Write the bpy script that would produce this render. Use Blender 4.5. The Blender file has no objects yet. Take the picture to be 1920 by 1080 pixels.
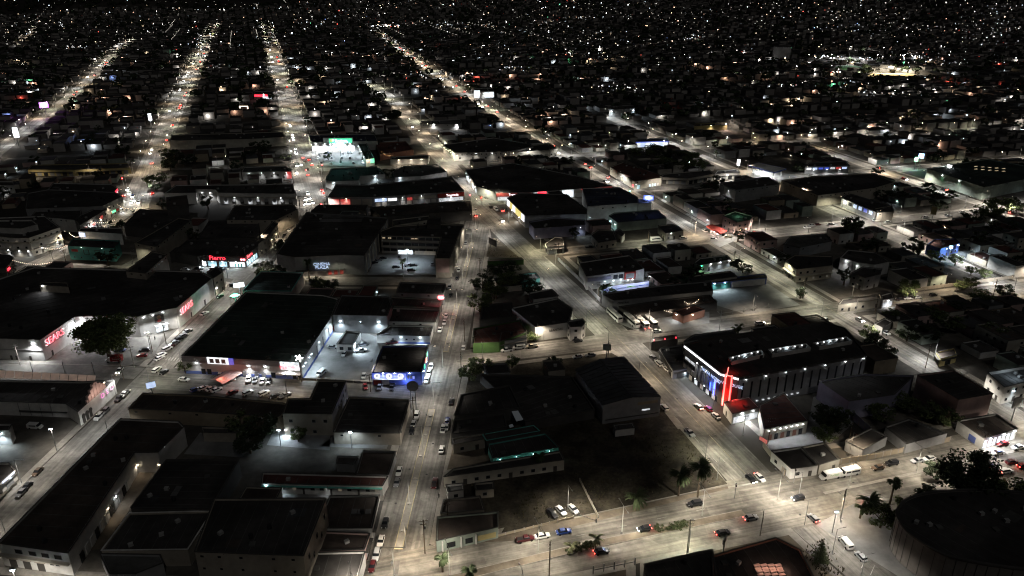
import bpy, bmesh, math, random
from mathutils import Vector, Matrix
R = math.radians
rnd = random.Random(7)
# ---------------------------------------------------------------- camera, sky, ambient fill, exposure
SC = bpy.context.scene
COL = SC.collection
FPX, CH = 1450.0, 155.0                     # focal length in photo pixels, camera height in metres
TH = math.atan(624 / FPX)                   # camera pitch below the horizon
cam_d = bpy.data.cameras.new('camera'); cam = bpy.data.objects.new('camera', cam_d); COL.objects.link(cam)
cam_d.sensor_width = 36; cam_d.lens = 36 * FPX / 1920
cam_d.clip_start = 1; cam_d.clip_end = 20000
cam.location = (0, 0, CH); cam.rotation_euler = (math.pi / 2 - TH, 0, 0)
SC.camera = cam
W = bpy.data.worlds.new('World'); SC.world = W; W.use_nodes = True
wn = W.node_tree.nodes; wl = W.node_tree.links
sky = wn.new('ShaderNodeTexSky'); sky.sky_type = 'NISHITA'; sky.sun_disc = False
sky.sun_elevation = R(-4); sky.sun_rotation = R(200)
wn['Background'].inputs[1].default_value = 0.15
wl.new(sky.outputs[0], wn['Background'].inputs[0])
sd = bpy.data.lights.new('ambient_sun', 'SUN'); sd.energy = 0.12; sd.angle = R(0.5); sd.color = (1, .97, .92)  # faint sun lamp added as ambient fill for the skyglow
so = bpy.data.objects.new('ambient_sun', sd); COL.objects.link(so); so.rotation_euler = (R(38), 0, R(25)); so.location = (0, 0, 400)
SC.view_settings.view_transform = 'Standard'; SC.view_settings.look = 'None'
SC.view_settings.gamma = 1; SC.view_settings.exposure = 0.0; SC.view_settings.use_curve_mapping = False
cy = SC.cycles
cy.use_denoising = True; cy.max_bounces = 3; cy.diffuse_bounces = 1; cy.adaptive_threshold = 0.02; cy.filter_width = 1.15; cy.glossy_bounces = 2; cy.transmission_bounces = 2
cy.transparent_max_bounces = 4; cy.sample_clamp_indirect = 2.0; cy.caustics_reflective = False; cy.caustics_refractive = False
cy.use_light_tree = True

# ---------------------------------------------------------------- plan of the place: where a sight line meets a height
def G(px, py, z=0.0):
    x = (px - 960) / FPX; y = -(py - 540) / FPX
    dy = math.cos(TH) + y * math.sin(TH); dz = -math.sin(TH) + y * math.cos(TH)
    t = (z - CH) / dz
    return (x * t, dy * t)
def PX(X, Y, Z=0.0):
    z = Z - CH; fz = Y * math.cos(TH) - z * math.sin(TH); up = Y * math.sin(TH) + z * math.cos(TH)
    return (960 + FPX * X / fz, 540 - FPX * up / fz)
def inview(x, y, z=3, m=40):
    if y < 60: return False
    a, b = PX(x, y, z); return -m < a < 1920 + m and -m < b < 1080 + m

# ---------------------------------------------------------------- materials
MATS = {}
def mat(name, col, rough=.8, noise=.25, scale=.6, metal=0, bump=0, stain=0, emit=None, es=0.0, sample=None, jitter=0):
    if name in MATS: return MATS[name]
    m = bpy.data.materials.new(name); m.use_nodes = True; MATS[name] = m
    N = m.node_tree.nodes; L = m.node_tree.links; b = N['Principled BSDF']
    b.inputs['Roughness'].default_value = rough; b.inputs['Metallic'].default_value = metal
    b.inputs['Base Color'].default_value = (*col, 1)
    b.inputs['Specular IOR Level'].default_value = .3
    if emit is not None:
        b.inputs['Emission Color'].default_value = (*emit, 1); b.inputs['Emission Strength'].default_value = es
    if sample: m.cycles.emission_sampling = sample
    if noise > 0 or stain > 0:
        g = N.new('ShaderNodeNewGeometry')
        t = N.new('ShaderNodeTexNoise'); t.inputs['Scale'].default_value = scale; t.inputs['Detail'].default_value = 6
        t.inputs['Roughness'].default_value = .65
        L.new(g.outputs['Position'], t.inputs['Vector'])
        mr = N.new('ShaderNodeMapRange'); mr.inputs[1].default_value = .25; mr.inputs[2].default_value = .75
        mr.inputs[3].default_value = 1 - noise; mr.inputs[4].default_value = 1 + noise
        L.new(t.outputs[0], mr.inputs[0])
        v = N.new('ShaderNodeVectorMath'); v.operation = 'SCALE'; v.inputs[0].default_value = col
        L.new(mr.outputs[0], v.inputs['Scale']); out = v.outputs[0]
        if stain > 0:
            t2 = N.new('ShaderNodeTexNoise'); t2.inputs['Scale'].default_value = scale * .16; t2.inputs['Detail'].default_value = 4
            L.new(g.outputs['Position'], t2.inputs['Vector'])
            m2 = N.new('ShaderNodeMapRange'); m2.inputs[1].default_value = .42; m2.inputs[2].default_value = .62
            m2.inputs[3].default_value = 1 - stain; m2.inputs[4].default_value = 1 + stain * .5
            L.new(t2.outputs[0], m2.inputs[0])
            v2 = N.new('ShaderNodeVectorMath'); v2.operation = 'SCALE'
            L.new(out, v2.inputs[0]); L.new(m2.outputs[0], v2.inputs['Scale']); out = v2.outputs[0]
        if jitter > 0:
            oi = N.new('ShaderNodeObjectInfo') if jitter < 1 else N.new('ShaderNodeNewGeometry')
            src = oi.outputs['Random'] if jitter < 1 else oi.outputs['Random Per Island']
            m3 = N.new('ShaderNodeMapRange'); m3.inputs[3].default_value = 1 - (jitter if jitter < 1 else .55); m3.inputs[4].default_value = 1 + (jitter if jitter < 1 else .35)
            L.new(src, m3.inputs[0])
            v3 = N.new('ShaderNodeVectorMath'); v3.operation = 'SCALE'
            L.new(out, v3.inputs[0]); L.new(m3.outputs[0], v3.inputs['Scale']); out = v3.outputs[0]
        L.new(out, b.inputs['Base Color'])
        if bump > 0:
            bp = N.new('ShaderNodeBump'); bp.inputs['Strength'].default_value = bump; bp.inputs['Distance'].default_value = .05
            L.new(t.outputs[0], bp.inputs['Height']); L.new(bp.outputs[0], b.inputs['Normal'])
    return m
def emis(name, col, es, sample='NONE', var=0.0, vs=.9):
    m = mat(name, (.6, .6, .6), noise=0, emit=col, es=es, sample=sample)
    if var:                                  # uneven light through the goods and posters of a lit shop window
        N = m.node_tree.nodes; L = m.node_tree.links; g = N.new('ShaderNodeNewGeometry'); t = N.new('ShaderNodeTexNoise')
        t.inputs['Scale'].default_value = vs; t.inputs['Detail'].default_value = 3; L.new(g.outputs['Position'], t.inputs['Vector'])
        r = N.new('ShaderNodeMapRange'); r.inputs[1].default_value = .36; r.inputs[2].default_value = .64
        r.inputs[3].default_value = es * (1 - var); r.inputs[4].default_value = es * (1 + var * .4)
        L.new(t.outputs[0], r.inputs[0]); L.new(r.outputs[0], N['Principled BSDF'].inputs['Emission Strength'])
    return m

mat('asphalt', (.150, .143, .130), .9, .36, .5, stain=.36, bump=.2)
mat('boulevard', (.185, .172, .150), .9, .34, .4, stain=.36, bump=.2)
mat('concrete_road', (.185, .176, .160), .9, .36, .45, stain=.38, bump=.2)
mat('pavement', (.24, .225, .20), .9, .25, .7, stain=.2)
def roadmat(name, col, deg):
    m = mat(name, col, .9, .34, .45, stain=.36, bump=.2); N = m.node_tree.nodes; L = m.node_tree.links
    g = N.new('ShaderNodeNewGeometry'); mp = N.new('ShaderNodeMapping'); mp.vector_type = 'TEXTURE'; mp.inputs['Rotation'].default_value = (0, 0, R(-deg))
    mp.inputs['Scale'].default_value = (1.1, 42, 1); L.new(g.outputs['Position'], mp.inputs[0])
    t = N.new('ShaderNodeTexNoise'); t.inputs['Scale'].default_value = 1.0; t.inputs['Detail'].default_value = 3; L.new(mp.outputs[0], t.inputs['Vector'])
    r = N.new('ShaderNodeMapRange'); r.inputs[1].default_value = .35; r.inputs[2].default_value = .65; r.inputs[3].default_value = .66; r.inputs[4].default_value = 1.22; L.new(t.outputs[0], r.inputs[0])
    # square repair patches of darker and lighter asphalt
    v = N.new('ShaderNodeTexVoronoi'); v.distance = 'CHEBYCHEV'; v.inputs['Scale'].default_value = .13; L.new(g.outputs['Position'], v.inputs['Vector'])
    sx = N.new('ShaderNodeSeparateColor'); L.new(v.outputs['Color'], sx.inputs[0]); r2 = N.new('ShaderNodeMapRange'); r2.inputs[3].default_value = .80; r2.inputs[4].default_value = 1.12; L.new(sx.outputs[0], r2.inputs[0])
    mu = N.new('ShaderNodeMath'); mu.operation = 'MULTIPLY'; L.new(r.outputs[0], mu.inputs[0]); L.new(r2.outputs[0], mu.inputs[1])
    b = N['Principled BSDF']; src = b.inputs['Base Color'].links[0].from_socket; sc = N.new('ShaderNodeVectorMath'); sc.operation = 'SCALE'; L.new(src, sc.inputs[0]); L.new(mu.outputs[0], sc.inputs['Scale']); L.new(sc.outputs[0], b.inputs['Base Color'])
for n_, d_ in (('road_straight', 2.5), ('road_diagonal', -19), ('road_cross', 75)): roadmat(n_, (.185, .176, .160), d_)
roadmat('boulevard_road', (.19, .176, .152), 74.5); roadmat('road_market', (.15, .143, .13), 98)
mat('scrub', (.05, .043, .031), 1, .6, .9, stain=.5, bump=.6)
mat('weed', (.055, .05, .026), 1, .4, .8, jitter=1)
mat('lot', (.10, .092, .08), .95, .4, .25, stain=.4)
mat('lot_concrete', (.22, .22, .215), .85, .25, .3, stain=.3)
mat('dirt', (.15, .125, .095), 1, .4, .3, stain=.35)
mat('soil', (.055, .05, .042), 1, .5, .02, stain=.4)
mat('kerb_yellow', (.40, .35, .21), .8, .3, 1.5, stain=.3)
mat('kerb_red', (.35, .09, .07), .8, .3, 1.5)
mat('paint_white', (.34, .335, .31), .8, .35, 1.2, stain=.35)
mat('paint_yellow', (.31, .28, .19), .8, .4, 1.2, stain=.4)
for n, c in dict(white=(.62, .61, .58), cream=(.48, .45, .38), beige=(.40, .36, .30), grey=(.30, .30, .30), teal=(.13, .42, .37),
                 pink=(.50, .36, .33), tan=(.36, .30, .22), brick=(.28, .14, .10), green=(.16, .40, .08), blue=(.12, .17, .45),
                 dark=(.09, .085, .08), purple=(.34, .33, .44), red=(.42, .07, .06), palegreen=(.30, .35, .30), mossgreen=(.05, .105, .03), arena=(.19, .175, .16), yellow=(.5, .42, .2)).items():
    mat('wall_' + n, c, .85, .16, .5, stain=.22)
for n, c in dict(tar=(.055, .051, .049), brown=(.072, .058, .05), red=(.10, .045, .038), metal=(.06, .062, .066), green=(.035, .05, .042),
                 white=(.16, .16, .16), blue=(.04, .046, .07), pale=(.10, .10, .095)).items():
    mat('roof_' + n, c, .85, .35, .35, stain=.4)
mat('coping', (.07, .068, .064), .85, .25, 1)
mat('window_frame', (.30, .30, .29), .6, .1, 2)
mat('glass_dark', (.02, .022, .025), .15, 0)
mat('door_dark', (.06, .055, .05), .6, .2, 2)
mat('shutter', (.28, .29, .30), .5, .2, 2)
mat('steel', (.25, .25, .25), .5, .15, 2, metal=.4)
mat('pole_white', (.55, .55, .52), .6, .15, 2)
mat('wood_pole', (.10, .075, .055), .9, .3, 3)
mat('concrete_pole', (.33, .31, .28), .9, .2, 3)
mat('black', (.02, .02, .02), .5, 0)
mat('tyre', (.018, .018, .018), .9, 0)
mat('car_glass', (.015, .017, .02), .08, 0)
mat('unit', (.35, .35, .34), .7, .2, 2)
mat('tank', (.03, .03, .032), .6, 0)
mat('bark', (.09, .07, .05), 1, .3, 3)
mat('leaf', (.10, .13, .05), .8, .4, .8, jitter=1)
mat('leaf_dark', (.035, .05, .024), .8, .4, .8, jitter=1)
mat('palm_leaf', (.05, .07, .03), .7, .3, 1)
mat('palm_pale', (.16, .17, .09), .7, .3, 1)
mat('hedge', (.05, .06, .026), .9, .4, 1.5)
mat('sand', (.48, .36, .17), 1, .15, .05)
mat('turf', (.08, .24, .09), 1, .2, .05)
mat('far_wall', (.30, .28, .26), .9, .2, .2, jitter=1)
mat('far_roof', (.055, .052, .05), .9, .2, .2, jitter=1)
mat('skin', (.40, .26, .19), .6, 0)
CARCOL = dict(white=(.70, .70, .68), silver=(.40, .41, .42), grey=(.16, .165, .17), black=(.018, .018, .02), red=(.22, .018, .02),
              maroon=(.07, .012, .014), blue=(.02, .05, .22), beige=(.40, .35, .26), green=(.02, .10, .05), brown=(.10, .07, .05))
for n, c in CARCOL.items(): mat('paint_' + n + '_car', c, .28, 0)
emis('lamp_far', (1, .88, .7), 5); emis('lamp_warm', (1, .82, .58), 30); emis('lamp_white', (.92, .97, 1), 40); emis('lamp_cold', (.72, .88, 1), 40)
emis('head_light', (1, .95, .85), 60); emis('tail_light', (1, .06, .04), 16); emis('tail_off', (1, .05, .04), .05)
emis('head_off', (1, 1, 1), .02)
emis('sign_red', (1, .03, .06), 2.6, 'FRONT'); emis('sign_red_soft', (1, .06, .05), .55, var=.6); emis('sign_white', (.95, .97, 1), 1.5, var=.4); emis('sign_blue', (.05, .12, .9), .55)
emis('sign_bluewhite', (.55, .7, 1), 1.1, var=.4); emis('sign_green', (.05, .85, .40), 1.3); emis('sign_magenta', (1, .06, .6), .8); emis('sign_purple', (.65, .15, 1), 3)
emis('sign_yellow', (1, .85, .25), .8); emis('sign_cyan', (.2, .95, .85), 1.6); emis('sign_amber', (1, .5, .15), 3)
emis('neon_red', (1, .02, .02), 3, 'FRONT'); emis('neon_core', (1, .12, .1), 4); emis('neon_blue', (.04, .09, 1), 5); emis('led_white', (.95, .97, 1), 2.2)
emis('win_cool', (.45, .85, 1), .9, var=.7); emis('win_white', (.92, .96, 1), .7, var=.7); emis('win_warm', (1, .75, .45), .6, var=.5); emis('win_dim', (1, .8, .55), .10, var=.8)
emis('win_bright', (.86, .95, 1), 1.5, var=.7); emis('panel_warm', (.80, .52, .38), .17, var=.5, vs=.5); emis('signal_red', (1, .03, .03), 40); emis('signal_green', (.05, 1, .4), 40)
emis('string_light', (1, .80, .6), 3); emis('skylight', (.6, .72, .8), .03)  # the last one is a faint glow standing in for a lit courtyard

# ---------------------------------------------------------------- object helpers
def link(o, parent=None):
    COL.objects.link(o)
    if parent is not None: o.parent = parent
    return o
def tag(o, label=None, cat=None, group=None, kind=None):
    if label: o['label'] = label
    if cat: o['category'] = cat
    if group: o['group'] = group
    if kind: o['kind'] = kind
    return o
def empty(name, loc, rz=0, label=None, cat=None, group=None):
    o = bpy.data.objects.new(name, None); o.location = loc; o.rotation_euler = (0, 0, rz); link(o)
    return tag(o, label, cat, group)
def mesh(name, verts, faces, m, parent=None, loc=(0, 0, 0), smooth=False):
    me = bpy.data.meshes.new(name); me.from_pydata(verts, [], faces)
    for mm in (m if isinstance(m, (list, tuple)) else [m]): me.materials.append(MATS[mm])
    if smooth: me.polygons.foreach_set('use_smooth', [True] * len(me.polygons))
    o = bpy.data.objects.new(name, me); o.location = loc
    return link(o, parent)
UB = {}
def ubox(m):
    if m not in UB:
        v = [(x, y, z) for x in (-.5, .5) for y in (-.5, .5) for z in (-.5, .5)]
        f = [(0, 1, 3, 2), (4, 6, 7, 5), (0, 4, 5, 1), (2, 3, 7, 6), (0, 2, 6, 4), (1, 5, 7, 3)]
        me = bpy.data.meshes.new('box_' + m); me.from_pydata(v, [], f); me.materials.append(MATS[m]); UB[m] = me
    return UB[m]
def box(name, m, loc, size, rz=0, parent=None):
    o = bpy.data.objects.new(name, ubox(m)); o.location = loc; o.scale = size; o.rotation_euler = (0, 0, rz)
    return link(o, parent)
UC = {}
def cyl(name, m, loc, r, h, parent=None, n=8, rot=(0, 0, 0), top=1.0):
    k = (m, n, top)
    if k not in UC:
        v = [(math.cos(2 * math.pi * i / n) * (1 if z == 0 else top), math.sin(2 * math.pi * i / n) * (1 if z == 0 else top), z) for z in (0, 1) for i in range(n)]
        f = [tuple(range(n))[::-1], tuple(range(n, 2 * n))] + [(i, (i + 1) % n, n + (i + 1) % n, n + i) for i in range(n)]
        me = bpy.data.meshes.new('cyl_' + m); me.from_pydata(v, [], f); me.materials.append(MATS[m]); UC[k] = me
    o = bpy.data.objects.new(name, UC[k]); o.location = loc; o.scale = (r, r, h); o.rotation_euler = rot
    return link(o, parent)
def lamp(kind, loc, power, col, parent=None, aim=(0, 0, -1), size=150, blend=.6, rad=.3):
    d = bpy.data.lights.new('lamp_light', kind); d.energy = power * 2.2; d.color = col; d.shadow_soft_size = rad
    if kind == 'SPOT': d.spot_size = R(size); d.spot_blend = blend
    o = bpy.data.objects.new('lamp_light', d); link(o, parent); o.location = loc
    o.rotation_euler = Vector(aim).to_track_quat('-Z', 'Y').to_euler()
    return o
WARM = (1, .84, .65); NEUT = (1, .92, .81); COOL = (.72, .88, 1); GREENISH = (.98, .90, .58); WHITE = (.95, .97, 1)
def area2(P): return sum(P[i][0] * P[(i + 1) % len(P)][1] - P[(i + 1) % len(P)][0] * P[i][1] for i in range(len(P)))
def inset(P, d):
    n = len(P); out = []
    for i in range(n):
        a, b, c = Vector(P[i - 1]), Vector(P[i]), Vector(P[(i + 1) % n])
        e1 = (b - a).normalized(); e2 = (c - b).normalized()
        n1 = Vector((-e1.y, e1.x)); n2 = Vector((-e2.y, e2.x))
        k = 1 + n1.dot(n2); q = b + (n1 + n2) * (d / max(k, .35)); out.append((q.x, q.y))
    return out
def pip(p, P):
    r = False; n = len(P); j = n - 1
    for i in range(n):
        if (P[i][1] > p[1]) != (P[j][1] > p[1]) and p[0] < (P[j][0] - P[i][0]) * (p[1] - P[i][1]) / (P[j][1] - P[i][1]) + P[i][0]: r = not r
        j = i
    return r
def tess(P):
    from mathutils.geometry import tessellate_polygon
    return tessellate_polygon([[Vector((x, y, 0)) for x, y in P]])
def sheet(name, P, z, m, kind='structure', parent=None):
    if area2(P) < 0: P = P[::-1]
    o = mesh(name, [(x, y, z) for x, y in P], [tuple(t) if area2([P[i] for i in t]) > 0 else tuple(t)[::-1] for t in tess(P)], m, parent)
    if kind: o['kind'] = kind
    return o
def slab(name, P, z0, z1, m, parent=None, c=(0, 0)):
    """a solid polygon plate"""
    if area2(P) < 0: P = P[::-1]
    n = len(P); v = [(x - c[0], y - c[1], z0) for x, y in P] + [(x - c[0], y - c[1], z1) for x, y in P]
    f = [(i, (i + 1) % n, n + (i + 1) % n, n + i) for i in range(n)]
    for t in tess(P):
        t = tuple(t) if area2([P[i] for i in t]) > 0 else tuple(t)[::-1]
        f.append(tuple(n + i for i in t)); f.append(t[::-1])
    return mesh(name, v, f, m, parent)
def ordinal(i):
    return ['nearest', 'second nearest', 'third nearest', 'fourth nearest', 'fifth nearest', 'sixth nearest', 'seventh nearest', 'eighth nearest', 'ninth nearest',
            'tenth nearest', 'eleventh nearest', 'twelfth nearest', 'thirteenth nearest', 'fourteenth nearest', 'fifteenth nearest', 'sixteenth nearest', 'seventeenth nearest',
            'eighteenth nearest', 'nineteenth nearest', 'twentieth nearest'][i] if i < 20 else 'far'
PENDING = {}       # (noun phrase, where) -> objects; labelled at the end by how near they stand
def pend(o, phrase, where): PENDING.setdefault((phrase, where), []).append(o); return o
def settle():
    for (ph, wh), L in PENDING.items():
        L.sort(key=lambda o: o.location.x ** 2 + o.location.y ** 2)
        for i, o in enumerate(L):
            if len(L) == 1: o['label'] = f'{ph} {wh}'
            elif i < 20: o['label'] = f'{ordinal(i)} {ph} {wh}'
            else: o['label'] = f"{i + 1}{'st' if i % 10 == 0 else 'nd' if i % 10 == 1 else 'rd' if i % 10 == 2 else 'th'} nearest {ph} {wh}"
            if len(L) > 1 and 'group' not in o.keys(): o['group'] = f'{ph}s {wh}'
# ---------------------------------------------------------------- terrain
def sm(a, b, x):
    t = max(0, min(1, (x - a) / (b - a))); return t * t * (3 - 2 * t)
def TZ(x, y):
    y0 = 1950 - 700 * sm(-150, 650, x)
    d = y - y0
    if d <= 0: return 0.0
    return d * .085 * sm(0, 250, d) + 14 * sm(100, 600, d) * math.sin(x * .0061 + y * .004) + 9 * sm(100, 500, d) * math.sin(x * .013 - y * .007)
xs = [-5000, -3500, -2600] + [-2000 + 80 * i for i in range(51)] + [2600, 3500, 5000]
ys = [-300, 0, 300, 600, 900] + [1100 + 60 * i for i in range(60)] + [5200, 6500]
tv = [(x, y, TZ(x, y)) for y in ys for x in xs]
nx = len(xs)
tf = [(j * nx + i, j * nx + i + 1, (j + 1) * nx + i + 1, (j + 1) * nx + i) for j in range(len(ys) - 1) for i in range(nx - 1)]
tag(mesh('ground', tv, tf, 'soil', smooth=True), kind='structure')

UA = R(-18.3); WA = R(75)
U = Vector((math.sin(UA), math.cos(UA))); V = Vector((math.sin(WA), math.cos(WA)))
def S(s, t): p = U * s + V * t; return (p.x, p.y)
ROADS = []
def road(name, P, w, m, lev, far=False):
    """a street laid along a centre line"""
    Q = []
    for i in range(len(P) - 1):
        a, b = Vector(P[i]), Vector(P[i + 1]); n = max(1, int((b - a).length / (60 if far else 1e9)))
        Q += [tuple(a.lerp(b, k / n)) for k in range(n)]
    Q.append(tuple(P[-1])); n = len(Q); L = []; Rr = []
    for i in range(n):
        d = (Vector(Q[min(i + 1, n - 1)]) - Vector(Q[max(i - 1, 0)])).normalized(); nn = Vector((-d.y, d.x)) * (w / 2)
        L.append((Q[i][0] + nn.x, Q[i][1] + nn.y)); Rr.append((Q[i][0] - nn.x, Q[i][1] - nn.y))
    z = .012 + .005 * lev
    v = [(x, y, z + TZ(x, y) * 1.0 + (.4 if TZ(x, y) > 0 else 0)) for x, y in L] + [(x, y, z + TZ(x, y) + (.4 if TZ(x, y) > 0 else 0)) for x, y in Rr]
    o = mesh(name, v, [(n + i, n + i + 1, i + 1, i) for i in range(n - 1)], m); o['kind'] = 'structure'
    ROADS.append((Q, w / 2)); return Q
def gl(*pts): return [G(*p) for p in pts]
Mc = road('median_avenue', gl((731, 1120), (755, 1000), (892, 430), (905, 395)), 16.5, 'road_straight', 0)
R1 = road('diagonal_avenue', [G(1475, 965), G(1430, 920), G(1180, 655), G(905, 398), G(860, 335), G(740, 190), G(700, 160)], 16, 'road_diagonal', 1)
R1s = road('diagonal_avenue', [G(1470, 935), G(1640, 1078), G(1760, 1180)], 15, 'road_diagonal', 2)
R2 = road('second_avenue', [G(1960, 818), G(1870, 762), G(1743, 690), G(1597, 601), G(1280, 421), G(1190, 368), G(987, 250), G(887, 187), G(760, 100), G(690, 52), G(668, 40)], 12.5, 'road_diagonal', 3, True)
R3 = road('third_avenue', [G(2000, 580), G(1847, 517), G(1643, 427), G(1273, 277), G(1133, 216)], 12, 'road_diagonal', 3)
R4 = road('fourth_avenue', [G(1990, 440), G(1815, 375), G(1675, 328), G(1500, 268)], 11, 'road_diagonal', 3)
Lc = road('left_street', gl((-80, 1075), (85, 900), (255, 735), (425, 560), (517, 457), (575, 395)), 11, 'road_straight', 4)
Bv = road('tree_lined_avenue', gl((588, 402), (577, 340), (560, 262), (540, 190), (520, 130), (503, 60), (497, 45)), 20, 'road_diagonal', 2, True)
Av = road('left_avenue', gl((246, 400), (275, 330), (300, 270), (328, 205), (355, 145), (388, 80), (402, 48)), 19, 'road_diagonal', 2, True)
A2 = road('narrow_street', gl((-60, 560), (0, 523), (127, 470), (213, 415), (250, 388)), 11, 'road_straight', 5)
A3 = road('far_left_avenue', gl((-60, 330), (0, 280), (60, 235), (110, 200), (165, 150), (215, 100), (245, 78)), 15, 'road_diagonal', 2, True)
A4 = road('hill_street', gl((30, 92), (66, 55)), 12, 'asphalt', 2)
X0 = road('boulevard', gl((560, 1150), (905, 1062), (1130, 1005), (1450, 940), (1680, 893), (1925, 838), (2200, 775)), 26, 'boulevard_road', 5)
X1 = road('cross_street', gl((855, 672), (1100, 645), (1250, 622), (1507, 585), (1713, 562), (1913, 537), (2100, 515)), 13, 'road_cross', 6)
X2 = road('cross_street', gl((1010, 474), (1273, 453), (1580, 423), (1913, 387), (2100, 372)), 11, 'road_cross', 6)
X3 = road('cross_street', [S(499, 140), S(499, 700)], 10, 'road_cross', 6)
X4 = road('cross_street', [S(608, 140), S(608, 800)], 10, 'road_cross', 6)
Y0 = road('side_street', gl((-90, 690), (120, 694), (262, 700)), 9, 'asphalt', 7)
Y1 = road('market_street', gl((262, 706), (420, 716), (560, 727), (795, 737)), 17, 'road_market', 7)
Y2 = road('mall_street', gl((470, 520), (640, 527), (845, 527)), 11, 'asphalt', 8)
Y2b = road('shop_street', gl((250, 486), (330, 493), (470, 512)), 20, 'asphalt', 8)
Y4 = road('store_street', gl((590, 388), (700, 388), (893, 383)), 9, 'asphalt', 8)
Y5 = road('side_street', gl((40, 336), (260, 328)), 8, 'asphalt', 8)
Y6 = road('side_street', gl((288, 318), (560, 312)), 8, 'asphalt', 8)
Y7 = road('side_street', gl((590, 318), (700, 315), (835, 312)), 10, 'asphalt', 8)
for k, ss in enumerate((717, 826, 935, 1044, 1153)):
    road('cross_street', [S(ss, -200), S(ss, 780)], 9, 'asphalt', 6)

def rdist(p, skip=None):
    """how far a point lies outside the nearest street edge"""
    best = 1e9
    for Q, hw in ROADS:
        for i in range(len(Q) - 1):
            ax, ay = Q[i]; bx, by = Q[i + 1]; dx, dy = bx - ax, by - ay
            t = max(0, min(1, ((p[0] - ax) * dx + (p[1] - ay) * dy) / (dx * dx + dy * dy)))
            d = math.hypot(p[0] - ax - dx * t, p[1] - ay - dy * t) - hw
            if d < best: best = d
    return best

# ---------------------------------------------------------------- blocks: pavement with a kerb, the lot inside it
BLOCKS = []
def block(P, lotm='lot', d=2.6):
    if area2(P) < 0: P = P[::-1]
    b = slab('pavement', P, -.05, .13, 'pavement'); b['kind'] = 'structure'
    I = inset(P, d); l = sheet('lot_ground', I, .137, lotm)
    BLOCKS.append(P); return P
def seg_off(Q, d):
    out = []
    for i in range(len(Q)):
        v = (Vector(Q[min(i + 1, len(Q) - 1)]) - Vector(Q[max(i - 1, 0)])).normalized(); n = Vector((v.y, -v.x)) * d
        out.append((Q[i][0] + n.x, Q[i][1] + n.y))
    return out
# blocks of the older, skewed grid on the left (traced on the ground)
Lr = seg_off(gl((-80, 1075), (85, 900), (232, 757)), 5.6)
Ml = lambda y: tuple(Vector(G(755 + (1000 - y) * 137 / 570, y)) + Vector((-8.4, 0)))
Mr = lambda y: tuple(Vector(G(755 + (1000 - y) * 137 / 570, y)) + Vector((8.4, 0)))
block(Lr + [G(300, 742), G(560, 756), Ml(770), Ml(870), Ml(1000), Ml(1110)])
block(seg_off(gl((302, 690), (425, 560), (458, 524)), 5.6) + [G(640, 538), Ml(538), Ml(600), Ml(700), Ml(722), G(560, 709), G(420, 699)])
block(seg_off(gl((487, 505), (517, 457), (566, 404)), 5.6) + [G(700, 397), Ml(396), Ml(440), Ml(515), G(640, 515)])
block(seg_off(gl((300, 685), (425, 560), (452, 530)), -5.6)[::-1] + [G(290, 689), G(120, 684), G(-90, 680), G(-90, 530), G(110, 492), G(250, 500), G(330, 508)], 'lot')
block(seg_off(gl((-80, 1075), (85, 900), (225, 760)), -5.6)[::-1] + [G(-120, 1075), G(-120, 704), G(225, 709)])
block(seg_off(gl((480, 497), (517, 457), (570, 400)), -5.6)[::-1] + [G(300, 395), G(245, 408), G(140, 470), G(250, 477), G(340, 482)])
block([G(882, 652), Mr(560), Mr(450), Mr(425), G(926, 430), G(984, 487), G(1065, 578), G(1098, 617)])
block([G(870, 690), Mr(760), Mr(870), Mr(960), Mr(1020), G(830, 1033), G(940, 1003), G(1150, 955), G(1366, 910), G(1281, 800), G(1178, 672), G(1150, 656)], 'scrub')
# blocks of the straight grid on the right
TV = [40, 146, 252, 358, 464, 570, 676]; SV = [171, 281, 390, 499, 608, 717]
HT = {146: 8.3, 252: 6.6, 358: 6.3, 464: 6}; HS = {171: 14.5, 281: 7, 390: 6, 499: 5.5}
for i in range(1, 6):
    for j in range(0, 5):
        t0, t1, s0, s1 = TV[i], TV[i + 1], SV[j], SV[j + 1]
        a, b2, c, d = HT.get(t0, 6), HT.get(t1, 6), HS.get(s0, 5.5), HS.get(s1, 5.5)
        P = [S(s0 + c, t0 + a), S(s0 + c, t1 - b2), S(s1 - d, t1 - b2), S(s1 - d, t0 + a)]
        if any(inview(x, y, 0, 300) for x, y in P): block(P)
# right-hand corner below the boulevard
block([G(1545, 975), G(1930, 893), G(2100, 1010), G(2000, 1200), G(1700, 1090)], 'dirt')
block([G(1200, 1049), G(1482, 990), G(1590, 1090), G(1500, 1150), G(1200, 1150)], 'dirt')
block([G(900, 1112), G(1000, 1090), G(1192, 1051), G(1192, 1150), G(900, 1150)], 'dirt')

# ---------------------------------------------------------------- kerbed medians, painted lines, patches
def strip(name, P, w, z0, z1, m, parent=None):
    L = seg_off(P, -w / 2); Rr = seg_off(P, w / 2)
    return slab(name, L + Rr[::-1], z0, z1, m, parent)
def median(P, w, label):
    L = seg_off(P, -w / 2); Rr = seg_off(P, w / 2)
    o = empty('road_median', (0, 0, 0), label=label, cat='median')
    slab('kerb', L + Rr[::-1], -.05, .16, 'kerb_yellow', o); slab('median_fill', inset((L + Rr[::-1])[::-1] if area2(L + Rr[::-1]) < 0 else L + Rr[::-1], .2), .1, .167, 'pavement', o)
    for k in range(int((Vector(P[0]) - Vector(P[-1])).length / 11)):
        q = Vector(P[0]).lerp(Vector(P[-1]), (k + .6) / max(1, int((Vector(P[0]) - Vector(P[-1])).length / 11)))
        cyl('planter', 'concrete_pole', (q.x, q.y, .16), .55, .35, o, 10)
    return o
mx = lambda y: G(755 + (1000 - y) * 137 / 570 - 1, y)
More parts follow.
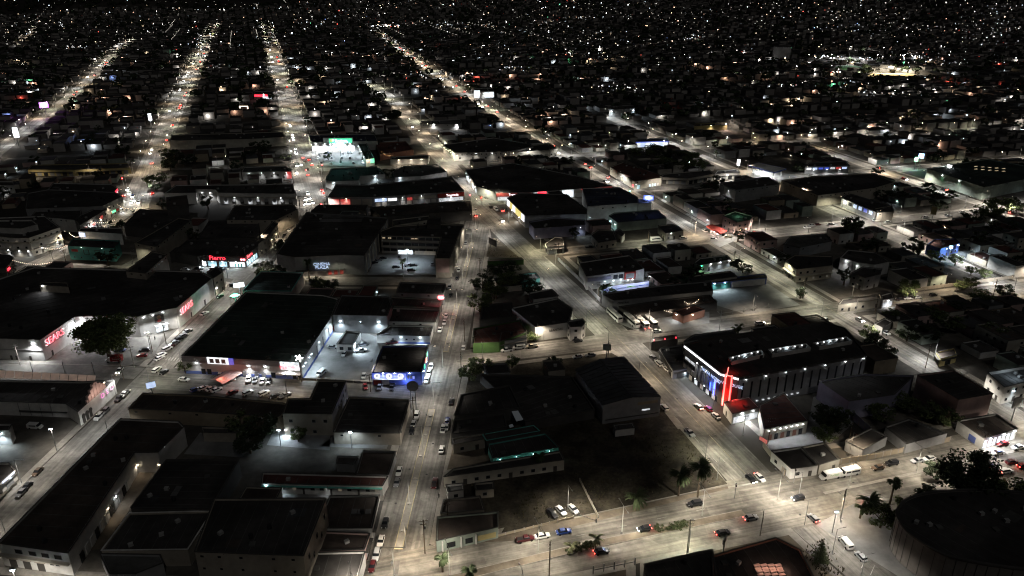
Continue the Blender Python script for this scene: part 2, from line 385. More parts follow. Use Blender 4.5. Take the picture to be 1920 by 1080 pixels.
median([mx(1030), mx(900), mx(768)], 2.4, 'long kerbed median with planters on the avenue, nearest of three')
median([mx(660), mx(570)], 2.2, 'kerbed median strip on the avenue beside the green shop wall')
median([mx(520), mx(455)], 2.2, 'kerbed median strip on the avenue beside the three-storey office block')
tag(strip('road_median', gl((737, 1110), (745, 1052)), 1.4, -.05, .2, 'asphalt'), 'short grey concrete median at the bottom of the avenue', 'median')
bm_ = empty('road_median', (0, 0, 0), label='long sandy median with bushes dividing the boulevard', cat='median')
for a, b in [((820, 1092), (1095, 1025)), ((1095, 1025), (1395, 962))]:
    strip('kerb', gl(a, b), 2.9, -.05, .15, 'pavement', bm_); strip('median_fill', gl(a, b), 2.5, .1, .158, 'dirt', bm_)
bm2 = empty('road_median', (0, 0, 0), label='pale kerbed strip on the boulevard right of the crossroads', cat='median')
strip('kerb', gl((1545, 925), (1920, 842)), 1.2, -.05, .1, 'pavement', bm2)
dl = empty('lane_marking', (0, 0, 0), label='worn yellow centre line along the diagonal avenue', cat='road marking')
def dashes(par, P, step, ln, w, m, name='dash', z=.055):
    for i in range(len(P) - 1):
        a, b = Vector(P[i]), Vector(P[i + 1]); D = (b - a).length; d = (b - a) / D; k = 0.0
        while k + ln < D:
            q = a + d * (k + ln / 2); box(name, m, (q.x, q.y, z), (ln, w, .006), math.atan2(d.y, d.x), par); k += step
dashes(dl, [G(1408, 900), G(1180, 655), G(1000, 485)], 9, 8.6, .22, 'paint_yellow')
d2 = empty('lane_marking', (0, 0, 0), label='worn white lane dashes on the diagonal avenue', cat='road marking')
dashes(d2, [G(1382, 908), G(1155, 660)], 12, 4, .16, 'paint_white')
d3 = empty('lane_marking', (0, 0, 0), label='pale centre line along the second avenue', cat='road marking')
dashes(d3, [G(1740, 690), G(1602, 606), G(1290, 427), G(1190, 368)], 8, 7.6, .25, 'paint_yellow')
d4 = empty('lane_marking', (0, 0, 0), label='pale centre line along the cross street on the right', cat='road marking')
dashes(d4, [G(1660, 570), G(1900, 539)], 8, 7.6, .22, 'paint_yellow')
d5 = empty('lane_marking', (0, 0, 0), label='white stop line where the diagonal avenue meets the boulevard', cat='road marking')
strip('stop_line', gl((1378, 913), (1418, 905)), .6, .05, .062, 'paint_white', d5)
d6 = empty('lane_marking', (0, 0, 0), label='white lane dashes along the boulevard', cat='road marking')
dashes(d6, gl((960, 1068), (1400, 978)), 13, 3, .12, 'boulevard'); dashes(d6, gl((1000, 1022), (1390, 940)), 13, 3, .12, 'paint_white')
d7 = empty('crosswalk', (0, 0, 0), label='worn striped crosswalk by the corner of the market street', cat='crosswalk')
for k in range(7):
    q = Vector(G(308, 672)).lerp(Vector(G(338, 675)), k / 6); box('stripe', 'paint_white', (q.x, q.y, .06), (.5, 3, .006), 0, d7)
d8 = empty('parking_marking', (0, 0, 0), label='white parking bay lines on the market street', cat='road marking')
for px in (384, 392, 398, 404, 440, 452, 466, 478, 492): 
    q = G(px, 708); box('bay_line', 'paint_white', (q[0], q[1], .06), (.14, 5, .006), R(-12), d8)
d9 = empty('parking_marking', (0, 0, 0), label='white bay lines beside the parked white van at the bottom', cat='road marking')
for a, b in [((1580, 1035), (1597, 1005)), ((1615, 1065), (1625, 1045)), ((1632, 1078), (1640, 1060))]:
    strip('bay_line', gl(a, b), .16, .05, .064, 'paint_white', d9)
# ---------------------------------------------------------------- buildings
FOOT = []          # footprints already taken
BL = {}
def facing(a, b):
    mx_, my_ = (a[0] + b[0]) / 2, (a[1] + b[1]) / 2; nx_, ny_ = b[1] - a[1], -(b[0] - a[0])
    return nx_ * (0 - mx_) + ny_ * (0 - my_) > 0
class Bd: pass
def building(key, label, pts, h, wall='cream', roof='tar', fac=None, name='building', cat='building', par=.5, world=False, group=None, det=True, cop='coping', z0=0.0):
    P = [tuple(p) for p in pts] if world else [G(x, y, h) for x, y in pts]
    if area2(P) < 0: P = P[::-1]
    n = len(P); cx = sum(p[0] for p in P) / n; cy_ = sum(p[1] for p in P) / n
    b = Bd(); b.P = P; b.h = h; b.c = (cx, cy_); b.key = key; b.z0 = z0
    b.root = empty(name, (cx, cy_, z0), label=label, cat=cat, group=group); FOOT.append(P)
    I = inset(P, .3) if det else P
    rz_ = h - par
    v = [(x - cx, y - cy_, -.3) for x, y in P] + [(x - cx, y - cy_, h) for x, y in P]
    f = [(i, (i + 1) % n, n + (i + 1) % n, n + i) for i in range(n)]
    if det:
        v += [(x - cx, y - cy_, h) for x, y in I] + [(x - cx, y - cy_, rz_) for x, y in I]
        f += [(n + i, n + (i + 1) % n, 2 * n + (i + 1) % n, 2 * n + i) for i in range(n)] + [(2 * n + i, 2 * n + (i + 1) % n, 3 * n + (i + 1) % n, 3 * n + i) for i in range(n)]
    mesh('wall', v, f, 'wall_' + wall, b.root)
    Q = inset(P, .28) if det else P
    if not det: rz_ = h
    ro = mesh('roof', [(x - cx, y - cy_, rz_) for x, y in Q], [tuple(t) if area2([Q[i] for i in t]) > 0 else tuple(t)[::-1] for t in tess(Q)], 'roof_' + roof, b.root)
    b.roof = ro; b.rz = rz_
    if det and cop:
        for i in range(n):
            a, c = Vector(P[i]), Vector(P[(i + 1) % n]); m_ = (a + c) / 2; L = (c - a).length
            box('coping', cop, (m_.x - cx, m_.y - cy_, h + .05), (L + .1, .42, .1), math.atan2((c - a).y, (c - a).x), b.root)
    BL[key] = b
    if fac:
        for i in range(n):
            if facing(P[i], P[(i + 1) % n]): facade(b, i, fac)
    if det: rooftop(b); seams(b)
    return b
def rooftop(b):
    A = abs(area2(b.P)) / 2; k = min(10, int(A / 150) + (1 if rnd.random() < .5 else 0))
    xs_ = [p[0] for p in b.P]; ys_ = [p[1] for p in b.P]; I = inset(b.P, 2.0)
    for _ in range(k):
        for _t in range(12):
            q = (rnd.uniform(min(xs_), max(xs_)), rnd.uniform(min(ys_), max(ys_)))
            if pip(q, I): break
        else: continue
        q = (q[0] - b.c[0], q[1] - b.c[1]); r = rnd.random()
        if r < .3: cyl('water_tank', 'tank', (q[0], q[1], b.rz), .6, 1.3, b.roof, 10)
        elif r < .75: box('air_conditioner', 'unit', (q[0], q[1], b.rz + .45), (1.3, 1.0, .9), rnd.uniform(0, 1), b.roof)
        else: box('roof_hatch', 'roof_pale', (q[0], q[1], b.rz + .2), (1.6, 1.6, .4), rnd.uniform(0, .3), b.roof)
def seams(b):
    """raised laps between the roofing sheets"""
    A = abs(area2(b.P)) / 2
    if A < 160 or math.hypot(*b.c) > 620: return
    n = len(b.P); k = max(range(n), key=lambda i: math.dist(b.P[i], b.P[(i + 1) % n])); d = (Vector(b.P[(k + 1) % n]) - Vector(b.P[k])).normalized(); q = Vector((-d.y, d.x)); I = inset(b.P, .5); o = Vector(b.P[k])
    tq = [(Vector(p) - o).dot(q) for p in b.P]; td = [(Vector(p) - o).dot(d) for p in b.P]; st = 3.2 if A < 900 else 4.6; s = min(td) + st * .7
    while s < max(td):
        run = None; m = int((max(tq) - min(tq)) / 1.0)
        for j in range(m + 1):
            p = o + d * s + q * (min(tq) + j * 1.0); ins = j < m and pip((p.x, p.y), I)
            if ins and run is None: run = p
            if not ins and run is not None:
                L = (p - run).length - .6; c_ = (p + run) / 2
                if L > 2: box('roof_seam', 'roof_pale', (c_.x - b.c[0], c_.y - b.c[1], b.rz + .04), (L, .16, .07), math.atan2(q.y, q.x), b.roof)
                run = None
        s += st * rnd.uniform(.9, 1.1)
    for _ in range(int(A / 420) + 1):          # patched sheets
        p = (rnd.uniform(min(x for x, y in b.P), max(x for x, y in b.P)), rnd.uniform(min(y for x, y in b.P), max(y for x, y in b.P)))
        if pip(p, inset(b.P, 3.5)): box('roof_patch', rnd.choice(['roof_pale', 'roof_metal', 'roof_brown', 'roof_white']), (p[0] - b.c[0], p[1] - b.c[1], b.rz + .03), (rnd.uniform(2, 5), rnd.uniform(1.5, 4), .05), math.atan2(d.y, d.x), b.roof)
def edge(b, px, py, z=None):
    best = None
    for i in range(len(b.P)):
        a, c = b.P[i], b.P[(i + 1) % len(b.P)]
        if math.hypot(a[0] - c[0], a[1] - c[1]) < 1.5: continue
        q = PX((a[0] + c[0]) / 2, (a[1] + c[1]) / 2, b.h if z is None else z); d = math.hypot(q[0] - px, q[1] - py)
        if best is None or d < best[0]: best = (d, i)
    return best[1]
def on(b, i, f, z, out=0.0):
    """a point on wall i of building b, f along it, in the building's own frame; and the wall's angle and length"""
    a, c = Vector(b.P[i]), Vector(b.P[(i + 1) % len(b.P)]); d = c - a; L = d.length; d /= L; nrm = Vector((d.y, -d.x))
    q = a + d * (f * L) + nrm * out
    return (q.x - b.c[0], q.y - b.c[1], z), math.atan2(d.y, d.x), L, nrm
def panel(b, i, f0, f1, z0, z1, m, name='sign', out=.12, th=.2):
    p, an, L, nr = on(b, i, (f0 + f1) / 2, (z0 + z1) / 2, out)
    return box(name, m, p, (abs(f1 - f0) * L, th, z1 - z0), an, b.root)
def window(b, i, f, z, w=1.4, hh=1.3, lit=None, near=True):
    p, an, L, nr = on(b, i, f, z, .02)
    o = box('window', 'window_frame', p, (w, .12, hh), an, b.root)
    p2, _, _, _ = on(b, i, f, z, .05)
    g = box('pane', lit or 'glass_dark', (0, -.12, 0), (1 - .2 / w, 1, 1 - .2 / hh), 0, o); g.location = (0, -.22, 0)
    return o
def facade(b, i, kind, lit=0.0, f0=.03, f1=.97):
    a, c = Vector(b.P[i]), Vector(b.P[(i + 1) % len(b.P)]); L = (c - a).length; h = b.h
    if L < 3: return
    st = max(1, int((h - .4) / 3.2))
    n = max(1, int(L * (f1 - f0) / (3.6 if kind != 'shop' else 4.5)))
    for s_ in range(st):
        z = 1.7 + s_ * (h - .4) / st
        for k in range(n):
            f = f0 + (f1 - f0) * (k + .5) / n
            if s_ == 0 and (kind == 'shop' or (k % 4 == 1 and kind == 'win')):
                if kind == 'shop': panel(b, i, f - 1.6 / L, f + 1.6 / L, 0.15, 2.7, rnd.choice(['shutter', 'shutter', 'glass_dark', 'door_dark']), 'shop_front', .03, .14)
                else: panel(b, i, f - .6 / L, f + .6 / L, 0.15, 2.2, 'door_dark', 'door', .03, .12)
            elif kind == 'blank':
                if (k + s_) % 3 == 0: panel(b, i, f - .5 / L, f + .5 / L, h - 1.6, h - 1.0, 'glass_dark', 'vent', .02, .1)
            elif rnd.random() < .85:
                window(b, i, f, z, lit=('win_dim' if rnd.random() < lit else None))
    if kind == 'shop' and h > 3.6:
        panel(b, i, f0, f1, 3.0, 3.12, 'coping', 'awning', .55, 1.1)
def text(b, i, f, z, s, size, m, out=.3, al='CENTER', wid=None):
    p, an, L, nr = on(b, i, f, z, out)
    return text_at(b.root, s, p, an, size, m, al, wid)
def text_at(parent, s, p, an, size, m, al='CENTER', wid=None, name='lettering', ext=.06):
    cu = bpy.data.curves.new(name, 'FONT'); cu.body = s; cu.size = size * 1.38; cu.align_x = al; cu.align_y = 'CENTER'; cu.extrude = ext; cu.resolution_u = 2
    o = bpy.data.objects.new(name, cu); me = bpy.data.meshes.new_from_object(o); bpy.data.objects.remove(o); bpy.data.curves.remove(cu); me.materials.clear(); me.materials.append(MATS[m]); o = bpy.data.objects.new(name, me); o.location = p; o.rotation_euler = (math.pi / 2, 0, an)
    if wid: o.scale = (wid, 1, 1)
    return link(o, parent)
def wlamp(b, i, f, z, power, col, bulb='lamp_white', out=.5, aim=None, size=150, r=.3, reach=0.0):
    p, an, L, nr = on(b, i, f, z, out)
    o = box('wall_lamp', 'steel', on(b, i, f, z + .12, .25)[0], (.35, .5, .14), an, b.root)
    g = box('bulb', bulb, (0, -.3, -.9), (r / .35 * 1.4, r / .5 * 1.4, 1.2), 0, o)
    d = aim or (nr.x * .9, nr.y * .9, -1)
    q, _, _, _ = on(b, i, f, z - .35, out + .25 + reach)
    lamp('SPOT', q, power, col, b.root, d, size, .7, .25)
def gable(key, label, e0, e1, g1, g0, h, rise, wall='grey', roof='metal', name='warehouse', cat='warehouse', both=True):
    """e0-e1 one eave (back, front), g0-g1 the other eave; the ridge runs midway"""
    a0, a1, b1, b0 = [Vector(G(*p, h)) for p in (e0, e1, g1, g0)]
    r0, r1 = (a0 + b0) / 2, (a1 + b1) / 2; c = (a0 + a1 + b0 + b1) / 4
    b = Bd(); b.P = [tuple(a0), tuple(a1), tuple(b1), tuple(b0)]; b.h = h; b.c = (c.x, c.y); b.rz = h
    if area2(b.P) < 0: b.P = b.P[::-1]
    FOOT.append(b.P); b.root = empty(name, (c.x, c.y, 0), label=label, cat=cat); BL[key] = b
    q = [a0 - c, a1 - c, b1 - c, b0 - c]; rr = [r0 - c, r1 - c]
    v = [(p.x, p.y, -.2) for p in q] + [(p.x, p.y, h) for p in q] + [(p.x, p.y, h + rise) for p in rr]
    mesh('wall', v, [(0, 1, 5, 4), (3, 2, 6, 7)[::-1], (1, 2, 6, 9, 5), (0, 3, 7, 8, 4)[::-1]], 'wall_' + wall, b.root)
    along = (r1 - r0).normalized(); across = (b0 - a0).normalized()
    for s_, (p0, p1) in ((-1, (a0, a1)), (1, (b0, b1))):
        n_ = max(4, int((p1 - p0).length / 2.4))
        ea = across * (s_ * .5)
        for k in range(n_):                       # roofing sheets laid side by side
            u0, u1 = k / n_, (k + 1) / n_ - .01
            L0, L1 = p0.lerp(p1, u0) + ea - c, p0.lerp(p1, u1) + ea - c; T0, T1 = r0.lerp(r1, u0) - c, r0.lerp(r1, u1) - c
            dz = .06 + .03 * (k % 2)
            vv = [(L0.x, L0.y, h - .1 + dz), (L1.x, L1.y, h - .1 + dz), (T1.x, T1.y, h + rise + dz), (T0.x, T0.y, h + rise + dz)]
            vv += [(x, y, z - .05) for x, y, z in vv]
            mesh('roof_sheet', vv, [(0, 1, 2, 3), (7, 6, 5, 4), (0, 4, 5, 1), (1, 5, 6, 2), (2, 6, 7, 3), (3, 7, 4, 0)], 'roof_' + roof, b.root)
    box('ridge_cap', 'roof_' + roof, (((rr[0] + rr[1]) / 2).x, ((rr[0] + rr[1]) / 2).y, h + rise + .12), ((r1 - r0).length, .6, .1), math.atan2(along.y, along.x), b.root)
    return b

# ---- lower left
b = building('arcade', 'long dark-roofed building with white two-storey arched front at the bottom left', [(225, 785), (-5, 1018), (127, 1037), (252, 848), (296, 848), (345, 800), (335, 790)], 8, 'white', 'brown')
i = edge(b, 60, 1028)
for f in (.28, .48, .66, .84): window(b, i, f, 6.0, 2.3, 1.5)
panel(b, i, 0, 1, 4.3, 4.7, 'wall_cream', 'balcony', .5, 1.2)
for f in (.15, .35, .55): panel(b, i, f - .05, f + .05, .2, 3.0, 'door_dark', 'door', .04, .2); panel(b, i, f - .075, f + .075, 3.0, 3.3, 'wall_beige', 'lintel', .1, .3)
for f in (.72, .8): window(b, i, f, 3.2, 1.2, .8)
i = edge(b, 190, 940)
for k in range(11):
    f = .12 + k * .07
    panel(b, i, f - .022, f + .022, .3, 3.4, 'wall_white' if k % 3 else 'glass_dark', 'arch_bay', .1, .3)
wlamp(b, i, .62, 4.2, 160, WHITE, r=.2); wlamp(b, i, .5, 4.2, 160, WARM, 'lamp_warm', r=.2)
i = edge(b, 273, 848); wlamp(b, i, .05, 3.5, 110, WARM, 'lamp_warm', r=.2); wlamp(b, i, .95, 3.5, 80, WARM, 'lamp_warm', r=.2)
building('dk1', 'wide black flat roof beside the dim courtyard at the lower left', [(312, 862), (448, 861), (395, 953), (245, 952)], 7, 'dark')
building('dk2', 'lower black roof with a pale parapet strip at the bottom left', [(243, 962), (398, 958), (352, 1030), (190, 1032)], 6, 'beige', cop='wall_white')
building('yard1', 'small dim grey house with curved wall at the bottom edge', [(187, 1038), (300, 1040), (306, 1055), (255, 1075), (205, 1075)], 5, 'grey', 'pale')
b = building('tower', 'tall blank-walled black-roofed block at the bottom left of the avenue', [(402, 935), (611, 934), (569, 1042), (365, 1034)], 14, 'beige')
i = edge(b, 590, 990)
for k in range(5): panel(b, i, .15 + k * .17, .2 + k * .17, 9.5 - (k % 2) * 3, 11 - (k % 2) * 3, 'glass_dark', 'vent', .02, .1)
i = edge(b, 466, 1038)
for f in (.06, .22, .42, .72, .9): panel(b, i, f - .015, f + .015, 12.2, 12.8, 'glass_dark', 'vent', .02, .1); panel(b, i, f - .012, f + .012, 8.2, 8.8, 'glass_dark', 'vent', .02, .1)
b = building('motel_row', 'low white motel row with maroon roof and lit end above the black tower', [(492, 886), (727, 893), (717, 911), (490, 906)], 4, 'white', 'red')
i = edge(b, 600, 908)
for k in range(13):
    f = .04 + k * .076
    if k % 3 == 1: panel(b, i, f - .008, f + .008, .2, 2.3, 'door_dark', 'door', .03, .1)
    else: window(b, i, f, 2.2, 1.4, 1.0, 'win_dim' if k in (3, 4, 8, 12) else None)
panel(b, i, 0, 1, 3.2, 3.32, 'wall_teal', 'fascia', .4, .9)
wlamp(b, i, .04, 3.4, 900, COOL, 'lamp_cold'); wlamp(b, i, .16, 3.2, 350, COOL, r=.15); wlamp(b, i, .55, 3.2, 90, WHITE, r=.12)
b = building('whitewall', 'flat dark brown roof with a bright white wall along the avenue kerb', [(618, 930), (712, 928), (697, 990), (592, 990)], 5, 'white', 'brown', fac='shop')
for f in (.45, .6, .75):
    pass
for k, px in enumerate((664, 676, 690)): 
    q = G(px, 957, 5); box('skylight', 'roof_white', (q[0] - b.c[0], q[1] - b.c[1], b.rz + .1), (1.6, 2.2, .2), .05, b.roof)
building('awning_house', 'low pinkish-walled building beside the bottom of the avenue', [(600, 996), (693, 1000), (683, 1030), (588, 1032)], 4.5, 'pink', 'brown', fac='shop')
building('corner_low', 'black flat roof with pale street wall at the bottom edge left of the avenue', [(590, 1036), (684, 1034), (667, 1095), (560, 1095)], 5, 'white')
building('roof_mid', 'plain black flat roof beside the avenue below the octagonal sign', [(655, 744), (768, 749), (750, 812), (625, 810)], 5, 'beige', fac='blank')
b = building('beige2', 'tall beige block with black roof and floodlit yard side', [(597, 713), (649, 713), (622, 776), (530, 775), (540, 747), (582, 747)], 9, 'beige', fac='win')
i = edge(b, 575, 776); wlamp(b, i, .02, 2.5, 1100, COOL, 'lamp_white')
b = building('longroof', 'long low black roof with a dim tan wall below the market street', [(268, 737), (377, 741), (547, 757), (522, 781), (353, 771), (240, 766)], 6, 'tan', 'brown', fac='blank')
building('rearwall', 'low tan building with dim wall behind the dark courtyard', [(378, 800), (470, 803), (468, 812), (380, 810)], 4, 'beige')
building('shed_l', 'ruined roofless shed beside the avenue above the motel row', [(680, 845), (742, 846), (728, 890), (668, 888)], 4, 'grey', 'brown')
building('hut', 'small dark hut in the unlit yard behind the motel row', [(633, 855), (672, 856), (664, 870), (630, 868)], 3.5, 'grey')
# ---- hall with the ornate gable, far left
b = building('hall', 'black-roofed hall with ornate gable and pink lit signs on the left street', [(-60, 712), (150, 716), (214, 712), (146, 772), (124, 757), (-60, 750)], 6, 'white', 'tar')
i = edge(b, 180, 742)
for k in range(3): panel(b, i, .06 + k * .09, .12 + k * .09, .2, 3.0, 'door_dark', 'arched_door', .05, .2)
for k in range(3): 
    p_, an_, L_, nr_ = on(b, i, .09 + k * .09, 3.0, .08); cyl('door_arch', 'door_dark', p_, .9, .25, b.root, 12, (math.pi / 2, 0, an_))
for k, tx in enumerate(('♥', '❖', 'S')): text(b, i, .62 + k * .13, 4.1, 'OSO'[k], 2.0, 'sign_magenta')
# stepped ornate gable in lit stone
p, an, L, nr = on(b, i, .5, 0, -.2)
for k in range(13):
    f = .26 + k * .04; hh = .9 + 4.4 * (1 - abs(k - 6) / 6.5) + (.5 if k % 2 else 0)
    panel(b, i, f - .019, f + .019, 6, 6 + hh, 'wall_pink', 'gable_block', -.2, .7 + .3 * (k % 2))
for f in (.36, .5, .64): lamp('POINT', on(b, i, f, 7.6, 2.4)[0], 75, (1, .78, .66), b.root)
wlamp(b, i, .72, 8.5, 200, (1, .75, .6), 'lamp_warm', r=.2)
i = edge(b, 30, 752)
for k in range(4): panel(b, i, .5 + k * .11, .505 + k * .11, .3, 5.6, 'steel', 'downpipe', .06, .12)
panel(b, i, .5, .99, 2.2, 2.5, 'coping', 'ledge', .2, .5)
c = empty('translucent_canopy', G(80, 702) + (0,), label='row of glowing brown translucent roof panels behind the black hall', cat='canopy')
for k in range(13):
    x0 = -40 + k * 17; A = [G(x0, 692 + (x0 + 40) * .055, 6.5), G(x0 + 15.6, 692.9 + (x0 + 40) * .055, 6.5), G(x0 + 14, 707 + (x0 + 40) * .04, 5.6), G(x0 - 1.6, 706.4 + (x0 + 40) * .04, 5.6)]
    c0 = c.location
    vv = [(A[0][0] - c0.x, A[0][1] - c0.y, 6.5), (A[1][0] - c0.x, A[1][1] - c0.y, 6.5), (A[2][0] - c0.x, A[2][1] - c0.y, 5.6), (A[3][0] - c0.x, A[3][1] - c0.y, 5.6)]
    vv += [(x, y, z - .08) for x, y, z in vv]
    mesh('roof_panel', vv, [(0, 3, 2, 1), (4, 5, 6, 7), (0, 1, 5, 4), (1, 2, 6, 5), (2, 3, 7, 6), (3, 0, 4, 7)], 'panel_warm', c)
for px in (0, 60, 120, 175): 
    q = G(px, 703, 0); box('canopy_post', 'steel', (q[0] - c.location.x, q[1] - c.location.y + 1, 2.8), (.25, .25, 5.6), 0, c)
b = building('leftlit', 'blue-white lit shop at the left edge of the bottom street', [(-60, 905), (0, 905), (28, 880), (18, 868), (-60, 868)], 4, 'white', fac='shop')
i = edge(b, 14, 893); panel(b, i, .1, .9, 2.8, 3.7, 'sign_bluewhite'); wlamp(b, i, .5, 3.4, 700, COOL, 'lamp_cold')
b = building('leftstairs', 'floodlit white loading building at the left edge', [(-60, 812), (16, 806), (22, 795), (-60, 795)], 6, 'white')
i = edge(b, -15, 808); wlamp(b, i, .8, 5, 2600, COOL, 'lamp_cold')
# ---- SEARS
b = building('sears', 'huge black-roofed department store with two red lit SEARS signs', [(-70, 632), (75, 637), (139, 594), (165, 592), (257, 594), (313, 580), (331, 577), (398, 521), (376, 509), (217, 505), (64, 501), (-70, 545)], 10, 'white', fac=None)
i = edge(b, 107, 616); text(b, i, .36, 7.2, 'SEARS', 2.8, 'sign_red', .35, wid=1.12)
text(b, i, .358, 7.12, 'SEARS', 2.95, 'sign_white', .2, wid=1.12)
panel(b, i, .12, .6, 5.2, 9.1, 'wall_grey', 'sign_backing', .05, .1)
panel(b, i, .84, .88, .2, 2.8, 'door_dark', 'door', .04, .15); panel(b, i, .2, .24, .2, 2.6, 'door_dark', 'door', .04, .15)
wlamp(b, i, .9, 8.3, 3000, WHITE, r=.45, size=165); wlamp(b, i, .62, 8.6, 1300, WHITE, r=.1, size=165, reach=2.5)
ri = i
lamp('POINT', on(b, i, .36, 7.2, 2.0)[0], 160, (1, .05, .08), b.root)
i = edge(b, 364, 550); text(b, i, .22, 6.6, 'SEARS', 2.8, 'sign_red', .35, wid=1.1); text(b, i, .218, 6.52, 'SEARS', 2.95, 'sign_white', .2, wid=1.1)
panel(b, i, .68, .72, .2, 3, 'door_dark', 'door', .04, .15); panel(b, i, .3, .325, .2, 2.6, 'door_dark', 'door', .04, .15)
lamp('POINT', on(b, i, .22, 6.6, 2.0)[0], 90, (1, .05, .08), b.root)
i = edge(b, 2, 634); wlamp(b, i, .9, 8.4, 5200, WHITE, r=.45, size=165)
panel(b, i, 0, 1, 4.9, 5.1, 'wall_grey', 'moulding', .08, .2)
for f in (.3, .55, .62, .8): panel(b, i, f, f + .03, .2, 2.2, 'door_dark', 'door', .04, .15)
i = edge(b, 152, 593); wlamp(b, i, .5, 9, 2600, WHITE, r=.4, size=165)
i = edge(b, 285, 587); panel(b, i, .52, .86, 5.0, 9.0, 'wall_grey', 'poster', .06, .12); panel(b, i, .54, .84, 5.2, 8.8, 'wall_dark', 'poster_print', .14, .06)
p_, an_, L_, nr_ = on(b, i, .68, 7.3, .2); cyl('poster_face', 'skin', p_, .9, .1, b.root, 14, (math.pi / 2, 0, an_)); panel(b, i, .62, .74, 5.2, 6.3, 'wall_red', 'poster_print', .19, .06)
panel(b, i, .52, .92, .3, 3.6, 'win_bright', 'entrance', .05, .2); panel(b, i, .5, .94, 3.7, 3.95, 'wall_white', 'canopy', 1, 2)
for f in (.2, .5, .85): wlamp(b, i, f, 9.2, 2700, WHITE, r=.25, size=165, reach=1.6)
i = edge(b, 211, 593); wlamp(b, i, .75, 9.2, 2400, WHITE, r=.3, size=165)
b = building('beigebit', 'narrow beige two-storey shop at the end of the department store', [(400, 522), (388, 510), (405, 500), (418, 510)], 9.4, 'cream', fac='win')
wlamp(b, edge(b, 409, 516), .1, 4, 800, NEUT)
building('raised', 'taller dark block rising behind the department store roof', [(273, 512), (313, 477), (286, 471), (236, 508)], 13, 'beige', fac='blank')
b = building('court_roof', 'small lit rooftop room in the middle of the black department store roof', [(74, 534), (128, 537), (126, 530), (76, 528)], 13, 'beige', par=.2)
wlamp(b, edge(b, 100, 536), .12, 12.8, 300, WHITE)
# ---- market block
b = building('market', 'large dark green-roofed supermarket with lit white front by the parking lot', [(340, 667), (462, 547), (606, 553), (634, 560), (622, 592), (564, 679)], 8, 'white', 'green')
i = edge(b, 450, 674)
panel(b, i, 0, 1, 5.6, 7.6, 'wall_grey', 'fascia', .12, .3); panel(b, i, 0, 1, .1, 1.4, 'wall_blue', 'base_stripe', .05, .1)
panel(b, i, .22, .40, 5.4, 8.2, 'sign_white', 'lit_billboard', .4, .3); panel(b, i, .40, .44, 5.4, 8.2, 'sign_blue', 'lit_billboard', .4, .3)
for k in range(3): panel(b, i, .24 + k * .05, .275 + k * .05, 5.8, 7.7, 'wall_grey', 'billboard_print', .6, .06)
panel(b, i, .83, .985, 4.4, 7.8, 'win_bright', 'lit_sign', .4, .3); text(b, i, .905, 5.6, 'MERCADO', 1.3, 'sign_red', .7, wid=.9)
panel(b, i, .8, 1.0, 3.2, 3.5, 'wall_white', 'canopy', 1.2, 2.4)
for f, pw in ((.56, 2200), (.7, 1800), (.9, 2200), (.12, 500)): wlamp(b, i, f, 5.4, pw, WHITE, r=.3)
for f in (.15, .2, .5, .6, .66, .74): panel(b, i, f, f + .035, .3, 2.6, rnd.choice(['shutter', 'glass_dark']), 'shop_front', .05, .16)
for f, rr_ in ((.84, 0), (.88, 0), (.92, 0), (.96, 0)): panel(b, i, f, f + .028, .3, 2.8, 'wall_blue' if f < .9 else 'glass_dark', 'shop_front', .05, .16)
# entrance tent with red light
q = on(b, i, .40, 0, 4)[0]; an = on(b, i, .4, 0, 0)[1]
tv_ = []
for s_ in (-1, 1):
    mesh('tent_roof', [(-5, 0, 3.0), (-5, 3.5 * s_, 2.0), (5, 3.5 * s_, 2.0), (5, 0, 3.0), (-5, 0, 2.95), (-5, 3.5 * s_, 1.95), (5, 3.5 * s_, 1.95), (5, 0, 2.95)],
         [(0, 1, 2, 3), (7, 6, 5, 4), (0, 4, 5, 1), (1, 5, 6, 2), (2, 6, 7, 3)], 'wall_pink', b.root, q).rotation_euler = (0, 0, an + math.pi / 2 * .75)
lamp('POINT', (q[0] - 1, q[1] - 3.5, 3.8), 130, (1, .25, .15), b.root); lamp('POINT', (q[0] + 3, q[1] - 4.5, 3.5), 100, (1, .25, .15), b.root)
i = edge(b, 594, 636)
for k, (f, pw) in enumerate(((.03, 900), (.1, 900), (.2, 700), (.27, 700), (.52, 900), (.78, 900))): wlamp(b, i, f, 5.5, pw, COOL, 'lamp_cold', r=.22)
panel(b, i, 0, 1, .1, 1.2, 'wall_blue', 'base_stripe', .05, .1)
for f in (.45, .65, .85): panel(b, i, f, f + .02, .2, 5, 'steel', 'downpipe', .06, .15)
q = on(b, i, .0, 8.6, -.6)[0]
mesh('roof_star', [(q[0] + math.cos(a * math.pi / 5) * (1.6 if a % 2 == 0 else .6), q[1] - .05, 9.8 + math.sin(a * math.pi / 5) * (1.6 if a % 2 == 0 else .6)) for a in range(10)] +
     [(q[0] + math.cos(a * math.pi / 5) * (1.6 if a % 2 == 0 else .6), q[1] + .15, 9.8 + math.sin(a * math.pi / 5) * (1.6 if a % 2 == 0 else .6)) for a in range(10)],
     [tuple(range(10)), tuple(range(19, 9, -1))] + [(a, a + 10, (a + 1) % 10 + 10, (a + 1) % 10) for a in range(10)], 'lamp_white', b.root)
b = building('backhall', 'black-roofed hall with two floodlights on its grey wall above the parking lot', [(624, 590), (726, 592), (734, 572), (728, 556), (640, 553)], 9, 'grey', 'tar')
i = edge(b, 675, 591); wlamp(b, i, .13, 6, 3400, COOL, 'lamp_cold', r=.45, size=165); wlamp(b, i, .84, 6, 3400, COOL, 'lamp_cold', r=.45, size=165); wlamp(b, i, .5, 6, 300, COOL, 'lamp_cold', r=.12)
building('greenroof', 'dark green flat roof beside the green street sign', [(490, 509), (568, 511), (546, 546), (455, 545)], 7, 'grey', 'green', cop='wall_teal')
